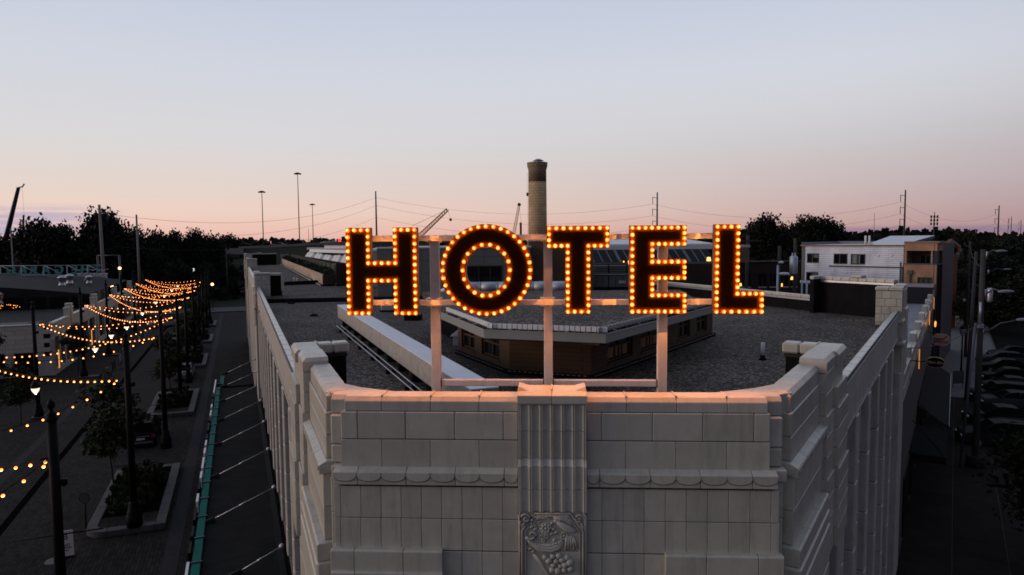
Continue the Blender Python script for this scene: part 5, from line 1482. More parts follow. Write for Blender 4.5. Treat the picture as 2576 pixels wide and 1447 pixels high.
# tan wall and grey slab seen through the upper gap of the H
ya = 50.0
a, b = ony(905, 650, ya), ony(1012, 650, ya)
t = T('tan_roof_block', 'tan rendered wall with pale coping seen through the gap of the H', 'building', ((a.x+b.x)/2, ya+2, Z_ROOF))
k = MB(); k.extrude([(ony(932, 657, ya).x, ya, Z_ROOF), (b.x, ya, Z_ROOF), (b.x, ya, ony(990, 632, ya).z), (ony(938, 632, ya).x, ya, ony(938, 632, ya).z)], (0, 3, 0)); k.build('wall', mat('tan_render', (.30, .265, .225), .8, var=.1), t)
k = MB(); k.box(ony(900, 630, ya).x, b.x, ya-.1, ya+6, ony(950, 632, ya).z, ony(950, 627, ya).z); k.build('coping', WHITE_MEMB, t)
k = MB(); k.box(ony(955, 640, ya).x, ony(969, 640, ya).x, ya-.6, ya-.01, ony(955, 643, ya).z, ony(955, 634, ya).z); k.build('wall_box', CONC, t)
for px in (948, 964):
    k = MB(); p = ony(px, 631, ya-.2); k.ball((p.x, p.y, p.z+.3), (.22, .22, .12), 8, 5); k.build('vent_cap', BLACK, t)
# ================================================================== ground
def sheet(name, poly, z, m, parent=None, kind='structure'):
    k = MB(); k.add([(p[0], p[1], z) for p in poly], [tuple(range(len(poly)))])
    return k.build(name, m, parent, kind=kind)
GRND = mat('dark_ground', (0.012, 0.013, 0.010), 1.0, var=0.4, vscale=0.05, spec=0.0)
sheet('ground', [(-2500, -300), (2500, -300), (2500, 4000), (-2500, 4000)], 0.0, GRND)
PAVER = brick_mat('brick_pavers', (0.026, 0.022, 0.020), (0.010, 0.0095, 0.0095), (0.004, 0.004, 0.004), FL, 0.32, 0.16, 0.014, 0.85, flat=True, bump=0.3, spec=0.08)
def flp(a0, a1, b0, b1): return [tuple(FL.p(a, b).xy) for a, b in ((a0, b0), (a1, b0), (a1, b1), (a0, b1))]
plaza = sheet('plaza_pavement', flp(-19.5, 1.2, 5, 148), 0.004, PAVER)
GRAN = mat('granite_kerb', (0.045, 0.045, 0.048), 0.7, var=0.2, vscale=4, rand=0.12, spec=0.3)
BANDM = mat('granite_band', (0.024, 0.024, 0.026), 0.85, var=0.2, vscale=3, spec=0.1)
DRAIN = mat('drain_strip', (0.004, 0.004, 0.004), 1.0, spec=0.0)
a1, b1 = FL.inv(onz(0, 1343, 0)); a2, b2 = FL.inv(onz(390, 857.6, 0)); ad = (a1+a2)/2
sheet('drain_strip', flp(ad-.2, ad+.2, 5, 146), 0.008, DRAIN)
sheet('paving_band', flp(-3.55, -2.9, 5, 146), 0.008, BANDM)
sheet('paving_band', flp(-13.9, -13.4, 5, 146), 0.008, BANDM)
# cross street at the far end of the plaza, with its kerb and verge
ROADM = mat('asphalt_far', (0.030, 0.030, 0.032), 0.85, var=.2, vscale=.3)
sheet('cross_street', flp(-80, 40, 150, 160), 0.006, ROADM)
VERGE = mat('verge_grass', (0.012, 0.017, 0.008), 0.95, var=.4, vscale=.4, spec=.1)
sheet('verge', flp(-80, 40, 160.3, 210), 0.05, VERGE)
# manhole lid in the paving
b = onz(140, 1411, 0)
t = T('manhole_lid', 'round iron manhole lid in the paving beside the paved island', 'manhole', b)
k = MB(); k.lathe([(.42, 0.005), (.42, .014), (.36, .018), (.05, .018)], (b.x, b.y, 0), 24); k.build('lid', DARKMETAL, t)
for (px, py, ln) in ((1186, 131, 1),): pass
# ---------------------------------------------------------------- kerbed planting islands
def island(a0, a1, s0, s1, lab, n_grass, seed, rounded=True):
    rr = random.Random(seed)
    t = T('planting_island', lab, 'planter', FL.p((a0+a1)/2, (s0+s1)/2, 0), group='kerbed planting islands')
    kw, kh = 0.48, 0.32
    def stone(a, b, c, d): return block(t, 'kerb_stone', FL, a, b, c, d, 0.0, kh, GRAN, 0.025, 0.004)
    n = max(2, int((s1-s0)/1.4))
    r = 1.0 if rounded else 0
    for i in range(n):
        c0, c1 = s0+r+(s1-s0-r)*i/n, s0+r+(s1-s0-r)*(i+1)/n
        stone(a0, a0+kw, c0, c1)
    for i in range(n): stone(a1-kw, a1, s0+(s1-s0)*i/n, s0+(s1-s0)*(i+1)/n)
    stone(a0+kw, a1-kw, s1-kw, s1); 
    m = 2
    for i in range(m): stone(a0+r+(a1-kw-a0-r)*i/m, a0+r+(a1-kw-a0-r)*(i+1)/m, s0, s0+kw)
    if rounded:
        k = MB(); arc = []
        for i in range(9): a = PI+PI/2*i/8; arc.append((a0+r+r*math.cos(a), s0+r+r*math.sin(a)))
        inn = [(a0+r+(r-kw)*math.cos(PI+PI/2*i/8), s0+r+(r-kw)*math.sin(PI+PI/2*i/8)) for i in range(8, -1, -1)]
        k.prism([tuple(FL.p(a, b).xy) for a, b in arc+inn], 0, kh); k.build('kerb_stone', GRAN, t, bevel=.02)
    k = MB(); k.fbox(FL, a0+kw, a1-kw, s0+kw, s1-kw, 0.0, 0.24); k.build('soil_bed', mat('soil', (.005, .0045, .004), 1.0, spec=0), t)
    k = MB(); k.fbox(FL, a0+kw+.02, a1-kw-.02, s0+kw+.02, s0+kw+1.5, 0.24, 0.27); k.build('brick_apron', PAVER, t)
    k = MB()
    for _ in range(n_grass):
        a, b_ = rr.uniform(a0+.75, a1-.8), rr.uniform(s0+2.1, s1-.9)
        p = FL.p(a, b_, .24)
        h = rr.uniform(.45, .95)
        for q in range(26):
            an = rr.uniform(0, 2*PI); sp = rr.uniform(.1, .42)
            d = Vector((math.cos(an), math.sin(an), 0)); w = Vector((-d.y, d.x, 0))*.012
            k.add([p-w, p+w, p+d*sp*.6+Vector((0, 0, h))+w*.6, p+d*sp+Vector((0, 0, h*.8))], [(0, 1, 2, 3)])
        if rr.random() < .5: leaf_cloud(k, (p.x, p.y, .55), (.45, .45, .35), 70, .07, rr)
    g = k.build('planting', LEAF2, t, kind='stuff')
    return t
isl = [(37.0, 47.0), (61.0, 70.5), (84, 92.5), (104, 112), (124, 131)]
for i, (s0, s1) in enumerate(isl):
    island(-7.3, -3.75, s0, s1, ['planting island with a rounded granite corner and a lamp pole, nearest the hotel corner', 'second planting island along the row of poles, beyond the parked black car', 'third planting island along the row of poles', 'fourth planting island along the row of poles', 'last planting island before the cross street'][i], 60 if i == 0 else 22, 20+i, True)

# ---------------------------------------------------------------- black poles
POLE = mat('black_pole', (0.004, 0.004, 0.0045), 0.6, spec=0.08)
def make_pole():
    t = T('light_pole', 'x', 'pole', (0, 0, 0))
    k = MB(); k.lathe([(.36, 0), (.36, .55), (.31, .62), (.33, .70), (.27, .80), (.22, 1.15), (.19, 1.25)], n=14); k.build('pole_base', POLE, t, local=True)
    k = MB(); k.lathe([(.165, 1.2), (.15, 5), (.135, 8.95)], n=14); k.build('shaft', POLE, t, local=True)
    k = MB(); k.lathe([(.135, 8.9), (.17, 8.93), (.17, 9.0), (.12, 9.06), (.15, 9.12), (.06, 9.2), (.05, 9.26), (.10, 9.33), (.115, 9.42), (.08, 9.5), (.02, 9.58)], n=14); k.build('finial', POLE, t, local=True)
    for z in (3.0, 5.35):
        k = MB(); k.tube([(-1.15, .18, z), (1.15, .18, z)], .022, 6); k.build('banner_arm', POLE, t, local=True)
        k = MB(); k.box(-.08, .08, .10, .22, z-.05, z+.05); k.build('arm_clamp', POLE, t, local=True)
    k = MB(); k.lathe([(.05, 0), (.10, .05), (.11, .18), (.05, .22)], (.22, 0, 6.9), 10); k.tube([(.1, 0, 7.0), (.22, 0, 7.0)], .03, 6); k.build('speaker', POLE, t, local=True)
    k = MB(); k.tube([(-.15, 0, 7.8), (-.34, 0, 7.8)], .03, 6); k.build('string_bracket', POLE, t, local=True)
    return t
A_R, A_L = -5.03, -15.4
SR = [23.7, 36.5, 52, 65.5, 75.5, 88, 100, 111, 123, 135]
SL = [48, 65, 82.8, 97.9, 110, 122, 134]
ORD = ['first', 'second', 'third', 'fourth', 'fifth', 'sixth', 'seventh', 'eighth', 'ninth', 'tenth', 'eleventh']
angL = math.atan2(UL.y, UL.x)-PI/2
proto = make_pole()
first = True
for i, s in enumerate(SR):
    lab = f'{ORD[i]} black pole from the corner in the hotel-side row'
    loc = FL.p(A_R, s, 0.33 if any(a < s < b and s-a < 6 for a, b in isl) and i == 1 else 0.0)
    if i == 1: loc = FL.p(A_R-.1, s+.72, 0.32)
    if i == 0: loc = FL.p(A_R-.27, s, 0)
    if first: reloc(proto, loc, angL); proto['label'] = lab; proto['group'] = 'black poles carrying the string lights'; first = False
    else: dup(proto, loc, angL, lab, 'black poles carrying the string lights')
for i, s in enumerate(SL):
    if i == 0: continue
    dup(proto, FL.p(A_L, s, 0), angL, f'{ORD[i-1]} black pole in the garage-side row', 'black poles carrying the string lights')
    k_ = T('pole_plinth', f'low granite plinth under the {ORD[i-1]} pole on the garage side', 'plinth', FL.p(A_L, s, 0), group='granite pole plinths')
    block(k_, 'plinth_stone', FL, A_L-.5, A_L+1.3, s-.45, s+.45, 0.004, .16, GRAN, .02)

# ---------------------------------------------------------------- string lights across the plaza
SBULB = bulb_mat('string_bulb', (1.0, 0.44, 0.15), (1.0, 0.20, 0.03), 4.0, 2.0)
SB_ME = unit_ball(8, 6); SB_ME.materials.append(SBULB)
SL_L = bpy.data.lights.new('string_glow', 'POINT'); SL_L.energy = 14; SL_L.color = (1.0, .45, .15); SL_L.shadow_soft_size = 0.0
STR = [(31, 23.7, .8), (14, 23.7, 1.6), (48, 36.5, .55), (31, 36.5, 1.5), (48, 52, .9), (48, 65.5, 1.1), (65, 52, .8), (65, 65.5, .7), (65, 75.5, .9), (82.8, 65.5, 1.0), (82.8, 75.5, .7),
       (82.8, 88, .8), (97.9, 75.5, 1.2), (97.9, 88, .8), (97.9, 100, .7), (110, 100, .8), (110, 111, .7), (122, 111, .8), (122, 123, .7), (134, 123, .8), (134, 135, .7), (122, 100, .9), (110, 88, .9), (134, 111, .9), (97.9, 111, .9), (110, 123, .8)]
mids = {}
def str_label(sl, sr):
    dl = {14: 'a pole out of view', 31: 'a pole out of view', 48: 'the pole beyond the left edge'}
    nm = lambda s: dl.get(s) or f'the {ORD[SL.index(s)-1]} garage pole'
    return f'string of bulbs from the {ORD[SR.index(sr)]} hotel pole to {nm(sl)}' + (' sagging low' if sag > 1.2 else '')
for sl, sr, sag in STR:
    pa, pb = FL.p(A_L+.3, sl, 7.8), FL.p(A_R-.34, sr, 7.8)
    L0 = (pb-pa).length
    pt = lambda u: pa+(pb-pa)*u + Vector((0, 0, -sag*4*u*(1-u)))
    t = T('string_light', str_label(sl, sr), 'string lights', pa, group='string lights over the plaza')
    k = MB(); k.tube([pt(i/24) for i in range(25)], .014, 4); k.build('cable', BLACK, t)
    n = int(L0/.56)
    for i in range(n):
        u = (i+.6)/n
        p = pt(u)+Vector((0, 0, -.10))
        o = bpy.data.objects.new('bulb', SB_ME); link(o, t, Matrix.Translation(p) @ Matrix.Rotation(PI, 4, 'X') @ Matrix.Scale(.047, 4))
    link(bpy.data.objects.new('string_glow', SL_L), t, Matrix.Translation(pt(.5)+Vector((0, 0, -.25))))
    mids[(sl, sr)] = pt(.52)
# teardrop lanterns hanging under the strings
GLOBE = glow_mat('lantern_globe', (1.0, .78, .60), 1.3)
LAN = bpy.data.lights.new('lantern_glow', 'POINT'); LAN.energy = 16; LAN.color = (1, .72, .48); LAN.shadow_soft_size = 0
def make_lantern():
    t = T('pendant_lantern', 'x', 'lantern', (0, 0, 0))
    k = MB(); k.lathe([(.19, -.62), (.215, -.55), (.21, -.45), (.12, -.28), (.05, -.2), (.03, 0)], n=16); k.build('shade', BLACK, t, local=True)
    k = MB(); k.lathe([(.012, -.97), (.07, -.9), (.15, -.78), (.19, -.68), (.195, -.625)], n=16); k.build('globe', GLOBE, t, local=True)
    link(bpy.data.objects.new('lantern_glow', LAN), t, Matrix.Translation((0, 0, -1.05)))
    return t
lan = make_lantern()
for i, key in enumerate([(48, 36.5), (65, 52), (65, 65.5), (82.8, 65.5), (82.8, 88), (97.9, 100), (110, 111), (122, 123), (134, 135)]):
    lab = f'{ORD[i]} teardrop lantern from the corner, hung mid-plaza under the strings'
    p = mids[key]
    if i == 0: reloc(lan, p); lan['label'] = lab; lan['group'] = 'teardrop lanterns over the plaza'
    else: dup(lan, p, 0, lab, 'teardrop lanterns over the plaza')

# ---------------------------------------------------------------- trees
def make_tree(name, h, crown_w, trunk_h, n_lobes, n_leaf, size, seed, leaf=None, slim=False):
    rr = random.Random(seed)
    t = T(name, 'x', 'tree', (0, 0, 0))
    k = MB()
    r0 = .028*h if not slim else .06
    k.tube([(0, 0, 0), (.02*h*rr.uniform(-1, 1), .02*h*rr.uniform(-1, 1), trunk_h), (.03*h*rr.uniform(-1, 1), 0, h*.8)], [r0, r0*.75, r0*.2], 8)
    lobes = []
    for i in range(n_lobes):
        a = 2*PI*i/n_lobes + rr.uniform(-.5, .5)
        zz = trunk_h + (h-trunk_h)*rr.uniform(.12, .88)
        prof = math.sin(PI*min(.97, max(.1, (zz-trunk_h)/(h-trunk_h)*.85+.12)))
        d = crown_w*.5*rr.uniform(.25, .78)*prof
        c = Vector((d*math.cos(a), d*math.sin(a), zz))
        lobes.append((c, crown_w*rr.uniform(.15, .27)))
        if i < 16: k.tube([(0, 0, trunk_h*rr.uniform(.85, 1.15)), tuple(c*.55+Vector((0, 0, zz*.4))), tuple(c)], [r0*.4, r0*.22, r0*.08], 5)
    lobes.append((Vector((0, 0, h*.90)), crown_w*.18))
    k.build('trunk', BARK, t, local=True)
    k = MB()
    for c, r in lobes: leaf_cloud(k, c, (r, r, r*.85), int(n_leaf/len(lobes)), size, rr, shell=.35)
    k.build('crown', leaf or LEAF, t, local=True)
    return t
st = make_tree('plaza_tree', 6.6, 3.6, 2.0, 22, 3400, .13, 31, LEAF2, True)
tl = [(-6.75, 42.6, 1.02, 'young tree in the near planting island, airy dark crown'), (-5.9, 66.5, .95, 'young tree in the second planting island'), (-5.8, 88.5, .9, 'young tree in the third planting island'), (-5.8, 108, .95, 'young tree in the fourth planting island'), (-5.8, 127.5, .9, 'young tree in the last planting island')]
for i, (a, s, sc, lab) in enumerate(tl):
    if i == 0: reloc(st, FL.p(a, s, .24), .4, sc); st['label'] = lab; st['group'] = 'young trees of the plaza'
    else: dup(st, FL.p(a, s, .24), i*1.3, lab, 'young trees of the plaza', sc)
for i, (px, py, sc, lab) in enumerate([(53, 1068, .78, 'small thin-stemmed tree standing free in the paving at the left edge'), (197, 935, .85, 'small tree on the garage side beside the second pole'), (300, 873, .8, 'small tree on the garage side by the seated diners'), (-22, 985, .9, 'tree cut by the left edge in front of the garage wall')]):
    dup(st, onz(px, py, 0), 2+i, lab, 'young trees of the plaza', sc)
# ---------------------------------------------------------------- cars
def make_car(name, label, paint, kind='sedan', seed=0):
    """length along +y, nose at +y"""
    t = T(name, label, 'car', (0, 0, 0))
    suv = kind == 'suv'
    Lh = 2.35; w = .94; H0 = 1.45 if not suv else 1.75
    hood = .98 if not suv else 1.08
    belt = .95 if not suv else 1.08
    P = mat(name+'_paint_'+str(seed), paint, .45, spec=.10, coat=.05)
    ys_ = [-Lh, -Lh+.12, -1.6, -.9, 0, .75, 1.35, Lh-.25, Lh]
    tops = [belt-.12, belt, belt+.01, belt+.01, belt, belt-.01, hood-.02, hood-.14, hood-.34] if suv or kind == 'hatch' else [belt-.12, belt-.02, belt+.0, belt, belt, belt-.02, hood-.06, hood-.2, hood-.36]
    ws = [w*.86, w*.95, w, w, w, w, w*.98, w*.92, w*.78]
    k = MB(); rings = []
    for y, z, q in zip(ys_, tops, ws):
        rings.append([(-q*.94, y, .22), (-q, y, .42), (-q, y, z*.72), (-q*.93, y, z), (q*.93, y, z), (q, y, z*.72), (q, y, .42), (q*.94, y, .22)])
    vs = [v for r_ in rings for v in r_]; n = 8
    fs = [(i*n+j, i*n+(j+1) % n, (i+1)*n+(j+1) % n, (i+1)*n+j) for i in range(len(rings)-1) for j in range(n)]
    fs += [tuple(reversed(range(n))), tuple((len(rings)-1)*n+j for j in range(n))]
    k.add(vs, fs); k.build('body', P, t, bevel=.03, local=True)
    # cabin: glass with painted roof and pillars
    if suv: cab = [(-2.18, belt), (-1.95, H0-.06), (-.2, H0), (.45, H0-.07), (1.25, belt-.02)]
    elif kind == 'hatch': cab = [(-2.1, belt), (-1.55, H0-.08), (-.2, H0), (.35, H0-.05), (1.25, belt-.03)]
    else: cab = [(-1.75, belt-.02), (-.95, H0-.06), (-.2, H0), (.35, H0-.04), (1.2, belt-.03)]
    wt, wb = w*.70, w*.90
    def xw(z): return wb+(wt-wb)*(z-belt)/(H0-belt)
    k = MB()
    n = len(cab)
    lv = [(-xw(z)+.012, y, z) for y, z in cab]; rv = [(xw(z)-.012, y, z) for y, z in cab]
    k.add(lv+rv, [tuple(range(n)), tuple(range(2*n-1, n-1, -1))] + [(i, i+1, n+i+1, n+i) for i in range(n-1)])
    k.build('windows', mat('car_glass', (.004, .0045, .005), .2, spec=.10), t, local=True)
    k = MB()
    top = [(y, z) for y, z in cab[1:-1]]
    lv = [(-xw(z), y, z+.012) for y, z in top]; rv = [(xw(z), y, z+.012) for y, z in top]; m_ = len(top)
    lo = [(x, y, z-.06) for x, y, z in lv]; ro = [(x, y, z-.06) for x, y, z in rv]
    k.add(lv+rv+lo+ro, [(i, i+1, m_+i+1, m_+i) for i in range(m_-1)] + [(2*m_+i, 2*m_+i+1, i+1, i) for i in range(m_-1)] + [(m_+i, m_+i+1, 3*m_+i+1, 3*m_+i) for i in range(m_-1)])
    k.build('roof', P, t, local=True)
    k = MB()
    for sg in (-1, 1):
        for (ya_, za), (yb_, zb2) in (((cab[0]), cab[1]), (cab[-1], cab[-2]), ((cab[2][0]-.1, belt), (cab[2][0]-.15, H0-.02))):
            k.tube([(sg*xw(za), ya_, za), (sg*xw(zb2), yb_, zb2)], .04, 5)
    k.build('pillars', P, t, kind='stuff', local=True)
    if suv:
        for sg in (-1, 1):
            k = MB(); k.tube([(sg*wt*.92, -1.8, H0+.06), (sg*wt*.92, .2, H0+.07)], .022, 6); k.build('roof_rail', DARKMETAL, t, local=True)
    RIM_ = mat('wheel_rim', (.25, .25, .26), .35, metal=.8); TY = mat('tyre', (.010, .010, .010), .85)
    for sg in (-1, 1):
        for y in (-1.4, 1.42):
            k = MB(); c = sg*(w-.12)
            k.tube([(c-.11, y, .34), (c-.08, y, .34), (c+.08, y, .34), (c+.11, y, .34)], [.30, .34, .34, .30], 18); wh = k.build('wheel', TY, t, local=True)
            k = MB(); k.tube([(c+sg*.105, y, .34), (c+sg*.125, y, .34)], .2, 14); k.build('rim', RIM_, wh, recentre=True)
    TL = mat('tail_lamp', (.14, .008, .008), .2); HL = mat('head_lamp', (.5, .5, .52), .12)
    for sg in (-1, 1):
        k = MB(); k.box(sg*.78-.12, sg*.78+.12, -Lh-.015, -Lh+.12, belt-.36, belt-.16); k.build('taillight', TL, t, bevel=.02, local=True)
        k = MB(); k.box(sg*.6-.17, sg*.6+.17, Lh-.22, Lh-.0, hood-.44, hood-.30); k.build('headlight', HL, t, bevel=.03, local=True)
        k = MB(); k.box(sg*.98-.10, sg*.98+.10, .86, .98, belt+.0, belt+.14); k.build('mirror', P, t, bevel=.03, local=True)
    k = MB(); k.box(-.26, .26, -Lh-.03, -Lh-.01, .62, .76); k.build('number_plate', mat('plate_pale', (.35, .35, .35), .5), t, local=True)
    k = MB(); k.box(-.75, .75, -Lh-.05, -Lh+.02, .34, .5); k.build('bumper', mat('bumper_grey', (.05, .05, .052), .5), t, bevel=.03, local=True)
    k = MB(); k.box(-.34, .34, Lh-.03, Lh+.01, .44, .6); k.build('grille', BLACK, t, local=True)
    k = MB(); k.box(-.55, .55, -Lh-.02, -Lh+.0, .845, .87); k.build('chrome_strip', GALV, t, local=True)
    return t
b = onz(366, 1098, 0)
suv = make_car('parked_car', 'black estate car with roof rails parked between the planting islands', (.010, .010, .011), 'suv', 1)
a_, s_ = FL.inv(b)
reloc(suv, FL.p(a_+.1, s_-1.0, 0), angL)
sed_l = make_car('parked_car', 'pale car parked among the poles beyond the second planting island', (.16, .16, .17), 'sedan', 2); reloc(sed_l, FL.p(-5.6, 79, 0), angL); sed_l['group'] = 'cars parked on the plaza'
dup(suv, FL.p(-5.6, 98, 0), angL, 'dark car parked past the third planting island', 'cars parked on the plaza')
sil = make_car('parked_car', 'silver car standing at the far end of the plaza below the strings', (.20, .18, .17), 'sedan', 3); p = onz(408, 822, 0); reloc(sil, p, angL+PI/2+.4)
wht = make_car('parked_car', 'white hatchback on the cross street beside the far hotel pier', (.50, .50, .52), 'hatch', 4); p = onz(601, 738, 0); reloc(wht, (p.x+.5, p.y, 0), angL+PI/2)
dup(sed_l, onz(452, 862, 0), angL, 'dark saloon half hidden behind the fourth and fifth poles', 'cars parked on the plaza')
# ---------------------------------------------------------------- small street furniture
b = onz(223, 1355, 0.3)
gsg = onz(215, 1352, 0.0)
t = T('round_sign', 'small dark round sign on a short post in the near planting island', 'sign', onz(217, 1340, .3))
p = onz(217, 1330, .3)
k = MB(); k.tube([p, p+Vector((0, 0, 1.35))], .035, 8); k.build('post', BLACK, t)
k = MB(); q = p+Vector((0, -.03, 1.52)); k.tube([q, q+Vector((0, .03, 0))], .26, 20); k.build('disc', BLACK, t)
k = MB(); k.tube([q+Vector((0, -.004, 0)), q+Vector((0, -.001, 0))], .235, 20); k.build('disc_face', mat('sign_charcoal', (.02, .02, .02), .5), t)
# white sandwich board, half behind the near pole
p = onz(166, 1402, 0)
t = T('sandwich_board', 'white sandwich board reading valet parking only, half behind the near pole', 'sign board', p, angL)
BW = mat('board_white', (.42, .40, .38), .5)
fb = Frame((p.x, p.y), FL.ex, FL.ey)
k = MB(); k.hexa([fb.p(-.33, -.02, 0.05), fb.p(.33, -.02, .05), fb.p(.33, .02, .05), fb.p(-.33, .02, .05)], [fb.p(-.30, .10, 1.2), fb.p(.30, .10, 1.2), fb.p(.30, .13, 1.2), fb.p(-.30, .13, 1.2)]); k.build('front_panel', BW, t, bevel=.01)
k = MB(); k.fbox(fb, -.36, .36, -.14, .3, 0, .05); k.build('foot', BLACK, t, bevel=.01)
up = (fb.p(0, .12, 1.15)-fb.p(0, 0, 0)).normalized(); xx = Vector((fb.ex.x, fb.ex.y, 0)); nn = xx.cross(up)
M0 = Matrix((xx, up, nn)).transposed().to_4x4()
for txt, h, z in (('B', .36, .90), ('VALET', .13, .55), ('PARKING', .11, .43), ('ONLY', .11, .31)):
    o = text_mesh('lettering', txt, h, BLACK, t, Matrix.Translation(fb.p(0, -.02+.12*z/1.15, z)+nn*.006) @ M0, .002, bold=.004)
# black litter bin
p = onz(426, 1020, 0)
t = T('litter_bin', 'black litter bin with a small white label beside the pole', 'bin', p)
k = MB(); k.lathe([(.30, .05), (.34, .95), (.36, 1.0)], p, 18); k.build('drum', BLACK, t)
k = MB(); k.lathe([(.37, 1.0), (.36, 1.06), (.25, 1.15), (.12, 1.17)], p, 18); k.build('lid', DARKMETAL, t)
k = MB(); k.box(p.x-.09, p.x+.09, p.y-.365, p.y-.352, .55, .75); k.build('label_plate', BW, t)
# kick scooter left on the pavement
p = onz(530.5, 856, 0)
t = T('kick_scooter', 'black kick scooter standing alone on the pavement', 'scooter', p)
k = MB(); k.tube([p+Vector((0, -.45, .12)), p+Vector((0, .35, .12))], .06, 6); k.build('deck', BLACK, t)
k = MB(); k.tube([p+Vector((0, -.45, .12)), p+Vector((0, -.38, 1.15))], .03, 6); k.build('stem', BLACK, t)
k = MB(); k.tube([p+Vector((-.28, -.38, 1.15)), p+Vector((.28, -.38, 1.15))], .025, 6); k.build('handlebar', BLACK, t)
for d in (-.5, .42):
    k = MB(); q = p+Vector((0, d, .11)); k.tube([q+Vector((-.03, 0, 0)), q+Vector((.03, 0, 0))], .11, 14); k.build('wheel', BLACK, t)
# cafe barriers with printed panels on the garage side
PANELW = mat('barrier_print', (.11, .11, .11), .7, var=.5, vscale=9)
for i in range(9):
    s = 78+4.2*i
    t = T('cafe_barrier', f'{ORD[i]} black cafe barrier panel along the garage-side terrace', 'barrier', FL.p(-13.2, s, 0), group='cafe barriers')
    for b_ in (s-1.0, s+1.0):
        k = MB(); k.tube([FL.p(-13.2, b_, 0), FL.p(-13.2, b_, 1.05)], .025, 6); k.build('post', BLACK, t)
        k = MB(); k.fbox(FL, -13.45, -12.95, b_-.03, b_+.03, 0.005, .03); k.build('foot', BLACK, t)
    k = MB(); k.fbox(FL, -13.22, -13.18, s-.95, s+.95, .2, 1.0); k.build('panel', PANELW if i % 2 else BLACK, t)
# people
SKIN = mat('skin', (.22, .13, .09), .6)
def person(label, p, rz, shirt, trousers, seated=False, seed=0):
    t = T('person', label, 'person', p, rz)
    J = {}
    if not seated:
        pts = [(0, 0, .92), (0, .0, 1.12), (0, .01, 1.40), (0, .01, 1.52), (0, .03, 1.60), (0, .035, 1.72),
               (.20, 0, 1.42), (.25, .02, 1.15), (.24, .12, .93), (-.20, 0, 1.42), (-.25, .02, 1.15), (-.24, .10, .93),
               (.10, 0, .88), (.11, .02, .48), (.11, 0, .08), (.12, .12, .04), (-.10, 0, .88), (-.13, .06, .48), (-.14, .04, .08), (-.15, .16, .04)]
    else:
        pts = [(0, 0, .52), (0, -.03, .72), (0, -.02, .98), (0, .0, 1.08), (0, .03, 1.16), (0, .04, 1.28),
               (.19, 0, .98), (.24, .08, .74), (.14, .30, .76), (-.19, 0, .98), (-.24, .08, .74), (-.12, .30, .76),
               (.10, .05, .50), (.12, .44, .52), (.12, .44, .08), (.12, .56, .04), (-.10, .05, .50), (-.13, .44, .52), (-.13, .44, .08), (-.13, .56, .04)]
    ed = [(0, 1), (1, 2), (2, 3), (3, 4), (4, 5), (2, 6), (6, 7), (7, 8), (2, 9), (9, 10), (10, 11), (0, 12), (12, 13), (13, 14), (14, 15), (0, 16), (16, 17), (17, 18), (18, 19)]
    rad = [.15, .14, .16, .06, .075, .10, .065, .05, .035, .065, .05, .035, .09, .065, .05, .04, .09, .065, .05, .04]
    me = bpy.data.meshes.new('body'); me.from_pydata(pts, ed, [])
    o = bpy.data.objects.new('body', me); COL.objects.link(o)
    o.modifiers.new('s', 'SKIN')
    for v, r_ in zip(me.skin_vertices[0].data, rad): v.radius = (r_, r_*.85)
    me.skin_vertices[0].data[0].use_root = True
    o.modifiers.new('d', 'SUBSURF').levels = 1
    dg = bpy.context.evaluated_depsgraph_get()
    m2 = bpy.data.meshes.new_from_object(o.evaluated_get(dg)); bpy.data.objects.remove(o)
    for m_ in (shirt, trousers, SKIN): m2.materials.append(m_)
    hip, neck = (.93, 1.53) if not seated else (.58, 1.09)
    for f in m2.polygons:
        c = f.center; f.use_smooth = True
        armz = abs(c.x) > .215 and c.z < (1.2 if not seated else .8)
        f.material_index = 2 if c.z > neck or (armz and abs(c.x) < .34 and c.z > hip-.02) else (1 if c.z < hip or (seated and c.y > .2 and c.z < .6) else 0)
    bo = link(bpy.data.objects.new('body', m2), t, W[t.name])
    k = MB(); k.ball((0, .02, pts[5][2]+.05), (.105, .115, .10), 10, 8); k.build('hair', mat('dark_hair', (.012, .009, .008), .8), t, local=True)
    return t
SH_T = mat('teal_shirt', (.05, .16, .17), .85); TR_D = mat('dark_trousers', (.012, .012, .014), .85); SH_D = mat('black_shirt', (.015, .014, .015), .85)
person('person in a teal shirt standing with one arm bent on the plaza', onz(330.5, 840, 0), .6, SH_T, TR_D)
person('person in dark clothes walking behind the one in teal', onz(312, 842, 0), 2.2, SH_D, TR_D)
def chair_at(p, rz, lab):
    t = T('cafe_chair', lab, 'chair', p, rz, group='cafe chairs')
    k = MB(); k.box(-.22, .22, -.22, .22, .42, .46); k.build('seat', BLACK, t, local=True)
    k = MB(); k.box(-.22, .22, -.24, -.21, .5, .9); k.build('backrest', BLACK, t, local=True)
    for x in (-.2, .2):
        for y in (-.2, .2):
            k = MB(); k.tube([(x, y, 0), (x, y, .42)], .018, 5); k.build('leg', BLACK, t, local=True)
for i, (px, py, lab) in enumerate(((268, 950, 'person in black seated at the terrace by the garage wall'), (298, 868, 'person in black seated farther along the terrace'))):
    p = onz(px, py, 0); person(lab, p, -1.0+i, SH_D, TR_D, True); chair_at(p, -1.0+i, ['black cafe chair under the nearer seated person', 'black cafe chair under the farther seated person'][i])
# ================================================================== garage building on the far side of the plaza
AG = -18.6
def gz(px, py): return FL.hit_a(px, py, AG)      # -> (s, z)
ROOFD = mat('dark_flat_roof', (0.018, 0.018, 0.019), 0.9, var=.35, vscale=.4, spec=.15)
gs0 = 86.0
g = T('garage_building', 'low pale terracotta garage building with stepped piers along the far side of the plaza', 'building', FL.p(AG-10, gs0+20, 0))
TS2 = TERRA
ZW = 5.7
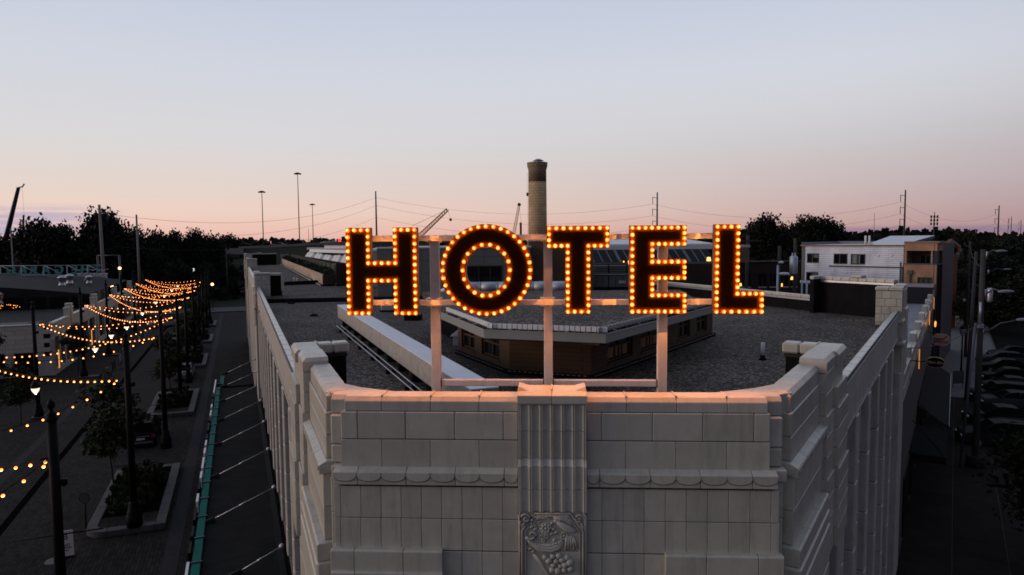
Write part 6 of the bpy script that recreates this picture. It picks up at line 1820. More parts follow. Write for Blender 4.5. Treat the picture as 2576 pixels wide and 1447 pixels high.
# long front in bays, each with a stepped pier
piers = [gs0+8.5, gs0+24, gs0+41, gs0+58]
edges_ = [gs0] + piers + [gs0+66]
brick_front = mat('terracotta_front', (.30, .29, .26), .6, var=.2, vscale=1.5, stain=.25)
for i in range(len(edges_)-1):
    s0, s1 = edges_[i]+(.0 if i == 0 else 1.2), edges_[i+1]-1.2
    for j in range(4):
        block(g, 'frieze_block', FL, AG-.35, AG, s0+(s1-s0)*j/4, s0+(s1-s0)*(j+1)/4, ZW-1.7, ZW-.22, TS2, .02, .01)
    block(g, 'coping', FL, AG-.4, AG+.05, s0, s1, ZW-.21, ZW, TS2, .03)
    nwin = 3
    for q in range(nwin+1):
        c = s0+(s1-s0)*q/nwin
        block(g, 'front_pilaster', FL, AG-.35, AG+.03, c-.35, c+.35, 0.0, ZW-1.71, brick_front, .03)
    k = MB(); k.fbox(FL, AG-.35, AG-.30, s0, s1, .6, ZW-1.71); k.build('window_pane', GLASS, g)
    for q in range(nwin):
        c = s0+(s1-s0)*(q+.5)/nwin
        k = MB(); k.fbox(FL, AG-.29, AG-.22, c-.03, c+.03, .6, ZW-1.71); k.fbox(FL, AG-.29, AG-.22, c-1.6, c+1.6, 2.6, 2.7); k.build('window_frame', DARKMETAL, g)
    block(g, 'plinth', FL, AG-.34, AG+.01, s0+.36, s1-.36, 0, .6, brick_front, .02)
for i, s in enumerate(piers):
    for (b0, b1, zz, o) in ((s-1.2, s-.35, ZW+.95, .03), (s-.35, s+.45, ZW+1.35, .12), (s+.45, s+1.2, ZW+.95, .03)):
        for j in range(4):
            block(g, 'pier_block', FL, AG-.5, AG+o, b0, b1, zz-.2-.75*(j+1), zz-.2-.75*j, TS2, .02, .008)
        block(g, 'pier_coping', FL, AG-.55, AG+o+.04, b0, b1, zz-.19, zz, TS2, .03)
        block(g, 'pier_shaft', FL, AG-.5, AG+o, b0, b1, 0, zz-3.21, brick_front, .03)
# end front towards the camera
for j in range(7):
    for q in range(9):
        off = .9*(j % 2)
        a0, a1 = AG-1.7*(q+1)+off-(.9), AG-1.7*q+off-.9
        block(g, 'end_block', FL, max(a0, AG-15), min(a1, AG-.01), gs0-.3, gs0, ZW-.25-.48*(j+1), ZW-.25-.48*j, TS2, .012, .008)
block(g, 'coping', FL, AG-15, AG+.05, gs0-.36, gs0+.1, ZW-.24, ZW-.12, TS2, .02)
block(g, 'end_wall', FL, AG-15, AG-.01, gs0-.28, gs0, 0, ZW-3.62, brick_front, .02)
for q in range(4):
    k = MB(); k.fbox(FL, AG-3.6-2.6*q, AG-1.8-2.6*q, gs0-.32, gs0-.285, .4, 2.6); k.build('end_window', GLASS, g)
k = MB(); k.fbox(FL, AG-40, AG-.4, gs0+.1, gs0+24, 0, ZW-.55); k.build('flat_roof', ROOFD, g)
p0 = FL.p(AG-4.5, gs0+3.4)
k = MB(); k.fbox(FL, AG-6.5, AG-2.6, gs0+4, gs0+7.2, ZW-.55, ZW-.53); k.build('roof_patch', mat('light_roof_patch', (.07, .07, .07), .9, var=.3), g)
# bowed roof behind
vz = 7.6
k = MB(); n = 14
cols = []
for i in range(n+1):
    a = AG-.9-(44.0)*i/n
    zz = vz-.6 + 1.9*math.sin(PI*min(1, max(0, i/n)))
    cols.append((a, zz))
vs = []; fs = []
for a, zz in cols: vs += [FL.p(a, gs0+25, zz), FL.p(a, gs0+62, zz)]
fs = [(2*i, 2*i+1, 2*i+3, 2*i+2) for i in range(n)]
for a, zz in cols: vs += [FL.p(a, gs0+25, vz-2.6)]
fs += [(2*i, 2*i+2, 2*(n+1)+i+1, 2*(n+1)+i) for i in range(n)]
k.add(vs, fs); k.build('bowed_roof', ROOFD, g)
k = MB()
for i in range(16):
    a = AG-2-2.6*i; k.fbox(FL, a-1.05, a+1.05, gs0+24.9, gs0+24.96, vz-2.5, vz-.8)
wbk = k.build('clerestory_panes', GLASS, g, kind='stuff')
k = MB(); k.fbox(FL, AG-45, AG-.9, gs0+24.1, gs0+25.1, vz-3.2, vz-2.55); k.build('dark_band', BLACKM, g)
k = MB(); rr = random.Random(8)
for i in range(26):
    p = FL.p(AG-9-6*rr.random(), gs0+24.8, vz-2.2+.5*rr.random()); k.ball((p.x, p.y, p.z), (.04, .04, .04), 5, 4)
k.build('fairy_lights', FLAME, g, kind='stuff')
LITD = glow_mat('lit_doorway', (1, .45, .12), .8)
for s in (gs0+1.2, gs0+19.5):
    k = MB(); k.fbox(FL, AG+.035, AG+.06, s, s+.45, .5, 2.5); k.build('lit_doorway', LITD, g)
# round roof ventilators
def make_rv():
    t = T('roof_ventilator', 'x', 'ventilator', (0, 0, 0))
    k = MB(); k.lathe([(.50, 0), (.50, .35), (.40, .42), (.40, .7)], n=16); k.build('base', GALV, t, local=True)
    k = MB(); k.lathe([(.40, .7), (.56, .82), (.58, 1.3), (.62, 1.31), (.62, 1.42), (.42, 1.48), (.40, 1.62), (.1, 1.68)], n=18); k.build('hood', GALV, t, local=True)
    return t
rv = make_rv()
for i, (px, py, y, lab) in enumerate(((157, 721, 104, 'round metal roof ventilator, the left one of the pair on the bowed roof'), (176, 716, 107, 'round metal roof ventilator, the right one of the pair on the bowed roof'), (224.5, 714, 110, 'smaller metal roof ventilator standing apart on the bowed roof'), (0, 766, 92, 'metal roof ventilator cut by the left edge on the flat garage roof'))):
    p = ony(px, py, y)
    if i == 0: reloc(rv, p, 0, 1.0); rv['label'] = lab; rv['group'] = 'roof ventilators of the garage'
    else: dup(rv, p, 0, lab, 'roof ventilators of the garage', .8 if i == 2 else 1.0)
# big rooftop letters seen from behind on their truss
yg = 118.0
def G_(px, py): return ony(px, py, yg)
zt0, zt1, zm = G_(120, 668).z, G_(120, 692).z, G_(120, 697).z
t = T('garage_sign', 'teal rooftop letters THE GARAGE seen from behind on a pale steel truss', 'sign', (G_(120, 690).x, yg, vz))
STL = mat('truss_steel', (.26, .31, .37), .5, var=.1)
TEALD = mat('teal_letter', (.02, .20, .175), .6, var=.15)
xa, xb = G_(-60, 680).x, G_(262, 680).x
for z in (zt0, zt1, zm):
    k = MB(); k.tube([(xa, yg-.2, z), (xb, yg-.2, z)], .06, 6); k.build('truss_rail', STL, t)
for i, px in enumerate((-40, 3, 56, 112, 171, 222)):
    x = G_(px, 680).x
    k = MB(); k.tube([(x, yg-.2, zt0), (x, yg-.2, vz-.5)], .07, 6); k.build('truss_post', STL, t)
    k = MB(); k.tube([(x-.1, yg-.3, zm), (x-.6, yg-1.0, vz-.5)], .08, 6); k.build('truss_strut', STL, t)
    k = MB(); k.tube([(x+.2, yg-.25, zt0), (x+3.4, yg-.25, zt1)], .045, 6); k.build('truss_brace', STL, t)
hL = zt0-zt1
Mt = Matrix((Vector((-1, 0, 0)), Vector((0, 0, 1)), Vector((0, 1, 0)))).transposed().to_4x4()
for ch, px, in (('T', 245), ('H', 214), ('E', 187), ('G', 148), ('A', 115), ('R', 83), ('A', 57), ('G', 27), ('E', -5)):
    p = G_(px, 680)
    o = text_mesh('sign_letter', ch, hL*1.28, TEALD, t, Matrix.Translation((p.x, yg+.05, (zt0+zt1)/2)) @ Mt, .09, bold=.06)
# ================================================================== far background, plaza side
# dark treed rise and the raised highway
HW = T('highway_bridge', 'pale concrete highway bridge crossing behind the far end of the plaza', 'bridge', ony(550, 640, 190))
yh_ = 190.0
Hh = lambda px, py, y=yh_: ony(px, py, y)
CB = mat('bridge_concrete', (.15, .145, .14), .85, var=.2, vscale=.3)
k = MB(); k.hexa([Hh(470, 640), Hh(612, 640), Hh(612, 640, 204), Hh(470, 640, 204)], [Hh(470, 627.5), Hh(612, 624), Hh(612, 624, 204), Hh(470, 627.5, 204)]); k.build('parapet', CB, HW)
k = MB(); k.hexa([Hh(476, 649), Hh(604, 649), Hh(604, 649, 203), Hh(476, 649, 203)], [Hh(476, 640.6), Hh(604, 640.6), Hh(604, 640.6, 203), Hh(476, 640.6, 203)]); k.build('girder', DARKMETAL, HW)
for px in (486, 540, 596):
    p = Hh(px, 660, 196); k = MB(); k.box(p.x-1.2, p.x+1.2, 193, 200, 0, Hh(px, 649).z); k.build('bridge_pier', CB, HW)
# embankment with the road on top
EMB = mat('embankment_grass', (.016, .021, .010), .95, var=.4, vscale=.15, spec=.1)
top = [(600, 622), (700, 617.5), (800, 612), (900, 607), (1100, 600)]
k = MB(); vs = []
for px, py in top:
    p = Hh(px, py, 200); vs += [(p.x, 178, p.z-6.5), (p.x, 200, p.z-.5), (p.x, 216, p.z-.5), (p.x, 250, 0)]
n = len(top)
k.add(vs, [(4*i+j, 4*i+4+j, 4*i+5+j, 4*i+1+j) for i in range(n-1) for j in range(3)]); k.build('embankment', EMB, kind='structure')
k = MB(); vs = []
for px, py in top:
    p = Hh(px, py, 200); vs += [(p.x, 200.5, p.z-.46), (p.x, 214, p.z-.46)]
k.add(vs, [(2*i, 2*i+2, 2*i+3, 2*i+1) for i in range(n-1)]); k.build('highway', ROADM, kind='structure')
BAR = T('highway_barrier', 'low concrete barrier along the raised highway', 'barrier', Hh(800, 612, 200))
for i in range(n-1):
    p, q = Hh(*top[i], 200), Hh(*top[i+1], 200)
    k = MB(); k.hexa([(p.x, 200, p.z-.5), (q.x, 200, q.z-.5), (q.x, 200.3, q.z-.5), (p.x, 200.3, p.z-.5)], [(p.x, 200, p.z+.15), (q.x, 200, q.z+.15), (q.x, 200.3, q.z+.15), (p.x, 200.3, p.z+.15)]); k.build('barrier_length', CB, BAR)
k = MB(); k.add([(-130, 178, .05), (0, 178, .05), (0, 178.2, 4.5), (-60, 178, 5)], [(0, 1, 2, 3)])
for i, (px, py, src, lab) in enumerate(((700, 614.8, sed_l, 'pale car on the raised highway'), (826, 608.5, wht, 'white car on the raised highway left of the H'), (744, 611, suv, 'dark car on the raised highway between two pale ones'))):
    p = Hh(px, py, 207); dup(src, (p.x, 207, p.z-.9), PI/2, lab, 'cars on the raised highway')
TAILR = glow_mat('tail_glow', (1, .05, .03), 2.0)
t = T('red_highway_light', 'small red light beside the raised highway near the H', 'light', Hh(854, 607, 205)); p = Hh(854, 604.5, 205)
k = MB(); k.box(p.x-.4, p.x+.4, 205, 205.3, p.z-.5, p.z+.5); k.build('lens', TAILR, t)
k = MB(); k.tube([(p.x, 205.15, p.z-.5), (p.x, 205.15, p.z-3.5)], .08, 6); k.build('post', DARKMETAL, t)
# noise wall / low sheds behind the plaza end
t = T('long_grey_wall', 'long low grey wall behind the far end of the plaza', 'wall', ony(330, 700, 165))
k = MB(); k.hexa([ony(280, 712, 165), ony(400, 712, 165), ony(400, 712, 165.4), ony(280, 712, 165.4)], [ony(280, 684, 165), ony(400, 684, 165), ony(400, 684, 165.4), ony(280, 684, 165.4)]); k.build('wall_panel', mat('noise_wall', (.05, .05, .05), .9, var=.2), t)
# ---------------------------------------------------------------- trees far off
big = [make_tree('broad_tree', 15, 15.5, 2.5, 46, 8000, .40, 50+i) for i in range(3)]
usedb = [False]*3
def tree_at(px, ytop, y, width_px, lab, i, grp='dark trees on the skyline'):
    """crown top at the photo row ytop"""
    p = ony(px, ytop, y)
    h = p.z*1.02
    wd_ = width_px/FPX*y*1.18
    sc = (wd_/14, wd_/14, h/15)
    b = i % 3
    if not usedb[b]:
        usedb[b] = True; o = reloc(big[b], (p.x, y, 0), i*1.1, sc); o['label'] = lab; o['group'] = grp
    else: o = dup(big[b], (p.x, y, 0), i*1.1, lab, grp, sc)
    return o
tr = [(-5, 598, 150, 70, 'dark tree at the left edge behind the crane boom'), (50, 600, 160, 60, 'dark low tree under the lattice mast'), (100, 560, 145, 115, 'broad dark tree with a knobbly top beside the lattice mast'), (155, 574, 150, 80, 'dark tree shouldering the broad knobbly one'),
      (250, 547, 150, 125, 'tallest dark tree behind the leaning wood pole'), (300, 576, 155, 90, 'dark tree right of the tallest one'), (215, 598, 165, 50, 'small dark tree in the notch before the tallest one'), (345, 586, 160, 60, 'dark tree behind the tall pale pole'),
      (395, 586, 170, 80, 'round dark tree past the tall pale pole'), (438, 589, 172, 60, 'round dark tree next along from the tall pale pole'), (485, 591, 175, 75, 'dark tree with a tuft on its crown'), (530, 596, 180, 70, 'low dark tree before the bridge'), (575, 596, 240, 70, 'low dark tree behind the bridge'),
      (400, 640, 150, 60, 'dark tree in front of the bridge end'), (450, 660, 145, 60, 'dark bushy tree beyond the strings'), (520, 665, 170, 60, 'dark tree beside the hotel front far off'), (575, 672, 175, 46, 'small tree on the verge by the far pier'),
      (1925, 546, 190, 95, 'tall dark tree just right of the letter L'), (1968, 572, 200, 70, 'dark tree between the two tall ones right of the L'), (2035, 558, 185, 90, 'dark tree behind the white apartments'), (2080, 553, 190, 90, 'second dark tree behind the white apartments'), (2000, 575, 195, 70, 'lower dark tree behind the white apartments'), (1885, 585, 210, 50, 'dark tree half hidden by the L')]
for i, (px, yt_, y, wp, lab) in enumerate(tr): tree_at(px, yt_, y, wp, lab, i)
tr2 = [(2440, 602, 120, 110), (2500, 640, 110, 130), (2550, 606, 125, 150), (2395, 690, 110, 60), (2590, 690, 95, 130), (2470, 720, 100, 110)]
for i, (px, yt_, y, wp) in enumerate(tr2):
    tree_at(px, yt_, y, wp, ['dark tree behind the utility poles on the right', 'dark tree over the parking lot', 'dark tree at the right edge above the cars', 'street tree beside the lit shopfronts', 'dark tree filling the right edge behind the cobra lamp', 'dark tree between the utility poles and the parking lot'][i], i+1, 'trees by the right-hand street')
near_r = make_tree('street_tree', 9.5, 8.0, 2.5, 30, 6500, .16, 91, mat('leaf_olive', (.016, .018, .006), .8, spec=.05, var=.4, vscale=1.2))  # dark olive leaf colour
p = onz(2630, 1215, 4.0); reloc(near_r, (p.x+.9, p.y, 0), 0, .72); near_r['label'] = 'dark leafy street tree overhanging the right edge above the pavement'
# treeline: one far wood
rr = random.Random(77)
k = MB()
def wood(px0, px1, f_top, y0, y1, n):
    for _ in range(n):
        px = rr.uniform(px0, px1); y = rr.uniform(y0, y1)
        p = ony(px, f_top(px)+rr.uniform(-4, 6), y)
        r = rr.uniform(5, 11)
        for q in range(34):
            v = Vector((rr.gauss(0, 1), rr.gauss(0, 1), rr.gauss(0, .8))).normalized()*r*rr.uniform(.5, 1)
            c = Vector((p.x, y, p.z-r)) + v
            s = rr.uniform(1.0, 2.2)
            d1 = Vector((rr.uniform(-1, 1), rr.uniform(-.5, .5), rr.uniform(-1, 1))).normalized(); d2 = d1.cross(Vector((rr.uniform(-.3, .3), 1, rr.uniform(-.3, .3)))).normalized()
            k.add([c-d1*s, c+d2*s, c+d1*s, c-d2*s], [(0, 1, 2, 3)])
wood(-150, 620, lambda x: 606, 330, 430, 120)
wood(500, 1020, lambda x: 601-(x-500)*.006, 420, 520, 130)
wood(1000, 1950, lambda x: 596-(x-1000)*.004, 450, 560, 200)
wood(1850, 2750, lambda x: 583+6*math.sin(x*.013)-(x-1850)*.006, 330, 480, 260)
k.build('treeline', LEAF, kind='stuff')
k = MB()
for (x0, x1, y, h) in ((-420, -120, 440, 9), (-140, 60, 530, 10), (40, 340, 570, 11), (230, 560, 500, 12)):
    pass
# dense undergrowth that closes the gaps under the crowns
k = MB(); rr = random.Random(78)
for _ in range(420):
    px = rr.choice((rr.uniform(-60, 600), rr.uniform(1860, 2640))); y = rr.uniform(165, 260)
    p = ony(px, 640, y); r = rr.uniform(2.5, 5)
    zc = rr.uniform(1.5, 6.5)
    for q in range(22):
        v = Vector((rr.gauss(0, 1), rr.gauss(0, 1), rr.gauss(0, .8))).normalized()*r*rr.uniform(.4, 1)
        c = Vector((p.x, y, zc)) + v; s = rr.uniform(.6, 1.3)
        d1 = Vector((rr.uniform(-1, 1), rr.uniform(-.5, .5), rr.uniform(-1, 1))).normalized(); d2 = d1.cross(Vector((rr.uniform(-.3, .3), 1, rr.uniform(-.3, .3)))).normalized()
        k.add([c-d1*s, c+d2*s, c+d1*s, c-d2*s], [(0, 1, 2, 3)])
k.build('undergrowth', LEAF, kind='stuff')
# ---------------------------------------------------------------- masts, poles and wires
def mast(name, px, pyt, y, lab, cat, r0=.35, r1=.12, grp=None, m=None):
    p = ony(px, pyt, y)
    t = T(name, lab, cat, (p.x, y, 0), 0, grp)
    k = MB(); k.tube([(p.x, y, 0), (p.x, y, p.z)], [r0, r1], 8); k.build('shaft', m or DARKMETAL, t)
    return t, p
RUSTY = mat('weathering_steel', (.045, .026, .018), .8, var=.2)
for (px, pyt, y, lab) in ((658.5, 482, 260, 'highway lighting mast with a small lamp ring, the left one of three'), (748.5, 436, 260, 'highway lighting mast with a lamp ring, the tallest of three'), (785.5, 514, 330, 'thin highway lighting mast, the faintest of three'), (2253 - 0, 597, 420, 'thin mast beside the tall power pole on the right')):
    t, p = mast('light_mast', px, pyt, y, lab, 'light mast', .26, .12, 'highway lighting masts', RUSTY)
    k = MB(); k.lathe([(.5, -.3), (.9, -.1), (.9, .1), (.2, .3)], p, 12); k.build('lamp_ring', DARKMETAL, t)
    for q in range(6):
        a = q*PI/3; k = MB(); c = (p.x+1.05*math.cos(a), y+1.05*math.sin(a), p.z-.25); k.box(c[0]-.28, c[0]+.28, c[1]-.28, c[1]+.28, c[2]-.2, c[2]+.2); k.build('lamp_head', DARKMETAL, t)
for px, pyt, y, lab in ((2200, 537, 330, 'thin street mast above the far wood, right of the apartments'), (2118, 552, 360, 'short thin mast above the far wood'), (2537, 548, 330, 'thin mast right of the cell tower'), (776, 575, 330, 'short dark mast on the highway')):
    mast('thin_mast', px, pyt, y, lab, 'mast', .16, .08, 'thin masts over the far wood')
# big power poles
tops = {}
def power_pole(key, px, pyt, y, lab, lean=0, arms=3, side=-1, m=None, r0=.42, r1=.22):
    p = ony(px, pyt, y)
    t = T('power_pole', lab, 'power pole', (p.x, y, 0), 0, 'tall power poles')
    k = MB(); k.tube([(p.x+lean, y, 0), (p.x, y, p.z)], [r0, r1], 8); k.build('shaft', m or RUSTY, t)
    pts = []
    for i in range(arms):
        z = p.z-2.0-4.0*i*(1.0)
        k = MB(); k.tube([(p.x, y, z), (p.x+side*1.6, y, z+.35)], .09, 6); k.build('cross_arm', m or RUSTY, t)
        k = MB(); e = Vector((p.x+side*1.6, y, z+.3)); k.tube([e, e+Vector((-.1*side, 0, -2.2))], .11, 6); k.build('insulator', DARKMETAL, t)
        pts.append(e+Vector((0, 0, -2.3)))
    tops[key] = pts
    return t
power_pole('a', 249.5, 515, 138, 'tall grey power pole rising before the tallest dark tree', lean=.3, arms=1, side=1, m=mat('grey_pole', (.17, .155, .14), .85, var=.2), r0=.40, r1=.24)
pA = ony(249.5, 540, 138); tops['a'] = [Vector((pA.x+2.0, 138, pA.z)), Vector((pA.x+2.0, 138, pA.z-3.4)), Vector((pA.x+2.0, 138, pA.z-6.4))]
power_pole('b', 945, 481, 235, 'tall dark power pole above the letter H', arms=0); pB = ony(945, 481, 235); tops['b'] = [Vector((pB.x, 235, ony(945, y_, 235).z)) for y_ in (497, 517, 547)]
power_pole('c', 1653.5, 484, 235, 'tall power pole with three arms above the letter E')
power_pole('d', 2278, 478, 230, 'tall power pole with three arms right of the apartments', side=-1)
power_pole('e', 2513.5, 517, 300, 'farther power pole with three arms near the right edge', side=-1)
power_pole('f', 2620, 540, 330, 'power pole out past the right edge', side=-1)
for i, (px, pyt, y) in enumerate(((2545, 545, 430), (2569, 553, 480), (2590, 556, 520))):
    power_pole('g%d' % i, px, pyt, y, ['small far power pole, first of the receding pair', 'small far power pole, second of the receding pair', 'small far power pole past the right edge'][i], arms=2, r0=.3, r1=.15)
WIREM = mat('power_wire', (.03, .022, .02), .8)
def wire(p, q, sag, lab, r=.028):
    t = T('power_line', lab, 'power line', p, 0, 'power lines across the sky')
    k = MB(); k.tube([p+(q-p)*(i/20)+Vector((0, 0, -sag*4*(i/20)*(1-i/20))) for i in range(21)], r, 4); k.build('wire', WIREM, t)
pl = ['upper', 'middle', 'lower']
def span(a, b, sag, where):
    for i in range(3):
        if i < len(tops[a]) and i < len(tops[b]): wire(tops[a][i], tops[b][i], sag, f'{pl[i]} wire {where}')
span('a', 'b', 4.5, 'from the grey pole to the pole above H')
span('b', 'c', 4.5, 'behind the chimney between the poles above H and E')
span('c', 'd', 5.0, 'over the apartments between the poles above E and beyond')
span('d', 'e', 4.5, 'to the farther pole near the right edge')
span('e', 'f', 3, 'leaving at the right edge')
# tall pale pole, and metal pole at the left edge
t, p = mast('wood_pole', 343, 540, 140, 'tall pale wood pole standing before the trees past the grey one', 'utility pole', .3, .17, None, MATS['grey_pole'])
t, p = mast('metal_pole', 27, 575, 130, 'slim pale metal pole crossing the crane boom at the left edge', 'pole', .15, .11, None, MATS['grey_pole'])
t, p = mast('wood_pole', 569, 637, 165, 'thin dark wood pole beside the far hotel pier', 'utility pole', .2, .16, None, WOODPOLE)
t, p = mast('wood_pole', 400, 650, 160, 'thin pole behind the far strings', 'utility pole', .12, .08, None, GALV)
# substation gantry and transformers
yS = 140
t = T('substation_gantry', 'steel portal frame of the substation behind the rooftop letters', 'gantry', ony(272, 690, yS))
GANT = mat('gantry_steel', (.07, .085, .08), .7)
gl, gr = ony(245.5, 643, yS), ony(300, 643, yS)
for p in (gl, gr):
    k = MB(); k.tube([(p.x, yS, 0), (p.x, yS, p.z)], .22, 6); k.build('leg', GANT, t)
k = MB(); k.tube([(gl.x, yS, gl.z), (gr.x, yS, gl.z)], .14, 6); k.build('beam', GANT, t)
rr = random.Random(9)
for i in range(6):
    p = ony(200+13*i, 686, yS-4)
    t = T('transformer', f'{ORD[i]} transformer stack of the substation, counted from the letters G A R', 'transformer', (p.x, p.y, 0), 0, 'substation transformers')
    k = MB(); k.lathe([(.35, 0), (.35, p.z-2.6), (.5, p.z-2.4), (.5, p.z-1.2), (.25, p.z-1.0)], (p.x, p.y, 0), 10); k.build('tank', GALV, t)
    for q in range(3):
        k = MB(); k.lathe([(.07, 0), (.14, .15), (.07, .3), (.14, .45), (.07, .6), (.14, .75), (.05, .95)], (p.x-.3+.3*q, p.y, p.z-1.0), 8); k.build('bushing', GALV, t)
    k = MB(); k.tube([(p.x-.6, p.y, p.z+.4), (p.x+.6, p.y, p.z+.7)], .05, 5); k.build('arm', GALV, t)
# cranes
CRD = mat('crane_dark', (.018, .018, .02), .6)
CRO = mat('crane_orange', (.85, .50, .22), .6)
t = T('mobile_crane', 'dark telescopic crane boom leaning at the left edge', 'crane', (ony(15, 600, 150).x, 150, 0))
p, q = ony(10, 620, 150), ony(46.5, 472, 150)
k = MB(); k.tube([p+(p-q)*.5, p, p+(q-p)*.5, q], [.75, .72, .55, .42], 4, smooth=False); k.build('boom', CRD, t)
k = MB(); k.tube([q, q+Vector((.9, 0, .2)), q+Vector((1.3, 0, .8))], .16, 6); k.build('boom_head', CRO, t)
k = MB(); b2_ = q+Vector((.8, 0, 0)); k.tube([b2_, (b2_.x+.1, 150, ony(58, 545, 150).z)], .02, 4); k.build('hoist_cable', WIREM, t)
k = MB(); k.box(p.x-3.5, p.x+1.5, 148.5, 151.5, 0, 3); k.build('carrier', CRD, t)
def lattice(t, p, q, w, n, m, name):
    p, q = Vector(p), Vector(q); d = (q-p); ax = d.normalized(); s = ax.cross(Vector((0, 1, 0))).normalized(); f = Vector((0, 1, 0))
    k = MB()
    cs = [(s*a+f*b)*w/2 for a in (-1, 1) for b in (-1, 1)]
    for c in cs: k.tube([p+c*.8, q+c*.5], w*.10, 4)
    for i in range(n):
        a = p+d*(i/n); b = p+d*((i+1)/n)
        k.tube([a+cs[0]*.8, b+cs[2]*.8], w*.045, 4); k.tube([a+cs[2]*.8, b+cs[0]*.8], w*.045, 4); k.tube([a+cs[1]*.8, b+cs[3]*.8], w*.045, 4)
    return k.build(name, m, t, kind='stuff')
t = T('lattice_mast', 'short dark lattice mast hanging by the crane boom', 'crane', (ony(58.5, 590, 150).x, 150, 0))
lattice(t, ony(57, 640, 150), ony(59, 552, 150), 1.4, 9, CRD, 'lattice'); k = MB(); a = ony(59, 552, 150); k.tube([a, ony(59.5, 541, 150)], .2, 5); k.build('tip', CRD, t)
k = MB(); a = ony(57, 640, 150); k.box(a.x-1.5, a.x+1.5, 149, 151, 0, a.z); k.build('base', CRD, t)
t = T('lattice_crane', 'orange lattice crane jib rising between the H and the O', 'crane', (ony(1040, 600, 240).x, 240, 0))
p, q = ony(1052, 597, 240), ony(1126, 527, 240)
lattice(t, p, q, 1.7, 14, CRO, 'jib')
k = MB(); k.box(p.x-3, p.x+2.5, 238.5, 241.5, 0, p.z); k.build('machine_house', CRO, t)
k = MB(); k.tube([q, (q.x+1.0, 240, ony(1130, 552, 240).z)], .04, 4); k.ball((q.x+1.0, 240, ony(1130, 553, 240).z), .5, 8, 6); k.build('hook_block', CRD, t)
k = MB(); k.tube([p+Vector((-2, 0, 4)), q], .05, 4); k.build('pendant_line', WIREM, t)
t = T('lattice_crane', 'slim orange lattice crane jib beside the chimney', 'crane', (ony(1292, 600, 260).x, 260, 0))
p, q = ony(1291, 596, 260), ony(1306, 515, 260)
lattice(t, p, q, 1.2, 14, CRO, 'jib'); k = MB(); k.ball(tuple(q), .7, 6, 5); k.build('jib_head', CRD, t)
k = MB(); k.tube([q, (q.x+.7, 260, ony(1310, 560, 260).z)], .04, 4); a = ony(1310, 560, 260); k.box(a.x-.4, a.x+.4, 259.7, 260.3, a.z-5, a.z); k.build('hanging_load', CRD, t)
k = MB(); k.box(p.x-2, p.x+2, 258.5, 261.5, 0, p.z); k.build('machine_house', CRO, t)
# cell tower
t, p = mast('cell_tower', 2351, 533, 330, 'cell tower with rings of antennas right of the apartments', 'tower', .4, .15)
for z0_ in (544, 553, 562):
    for q in range(6):
        a = q*PI/3; zz = ony(2351, z0_, 330).z
        k = MB(); k.box(p.x+1.5*math.cos(a)-.25, p.x+1.5*math.cos(a)+.25, 330+1.5*math.sin(a)-.25, 330+1.5*math.sin(a)+.25, zz-.9, zz+.4); k.build('antenna', DARKMETAL, t)
    k = MB(); k.lathe([(1.4, 0), (1.4, .1)], (p.x, 330, zz-.3), 10); k.build('antenna_ring', DARKMETAL, t)
# lit advertising board far off, and lamps of the verge
t = T('verge_lamp', 'small lit street lantern on the verge beyond the plaza', 'street lamp', (ony(487, 679, 150).x, 150, 0)); p = ony(487, 679, 150)
k = MB(); k.tube([(p.x, 150, 0), (p.x, 150, p.z-.3)], .07, 6); k.build('post', BLACK, t)
k = MB(); k.lathe([(.1, -.3), (.2, 0), (.15, .25), (.05, .35)], p, 10); k.build('globe', glow_mat('pale_lantern', (1, .95, .85), .8), t)
for i, (px, py, lab) in enumerate(((534, 715.5, 'warm street lantern beyond the last hotel-side poles'), (301, 703 - 28, 'single amber bulb high before the gantry leg'), (281, 719, 'cluster of warm bulbs on the garage roof end'))):
    p = ony(px, py, [140, 138, 128][i]); t = T('wall_lamp', lab, 'lamp', (p.x, p.y, 0))
    k = MB(); k.tube([(p.x, p.y, 0), (p.x, p.y, p.z-.25)], .06, 6); k.build('post', BLACK, t)
    k = MB(); k.ball(tuple(p), .28, 10, 8); k.build('globe', glow_mat('amber_globe%d' % i, (1, .5, .18), 5.0), t)
# ================================================================== the street on the right
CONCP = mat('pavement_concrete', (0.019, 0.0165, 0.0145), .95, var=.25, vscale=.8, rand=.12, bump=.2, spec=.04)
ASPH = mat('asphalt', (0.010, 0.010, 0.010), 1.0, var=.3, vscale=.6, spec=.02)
def frp(a0, a1, b0, b1): return [tuple(FR.p(a, b).xy) for a, b in ((a0, b0), (a1, b0), (a1, b1), (a0, b1))]
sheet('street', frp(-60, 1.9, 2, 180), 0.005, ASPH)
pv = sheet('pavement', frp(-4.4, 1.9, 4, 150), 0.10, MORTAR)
k = MB(); k.fbox(FR, -4.6, -4.4, 4, 150, 0.0, .125); k.build('kerb', GRAN, kind='structure')
for i in range(3):
    for j in range(30):
        block(pv, 'paving_slab', FR, 1.75-2.05*(i+1), 1.75-2.05*i, 12+1.95*j, 12+1.95*(j+1), .06, .13, CONCP, .015, .008)
# planting bed in the pavement
p = onz(2540, 1400, 0)
# white parking bay lines
for i in range(7):
    k = MB(); s = 34+2.75*i; k.add([tuple(FR.p(-5.0, s, .012)), tuple(FR.p(-10.0, s+1.2, .012)), tuple(FR.p(-10.0, s+1.32, .012)), tuple(FR.p(-5.0, s+.12, .012))], [(0, 1, 2, 3)])
    k.build('bay_line', mat('worn_line', (.035, .035, .035), .9, spec=.05), kind='structure')
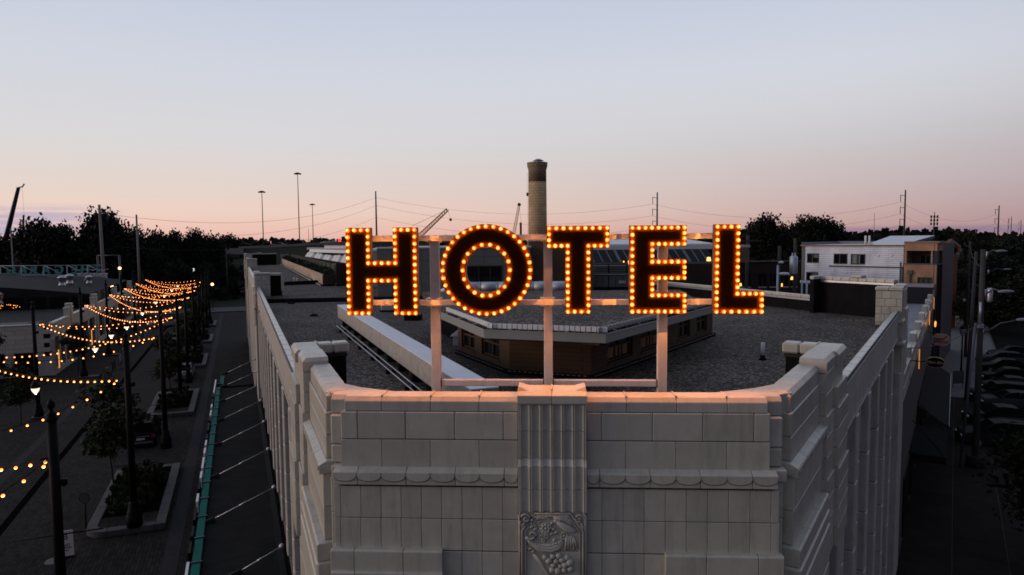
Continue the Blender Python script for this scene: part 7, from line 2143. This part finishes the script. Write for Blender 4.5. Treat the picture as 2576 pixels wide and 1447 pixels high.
# ---------------------------------------------------------------- low shop row joined to the hotel
shop = T('shop_row', 'low shop row with a stepped terracotta parapet and pale flat roof beyond the hotel', 'building', FR.p(4, 50, 0))
s = 32.6; z = 6.0
i = 0
while s < 84:
    zz = 8.45 + (.45 if i % 5 == 4 else 0.0)
    block(shop, 'parapet_block', FR, 1.62, 2.0, s, s+1.15, zz-.6, zz, TERRA, .03, .01)
    block(shop, 'parapet_block', FR, 1.62, 2.0, s, s+1.15, zz-1.2, zz-.605, TERRA_SIDE, .02, .01)
    s += 1.15; i += 1
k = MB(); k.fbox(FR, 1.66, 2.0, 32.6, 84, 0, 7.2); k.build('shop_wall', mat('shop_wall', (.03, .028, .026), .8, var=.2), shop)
k = MB(); k.fbox(FR, 2.0, 16, 32.4, 84, 0, 7.7); k.build('flat_roof', mat('pale_flat_roof', (.19, .19, .21), .7, var=.3, vscale=.5), shop)
for j in range(8):
    k = MB(); k.fbox(FR, 1.60, 1.655, 35+6*j, 39.4+6*j, .5, 3.2); k.build('shop_window', GLASS, shop)
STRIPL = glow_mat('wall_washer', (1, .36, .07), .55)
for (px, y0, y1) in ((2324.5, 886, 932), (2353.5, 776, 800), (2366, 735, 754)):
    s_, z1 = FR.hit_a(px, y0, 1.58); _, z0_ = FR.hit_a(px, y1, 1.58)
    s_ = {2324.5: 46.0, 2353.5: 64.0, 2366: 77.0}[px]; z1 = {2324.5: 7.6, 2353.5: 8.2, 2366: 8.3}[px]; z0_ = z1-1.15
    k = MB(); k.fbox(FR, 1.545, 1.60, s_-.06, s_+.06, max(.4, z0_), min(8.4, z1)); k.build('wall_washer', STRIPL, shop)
# dark board wall above the row
t = T('dark_clad_block', 'dark clad wall rising over the end of the shop row under the orange brick', 'building', FR.p(3, 84, 0))
k = MB(); k.fbox(FR, 1.7, 16, 76, 80, 0, 9.3); k.build('cladding', mat('dark_cladding', (.014, .014, .016), .7, var=.2), t)
k = MB(); k.fbox(FR, 1.65, 16, 75.9, 80, 9.3, 9.45); k.build('coping', GALV, t)
# hanging shop signs
def oval(fr_c, ex, rx, rz, n, th, m, t, name, p_=2.0):
    pts = []
    for i in range(n):
        a = 2*PI*i/n; c, s_ = math.cos(a), math.sin(a)
        pts.append(fr_c + ex*(rx*math.copysign(abs(c)**(2/p_), c)) + Vector((0, 0, rz*math.copysign(abs(s_)**(2/p_), s_))))
    nn = Vector((ex.y, -ex.x, 0))
    k = MB(); k.extrude([q+nn*th/2 for q in pts], nn*-th); return k.build(name, m, t)
EXS = Vector((FR.ex.x, FR.ex.y, 0))*-1     # outwards from the shopfronts, to the right in the view
NS = Vector((EXS.y, -EXS.x, 0))            # towards the camera
MS = Matrix((EXS, Vector((0, 0, 1)), NS)).transposed().to_4x4()
c = FR.p(.55, 0); sw, zw = 0, 0
def sign_pos(px, py, a):
    s_, z_ = FR.hit_a(px, py, a); return FR.p(a, s_, z_)
c = sign_pos(2367, 855, .72)
t = T('wine_shop_sign', 'pinkish eight-cornered hanging sign reading mass ave wine', 'sign', c)
PINK = mat('sign_pink', (.46, .25, .20), .6)
hw_ = 37/2/FPX*c.y*1.02
oct_ = [(-1, -.45), (-.55, -.85), (.55, -.85), (1, -.45), (1, .45), (.55, .85), (-.55, .85), (-1, .45)]
k = MB(); k.extrude([c+EXS*(x*hw_)+Vector((0, 0, z_*hw_*.95))+NS*.04 for x, z_ in oct_], NS*-.08); k.build('sign_board', PINK, t, bevel=.01)
DKT = mat('sign_ink', (.03, .012, .014), .6); REDT = mat('sign_red', (.30, .02, .02), .6)
PT = lambda x, z_: c+EXS*x*hw_+Vector((0, 0, z_*hw_))+NS*.045
text_mesh('lettering', 'mass', hw_*.52, DKT, t, Matrix.Translation(PT(-.36, .12)) @ MS, .003, bold=.012)
text_mesh('lettering', 'ave', hw_*.52, DKT, t, Matrix.Translation(PT(-.52, -.22)) @ MS, .003, bold=.012)
text_mesh('lettering', 'wine', hw_*.52, REDT, t, Matrix.Translation(PT(.34, -.22)) @ MS, .003, bold=.012)
k = MB(); k.extrude([PT(x, z_) for x, z_ in ((.10, .08), (.22, .02), (.62, .40), (.80, .60), (.74, .64), (.52, .48))], NS*.004); k.build('bottle_emblem', DKT, t)
k = MB(); k.extrude([PT(x, z_) for x, z_ in ((-.75, -.48), (.75, -.48), (.75, -.44), (-.75, -.44))], NS*.003); k.build('underline', REDT, t)
k = MB(); k.tube([c+Vector((0, 0, hw_*.9))-EXS*hw_, c+Vector((0, 0, hw_*.9+.1))-EXS*(hw_+.9)], .025, 6); k.build('bracket', BLACK, t)
c = sign_pos(2353, 912, .62)
t = T('oval_shop_sign', 'black oval hanging sign with gold script reading Mimi Blue', 'sign', c)
rx_, rz_ = 21.5/FPX*c.y, 14/FPX*c.y
GOLD = mat('sign_gold', (.42, .30, .13), .45)
oval(c, EXS, rx_, rz_, 36, .06, GOLD, t, 'gold_rim'); oval(c+NS*.006, EXS, rx_*.95, rz_*.92, 36, .06, BLACK, t, 'sign_board')
text_mesh('lettering', 'Mimi Blue', rz_*.72, GOLD, t, Matrix.Translation(c+NS*.04) @ MS, .003, shear=.4)
k = MB(); k.tube([c-EXS*rx_, c-EXS*(rx_+.9)], .025, 6); k.build('bracket', BLACK, t)
# sconces
p = FR.p(1.15, 63, 0); p.z = ony(2358, 814, p.y).z
t = T('wall_sconce', 'bright amber lantern burning on the shop wall above the wine sign', 'lamp', p)
k = MB(); k.lathe([(.03, -.28), (.065, -.18), (.065, .12), (.02, .2)], p, 10); k.build('lantern', glow_mat('sconce_flame', (1, .32, .05), 1.7), t)
k = MB(); k.tube([p+Vector((0, 0, .3)), p-EXS*.3+Vector((0, 0, .35))], .03, 6); k.build('arm', BLACK, t)
sl = bpy.data.lights.new('sconce_light', 'POINT'); sl.energy = 14; sl.color = (1, .42, .1); sl.shadow_soft_size = 0
link(bpy.data.objects.new('sconce_light', sl), t, Matrix.Translation(p+EXS*.3))
# dark awning over the pavement
aw = T('shop_awning', 'long black awning sloping over the pavement below the oval sign', 'awning', FR.p(0, 56, 3.3))
AWN = mat('awning_cloth', (.006, .006, .007), .9, spec=.1)
k = MB(); k.hexa([FR.p(1.6, 47.5, 3.9), FR.p(.05, 47.5, 2.85), FR.p(.05, 66, 2.85), FR.p(1.6, 66, 3.9)], [FR.p(1.6, 47.5, 3.96), FR.p(.05, 47.5, 2.91), FR.p(.05, 66, 2.91), FR.p(1.6, 66, 3.96)]); k.build('cloth', AWN, aw)
k = MB(); k.fbox(FR, .02, .05, 47.5, 66, 2.5, 2.91); k.build('valance', AWN, aw)
for s_ in (47.6, 53.5, 59.5, 65.9):
    k = MB(); k.tube([FR.p(1.6, s_, 3.85), FR.p(.06, s_, 2.83)], .03, 6); k.build('rib', GALV, aw)
k = MB(); k.tube([FR.p(-.01, 47.5, 2.92), FR.p(-.01, 66, 2.92)], .02, 6); k.build('edge_bar', GALV, aw)
t = T('shop_canopy', 'flat dark metal canopy nearer than the awning', 'canopy', FR.p(0, 42, 3))
k = MB(); k.fbox(FR, .05, 1.6, 39, 45, 3.0, 3.35); k.build('slab', mat('canopy_grey', (.012, .012, .013), .95, spec=.03), t, bevel=.02)
for s_ in (39.5, 44.5):
    k = MB(); k.tube([FR.p(.2, s_, 3.35), FR.p(1.55, s_, 4.9)], .025, 6); k.build('tie_rod', BLACK, t)
# menu stand on the pavement
p = onz(2410, 975, .13)
t = T('menu_stand', 'grey framed notice stand on the pavement past the awning', 'sign board', p)
k = MB(); k.box(p.x-.5, p.x+.5, p.y-.03, p.y+.03, .5, 1.7); k.build('board', mat('board_grey', (.035, .036, .04), .6), t)
for x in (-.45, .45):
    k = MB(); k.tube([(p.x+x, p.y+.05, .12), (p.x+x, p.y+.05, 1.7)], .03, 6); k.build('leg', BLACK, t)
# ---------------------------------------------------------------- poles and lamps
def upole(px, pyt, pxb, pyb, lab, r=.17):
    b = onz(pxb, pyb, 0.0); top = ony(px, pyt, b.y)
    t = T('utility_pole', lab, 'utility pole', b, 0, 'utility poles along the right-hand street')
    k = MB(); k.tube([b, (top.x*.5+b.x*.5, b.y, top.z*.5), top], [r*1.15, r, r*.8], 10); k.build('shaft', WOODPOLE, t)
    return t, b, top
t, b, top1 = upole(2474, 628, 2452, 1178, 'thick wooden utility pole with a pale conduit, nearest on the right')
k = MB(); q = ony(2466, 820, b.y-.25); k.box(q.x-.16, q.x+.16, b.y-.35, b.y-.2, q.z-.12, q.z+.12); k.build('meter_box', GALV, t)
k = MB(); k.tube([ony(2466, 812, b.y-.22), ony(2467, 760, b.y-.22)], .07, 8); k.build('conduit', GALV, t)
tr_ = ony(2480, 748, b.y-.1); k = MB(); k.lathe([(.14, 0), (.16, .1), (.16, .75), (.1, .85)], (tr_.x+.22, b.y-.1, tr_.z-.3), 12); k.build('transformer', GALV, t)
k = MB(); k.lathe([(.5, 0), (.5, .75), (.46, .8)], b, 16); k.build('concrete_foot', CONCP, t)
t, b2p, top2 = upole(2456, 633, 2430, 1010, 'second wooden utility pole behind the thick one', .15)
t, b3p, top3 = upole(2441, 607, 2428, 900, 'third wooden utility pole, farther along the street', .15)
t, b4p, top4 = upole(2422.5, 593, 2419, 775, 'short far wooden pole before the highway ramp', .14)
for (px, pyt, pxb, pyb, lab) in ((1961.5, 619, 1957, 860, 'wooden utility pole just right of the letter L'), (2001, 600, 1999, 860, 'wooden utility pole with a grey transformer left of the apartments'), (1882, 592, 1872, 830, 'wooden utility pole rising behind the letter L')):
    yy = 62 if px > 1900 else 64
    b_ = ony(pxb, 760, yy); top = ony(px, pyt, yy)
    t = T('utility_pole', lab, 'utility pole', (b_.x, yy, 0), 0, 'utility poles by the brown brick range')
    k = MB(); k.tube([(b_.x, yy, 0), (top.x, yy, top.z)], [.19, .14], 10); k.build('shaft', WOODPOLE, t)
    if px < 1900:
        k = MB(); a_ = ony(1881, 606, yy); k.box(a_.x-1.0, a_.x+1.0, yy-.15, yy-.05, a_.z-.06, a_.z+.06); k.build('cross_arm', WOODPOLE, t)
    elif px > 1990:
        q = ony(1996, 664, yy-.4); k = MB(); k.lathe([(.30, -.9), (.34, -.8), (.34, .6), (.2, .75)], (q.x, yy-.45, q.z), 14); k.build('transformer', GALV, t)
        for d_ in (-.12, .12):
            k = MB(); k.lathe([(.05, 0), (.08, .1), (.04, .3)], (q.x+d_, yy-.45, q.z+.7), 8); k.build('bushing', GALV, t)
        h = ony(1972, 689, yy-1.5); k = MB(); k.tube([(top.x, yy, ony(1990, 695, yy).z), h], .05, 6); k.build('lamp_arm', GALV, t)
        k = MB(); k.ball(tuple(h), (.55, .3, .14), 10, 6); k.build('lamp_head', PIPEW, t)
        k = MB()
        for d_ in (0, .45): k.tube([(top.x+.55+d_, yy-.3, 0), (top.x+.55+d_, yy-.3, ony(2010, 705, yy).z)], .09, 8)
        k.build('conduit_pair', GALV, t, kind='stuff')
    else:
        k = MB(); x_ = ony(1956.5, 700, yy-.3).x; k.tube([(x_, yy-.3, 0), (x_, yy-.3, ony(1956, 667, yy).z)], .11, 8); k.build('conduit', GALV, t)
        k = MB(); q = ony(1964, 660, yy-.2); k.ball((q.x, yy-.3, q.z), (.25, .2, .12), 8, 6); k.build('lamp_head', PIPEW, t)
# leaning pale conduit pole
b_ = onz(2414, 1180, 0); top = ony(2455, 813, b_.y)
t = T('leaning_pole', 'thin pale metal pole leaning beside the utility poles', 'pole', b_)
k = MB(); k.tube([b_, top], .07, 8); k.build('shaft', mat('dull_metal', (.09, .09, .10), .5, metal=.4), t)
# cobra head lamps
DULL = mat('dull_grey', (.07, .072, .078), .6, metal=.3)
def cobra(base, px0, py0, px1, py1, lab):
    a, h = ony(px0, py0, base.y), ony(px1, py1, base.y-1.0)
    t = T('cobra_lamp', lab, 'street lamp', a, 0, 'cobra-head lamps on the right-hand street')
    m_ = (a+h)/2+Vector((0, 0, .25))
    k = MB(); k.tube([a, m_, h], .04, 8); k.build('arm', DULL, t)
    k = MB(); k.ball((h.x+.25, h.y, h.z), (.5, .2, .11), 12, 8); k.build('lamp_head', mat('lamp_head_grey', (.16, .165, .175), .5), t)
    k = MB(); k.tube([a+Vector((0, 0, -.3)), a+Vector((0, 0, .3))], .09, 8); k.build('clamp', GALV, t)
cobra(b, 2478, 741, 2520, 734, 'cobra-head street lamp high on the thick utility pole')
cobra(b, 2470, 842, 2566, 805, 'long-armed street lamp reaching out to the right edge')
cobra(b2p, 2482, 642, 2512, 632, 'small cobra-head lamp near the tops of the utility poles')
cobra(b3p, 2486, 686, 2528, 678, 'cobra-head lamp with a hanging fixture behind the utility poles')
# black heritage lamp posts
def make_heritage():
    t = T('lamp_post', 'x', 'lamp post', (0, 0, 0))
    k = MB(); k.lathe([(.25, 0), (.25, .4), (.16, .55), (.12, .9), (.09, 1.1)], n=14); k.build('base', BLACK, t, local=True)
    k = MB(); k.lathe([(.085, 1.1), (.065, 4.2), (.11, 4.25), (.05, 4.35)], n=12); k.build('shaft', BLACK, t, local=True)
    k = MB(); k.lathe([(.12, 4.35), (.24, 4.5), (.27, 4.85), (.2, 4.95)], n=14); k.build('globe', mat('unlit_globe', (.12, .12, .125), .3), t, local=True)
    k = MB(); k.lathe([(.28, 4.95), (.22, 5.1), (.06, 5.25), (.02, 5.4)], n=14); k.build('cap', BLACK, t, local=True)
    return t
hp = make_heritage()
for i, (px, py, lab) in enumerate(((2417, 952, 'black lamp post with an unlit lantern on the kerb past the awning'), (2425, 835, 'smaller black lamp post farther along the kerb'))):
    p = onz(px, py, .1)
    if i == 0: reloc(hp, p); hp['label'] = lab; hp['group'] = 'black lamp posts on the kerb'
    else: dup(hp, p, 0, lab, 'black lamp posts on the kerb')
# wires between the utility poles
for i, (p_, q_) in enumerate(((top1, top2), (top2, top3), (top3, top4))):
    wire(p_+Vector((0, 0, -.6)), q_+Vector((0, 0, -.6)), .5, ['slack wire from the thick utility pole to the second', 'slack wire from the second utility pole to the third', 'slack wire from the third utility pole to the far short one'][i], .02)
pp = ony(2462, 813, b.y); q_ = FR.p(1.6, 34, ony(2265, 838, 34).z)
wire(Vector((pp.x, pp.y, pp.z)), q_, .4, 'service wire from the thick utility pole down to the hotel wall', .02)
# ---------------------------------------------------------------- parked cars
PAINTS = [(.030, .032, .035), (.003, .003, .0035), (.014, .015, .017), (.006, .007, .009)]
cars = [make_car('parked_car', 'x', PAINTS[i], ['hatch', 'sedan', 'suv', 'sedan'][i], 10+i) for i in range(4)]
spots = [(2520, 905, 0, 'pale car at the far end of the row in the parking lot'), (2525, 925, 1, 'black saloon second from the far end of the parking lot'), (2535, 950, 1, 'black saloon third from the far end of the parking lot'), (2540, 975, 3, 'slate coloured car in the middle of the parking lot'),
         (2515, 1000, 2, 'grey estate car in the parking lot beside the utility pole'), (2545, 1015, 0, 'pale hatchback in the parking lot beyond the tree'), (2515, 1055, 3, 'dark blue-grey car half under the tree'), (2510, 1110, 2, 'silver-grey car glimpsed beneath the tree'), (2545, 890, 3, 'dark car behind the pale one at the far end of the lot')]
used = [False]*4
hd = math.atan2(UR.y, UR.x)-PI/2
for i, (px, py, ty, lab) in enumerate(spots):
    p = onz(px, py+12, 0)
    rz = hd+PI/2+.25
    if not used[ty]:
        used[ty] = True; reloc(cars[ty], p, rz); cars[ty]['label'] = lab; cars[ty]['group'] = 'cars in the parking lot'
    else: dup(cars[ty], p, rz, lab, 'cars in the parking lot')
# ================================================================== apartment house
SID = brick_mat('lap_siding', (.50, .51, .55), (.46, .47, .51), (.16, .165, .18), FW, 3.6, .2, .018, .6, bump=.5)
def dirp(p, q): v = Vector((q.x-p.x, q.y-p.y)); return Frame((p.x, p.y), v, Vector((-v.y, v.x)) if True else None), v.length
yl_, yr_ = 78.5, 71.0
pL, pR = ony(2017, 640, yl_), ony(2273, 640, yr_)
fa, La = dirp(pL, pR)
SIDE_ = brick_mat('lap_siding_face', (.70, .73, .79), (.66, .69, .745), (.34, .355, .38), Frame((0, 0), fa.ey, fa.ex), 3.6, .21, .02, .6, bump=.5)
apt = T('white_apartment_house', 'white lap-sided apartment house with an orange brick corner bay and sloping white roof', 'building', (pL.x+4, pL.y, 0))
za = ony(2273, 622.5, yr_).z
za_l = ony(2017, 616, yl_).z
zr = (za+za_l)/2
def au(px, py):
    a, z = fa.hit_b(px, py, 0.0); return a, z
wins = [(2030, 2060.5, 637.3, 661.5, 'g'), (2097, 2132, 638, 664, 'd'), (2140, 2177, 639, 665, 'l'), (2029, 2059, 684, 709, 'g'), (2212, 2252, 692, 702, 'g')]
# wall with real openings: vertical strips
cols_ = sorted({0.0, La} | {au(w[0], 650)[0] for w in wins} | {au(w[1], 650)[0] for w in wins})
rects = [(au(w[0], 650)[0], au(w[1], 650)[0], au(w[0], w[3])[1], au(w[0], w[2])[1], w[4]) for w in wins]
for i in range(len(cols_)-1):
    a0, a1 = cols_[i], cols_[i+1]; m_ = (a0+a1)/2
    hol = sorted([(r[2], r[3]) for r in rects if r[0] < m_ < r[1]])
    z_ = 0.0
    for h0, h1 in hol + [(zr, zr)]:
        k = MB(); k.fbox(fa, a0, a1, 0, .25, z_, h0); k.build('siding_wall', SIDE_, apt); z_ = h1
BLIND = mat('green_grey_blind', (.105, .15, .125), .8); BLIND2 = mat('pale_blind', (.17, .21, .18), .8)
FRM = mat('bronze_frame', (.022, .020, .018), .5)
for a0, a1, z0_, z1_, ty in rects:
    k = MB(); k.fbox(fa, a0+.08, a1-.08, .10, .14, z0_+.08, z1_-.08); w_ = k.build('window_pane', GLASS, apt)
    k = MB()
    for q in (a0, a1-.09, a0+(a1-a0)*.42): k.fbox(fa, q, q+.09, -.02, .1, z0_, z1_)
    k.fbox(fa, a0+.09, a1-.09, -.018, .1, z0_, z0_+.09); k.fbox(fa, a0+.09, a1-.09, -.018, .1, z1_-.09, z1_); k.build('window_frame', FRM, apt)
    if ty == 'g': k = MB(); k.fbox(fa, a0+(a1-a0)*.44+.05, a1-.1, .085, .095, z0_+(z1_-z0_)*.55, z1_-.1); k.build('blind', BLIND, apt)
    if ty == 'l': k = MB(); k.fbox(fa, a0+.1, a0+(a1-a0)*.62, .085, .095, z0_+.1, z1_-.1); k.build('blind', BLIND2, apt)
a_lo = au(2089, 667)[0]; z_lo = au(2250, 671)[1]
k = MB(); k.fbox(fa, a_lo, La, -.22, -.005, 0, z_lo-.15); 
k.build('lower_bay', SIDE_, apt)
k = MB(); k.fbox(fa, a_lo-.05, La+.05, -.3, -.003, z_lo-.15, z_lo); k.build('bay_cap', mat('slate_trim', (.06, .065, .07), .6), apt)
k = MB(); k.fbox(fa, -.1, La+.02, -.18, .1, zr-.02, zr+.14); k.build('fascia', mat('copper_trim', (.16, .11, .08), .5, metal=.3), apt)
k = MB(); k.fbox(fa, 0.02, .35, -.06, -.003, 0, zr-.03); k.build('corner_board', mat('grey_trim', (.10, .105, .11), .6), apt)
k = MB(); k.fbox(fa, La-.22, La-.08, -.38, -.23, 0, z_lo+.5); k.build('downpipe', mat('slate_trim', (.06, .065, .07), .6), apt)
k = MB(); k.fbox(fa, 0, La, .3, 11, zr-.2, zr+.12); k.build('flat_roof', WHITE_MEMB, apt)
k = MB(); k.fbox(fa, 0.25, La, .26, 11, 0, zr-.21); k.build('inner_walls', mat('grey_trim', (.10, .105, .11), .6), apt)
k = MB(); k.fbox(fa, -.08, 0.0, .1, 11, zr, zr+.42); k.fbox(fa, -.08, La, 10.9, 11.1, zr, zr+.45); k.build('roof_edge', mat('blue_grey_edge', (.12, .14, .17), .5), apt)
for px in (2157, 2167):
    a, z = au(px, 614); k = MB(); q = fa.p(a, 2.5); k.lathe([(.11, 0), (.11, 1.0), (.09, 1.02)], (q.x, q.y, zr+.1), 10); k.build('vent_stack', PIPEW, apt)
for (px, py) in ((2100, 678), (2210, 643), (2243, 643), (2131, 686)):
    a, z = au(px, py); k = MB(); k.fbox(fa, a-.09, a+.09, -.28, -.223 if z < z_lo else -.003, z-.1, z+.1)
    if z >= z_lo: k = MB(); k.fbox(fa, a-.09, a+.09, -.08, -.003, z-.1, z+.1)
    k.build('wall_vent', PIPEW, apt)
# white sloping roof
sr = [ony(2186, 613, 76), ony(2273, 614.5, 73), ony(2352, 592.5, 86), ony(2240, 593.5, 90)]
k = MB(); k.add(sr+[p-Vector((0, 0, .35)) for p in sr], [(0, 1, 2, 3), (7, 6, 5, 4), (0, 4, 5, 1), (1, 5, 6, 2), (2, 6, 7, 3), (3, 7, 4, 0)]); k.build('sloping_roof', WHITE_MEMB, apt)
k = MB(); k.add([sr[1], sr[2], Vector((sr[2].x, sr[2].y, sr[1].z-1)), Vector((sr[1].x, sr[1].y, sr[1].z-1))], [(0, 1, 2, 3)])
k.add([sr[0], sr[3], Vector((sr[3].x, sr[3].y, sr[0].z-1)), Vector((sr[0].x, sr[0].y, sr[0].z-1))], [(0, 1, 2, 3)]); k.build('roof_gable', BLACKM, apt)
# orange brick bay
yo_, yo2 = 70.3, 68.2
q0, q1 = ony(2275, 640, yo_), ony(2357.5, 640, yo2)
fo, Lo = dirp(q0, q1)
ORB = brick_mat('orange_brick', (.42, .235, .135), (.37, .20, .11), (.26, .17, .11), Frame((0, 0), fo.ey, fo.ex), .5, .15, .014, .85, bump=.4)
def ou(px, py): return fo.hit_b(px, py, 0.0)
zz = {n_: ou(2300, y_)[1] for n_, y_ in (('top', 612), ('b1', 631), ('r', 663), ('w1', 697), ('w0', 725), ('bot', 741))}
k = MB(); k.fbox(fo, 0, Lo, 0, 2.2, zz['b1'], zz['top']); k.build('brick_band', ORB, apt)
k = MB(); k.fbox(fo, 0, .22, 0, 2.2, zz['r'], zz['b1']-.002); k.build('brick_pier', ORB, apt)
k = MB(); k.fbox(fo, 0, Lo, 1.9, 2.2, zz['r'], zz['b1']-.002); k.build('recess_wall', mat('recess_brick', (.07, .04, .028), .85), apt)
a0, a1 = ou(2303, 645)[0], ou(2328, 645)[0]
k = MB(); k.fbox(fo, a0, a1, 1.84, 1.89, zz['r'], zz['b1']-.55); k.build('balcony_door', GLASS, apt)
k = MB()
for q in (a0-.06, (a0+a1)/2, a1): k.fbox(fo, q, q+.08, 1.78, 1.835, zz['r'], zz['b1']-.5)
k.build('door_frame', FRM, apt)
k = MB(); k.fbox(fo, Lo-.55, Lo-.43, .1, .22, zz['r'], zz['b1']); k.build('balcony_post', CONC, apt)
w0, w1 = ou(2308, 700)[0], ou(2346, 700)[0]
for (c0, c1, d0, d1) in ((0, Lo, zz['w1'], zz['r']-.1), (0, Lo, zz['bot'], zz['w0']), (0, w0, zz['w0'], zz['w1']), (w1, Lo, zz['w0'], zz['w1'])):
    k = MB(); k.fbox(fo, c0, c1, 0, .3, d0, d1); k.build('brick_wall', ORB, apt)
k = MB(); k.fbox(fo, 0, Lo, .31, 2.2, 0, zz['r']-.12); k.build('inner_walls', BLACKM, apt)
k = MB(); k.fbox(fo, -.02, Lo+.04, -.06, 2.25, zz['r']-.1, zz['r']-.001); k.build('balcony_sill', mat('slate_trim', (.06, .065, .07), .6), apt)
k = MB(); k.fbox(fo, -.05, Lo+.2, -.08, 2.3, zz['top'], zz['top']+.18); k.build('coping', mat('copper_trim', (.16, .11, .08), .5, metal=.3), apt)
k = MB(); k.fbox(fo, w0, w1, .12, .16, zz['w0'], zz['w1']); k.build('window_pane', GLASS, apt)
k = MB()
for q in (w0, w0+(w1-w0)*.33, w0+(w1-w0)*.66, w1-.1): k.fbox(fo, q, q+.1, -.02, .12, zz['w0'], zz['w1'])
k.fbox(fo, w0+.1, w1-.1, -.018, .115, zz['w1']-.1, zz['w1']); k.fbox(fo, w0+.1, w1-.1, -.018, .115, zz['w0'], zz['w0']+.1); k.build('window_frame', FRM, apt)
for q in (0.0, .33, .66):
    k = MB(); k.fbox(fo, w0+(w1-w0)*q+.12, w0+(w1-w0)*(q+.33)-.06, .10, .11, zz['w0']+(zz['w1']-zz['w0'])*.42, zz['w1']-.12); k.build('blind', mat('olive_blind', (.075, .085, .05), .8), apt)
a, z = ou(2290, 690)
k = MB(); k.fbox(fo, a-.07, a+.07, -.2, -.05, zz['bot'], z); k.fbox(fo, a-.22, a+.22, -.32, -.03, z, z+.42); k.build('rain_hopper', mat('slate_trim', (.06, .065, .07), .6), apt)
# its shaded side and dark lower storey
pe = ony(2400, 640, 84)
fs_, Ls = dirp(Vector((q1.x+.05, q1.y, 0)), Vector((pe.x, pe.y, 0)))
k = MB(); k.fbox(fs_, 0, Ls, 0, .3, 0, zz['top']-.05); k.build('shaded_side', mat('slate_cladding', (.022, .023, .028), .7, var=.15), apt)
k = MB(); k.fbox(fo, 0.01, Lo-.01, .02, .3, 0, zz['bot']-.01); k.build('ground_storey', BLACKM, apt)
# excavator arm behind
t = T('excavator', 'orange excavator arm raised behind the apartment house', 'excavator', (ony(2400, 620, 105).x, 105, 0))
P_ = lambda px, py: ony(px, py, 105)
CRX = mat('excavator_orange', (.13, .05, .018), .6)
k = MB(); k.tube([P_(2378, 640), P_(2385, 612), P_(2392, 606)], [.5, .45, .4], 4, smooth=False); k.build('boom', CRX, t)
k = MB(); k.tube([P_(2390, 606), P_(2412, 622), P_(2416, 634)], [.4, .35, .25], 4, smooth=False); k.build('stick', CRX, t)
k = MB(); a = P_(2415, 640); k.hexa([(a.x-.5, 104.6, a.z-.9), (a.x+.4, 104.6, a.z-.7), (a.x+.4, 105.4, a.z-.7), (a.x-.5, 105.4, a.z-.9)], [(a.x-.3, 104.6, a.z+.3), (a.x+.3, 104.6, a.z+.3), (a.x+.3, 105.4, a.z+.3), (a.x-.3, 105.4, a.z+.3)]); k.build('bucket', CRD, t)
k = MB(); a = P_(2378, 640); k.box(a.x-2.5, a.x+1.0, 103.6, 106.4, 0, a.z); k.build('cab', CRX, t)
# road glimpsed right of it
t_ = sheet('ramp_road', [tuple(onz(x, y, .05).xy) for x, y in ((2395, 700), (2440, 700), (2440, 672), (2395, 672))], .05, mat('ramp_asphalt', (.05, .052, .06), .85))

for m_ in bpy.data.materials:                # dull evening car finishes: soft, low sheen
    if m_.name.startswith(('car_glass', 'parked_car_paint')) and m_.use_nodes:
        m_.node_tree.nodes['Principled BSDF'].inputs['IOR'].default_value = 1.16
        m_.node_tree.nodes['Principled BSDF'].inputs['Coat Weight'].default_value = 0.0
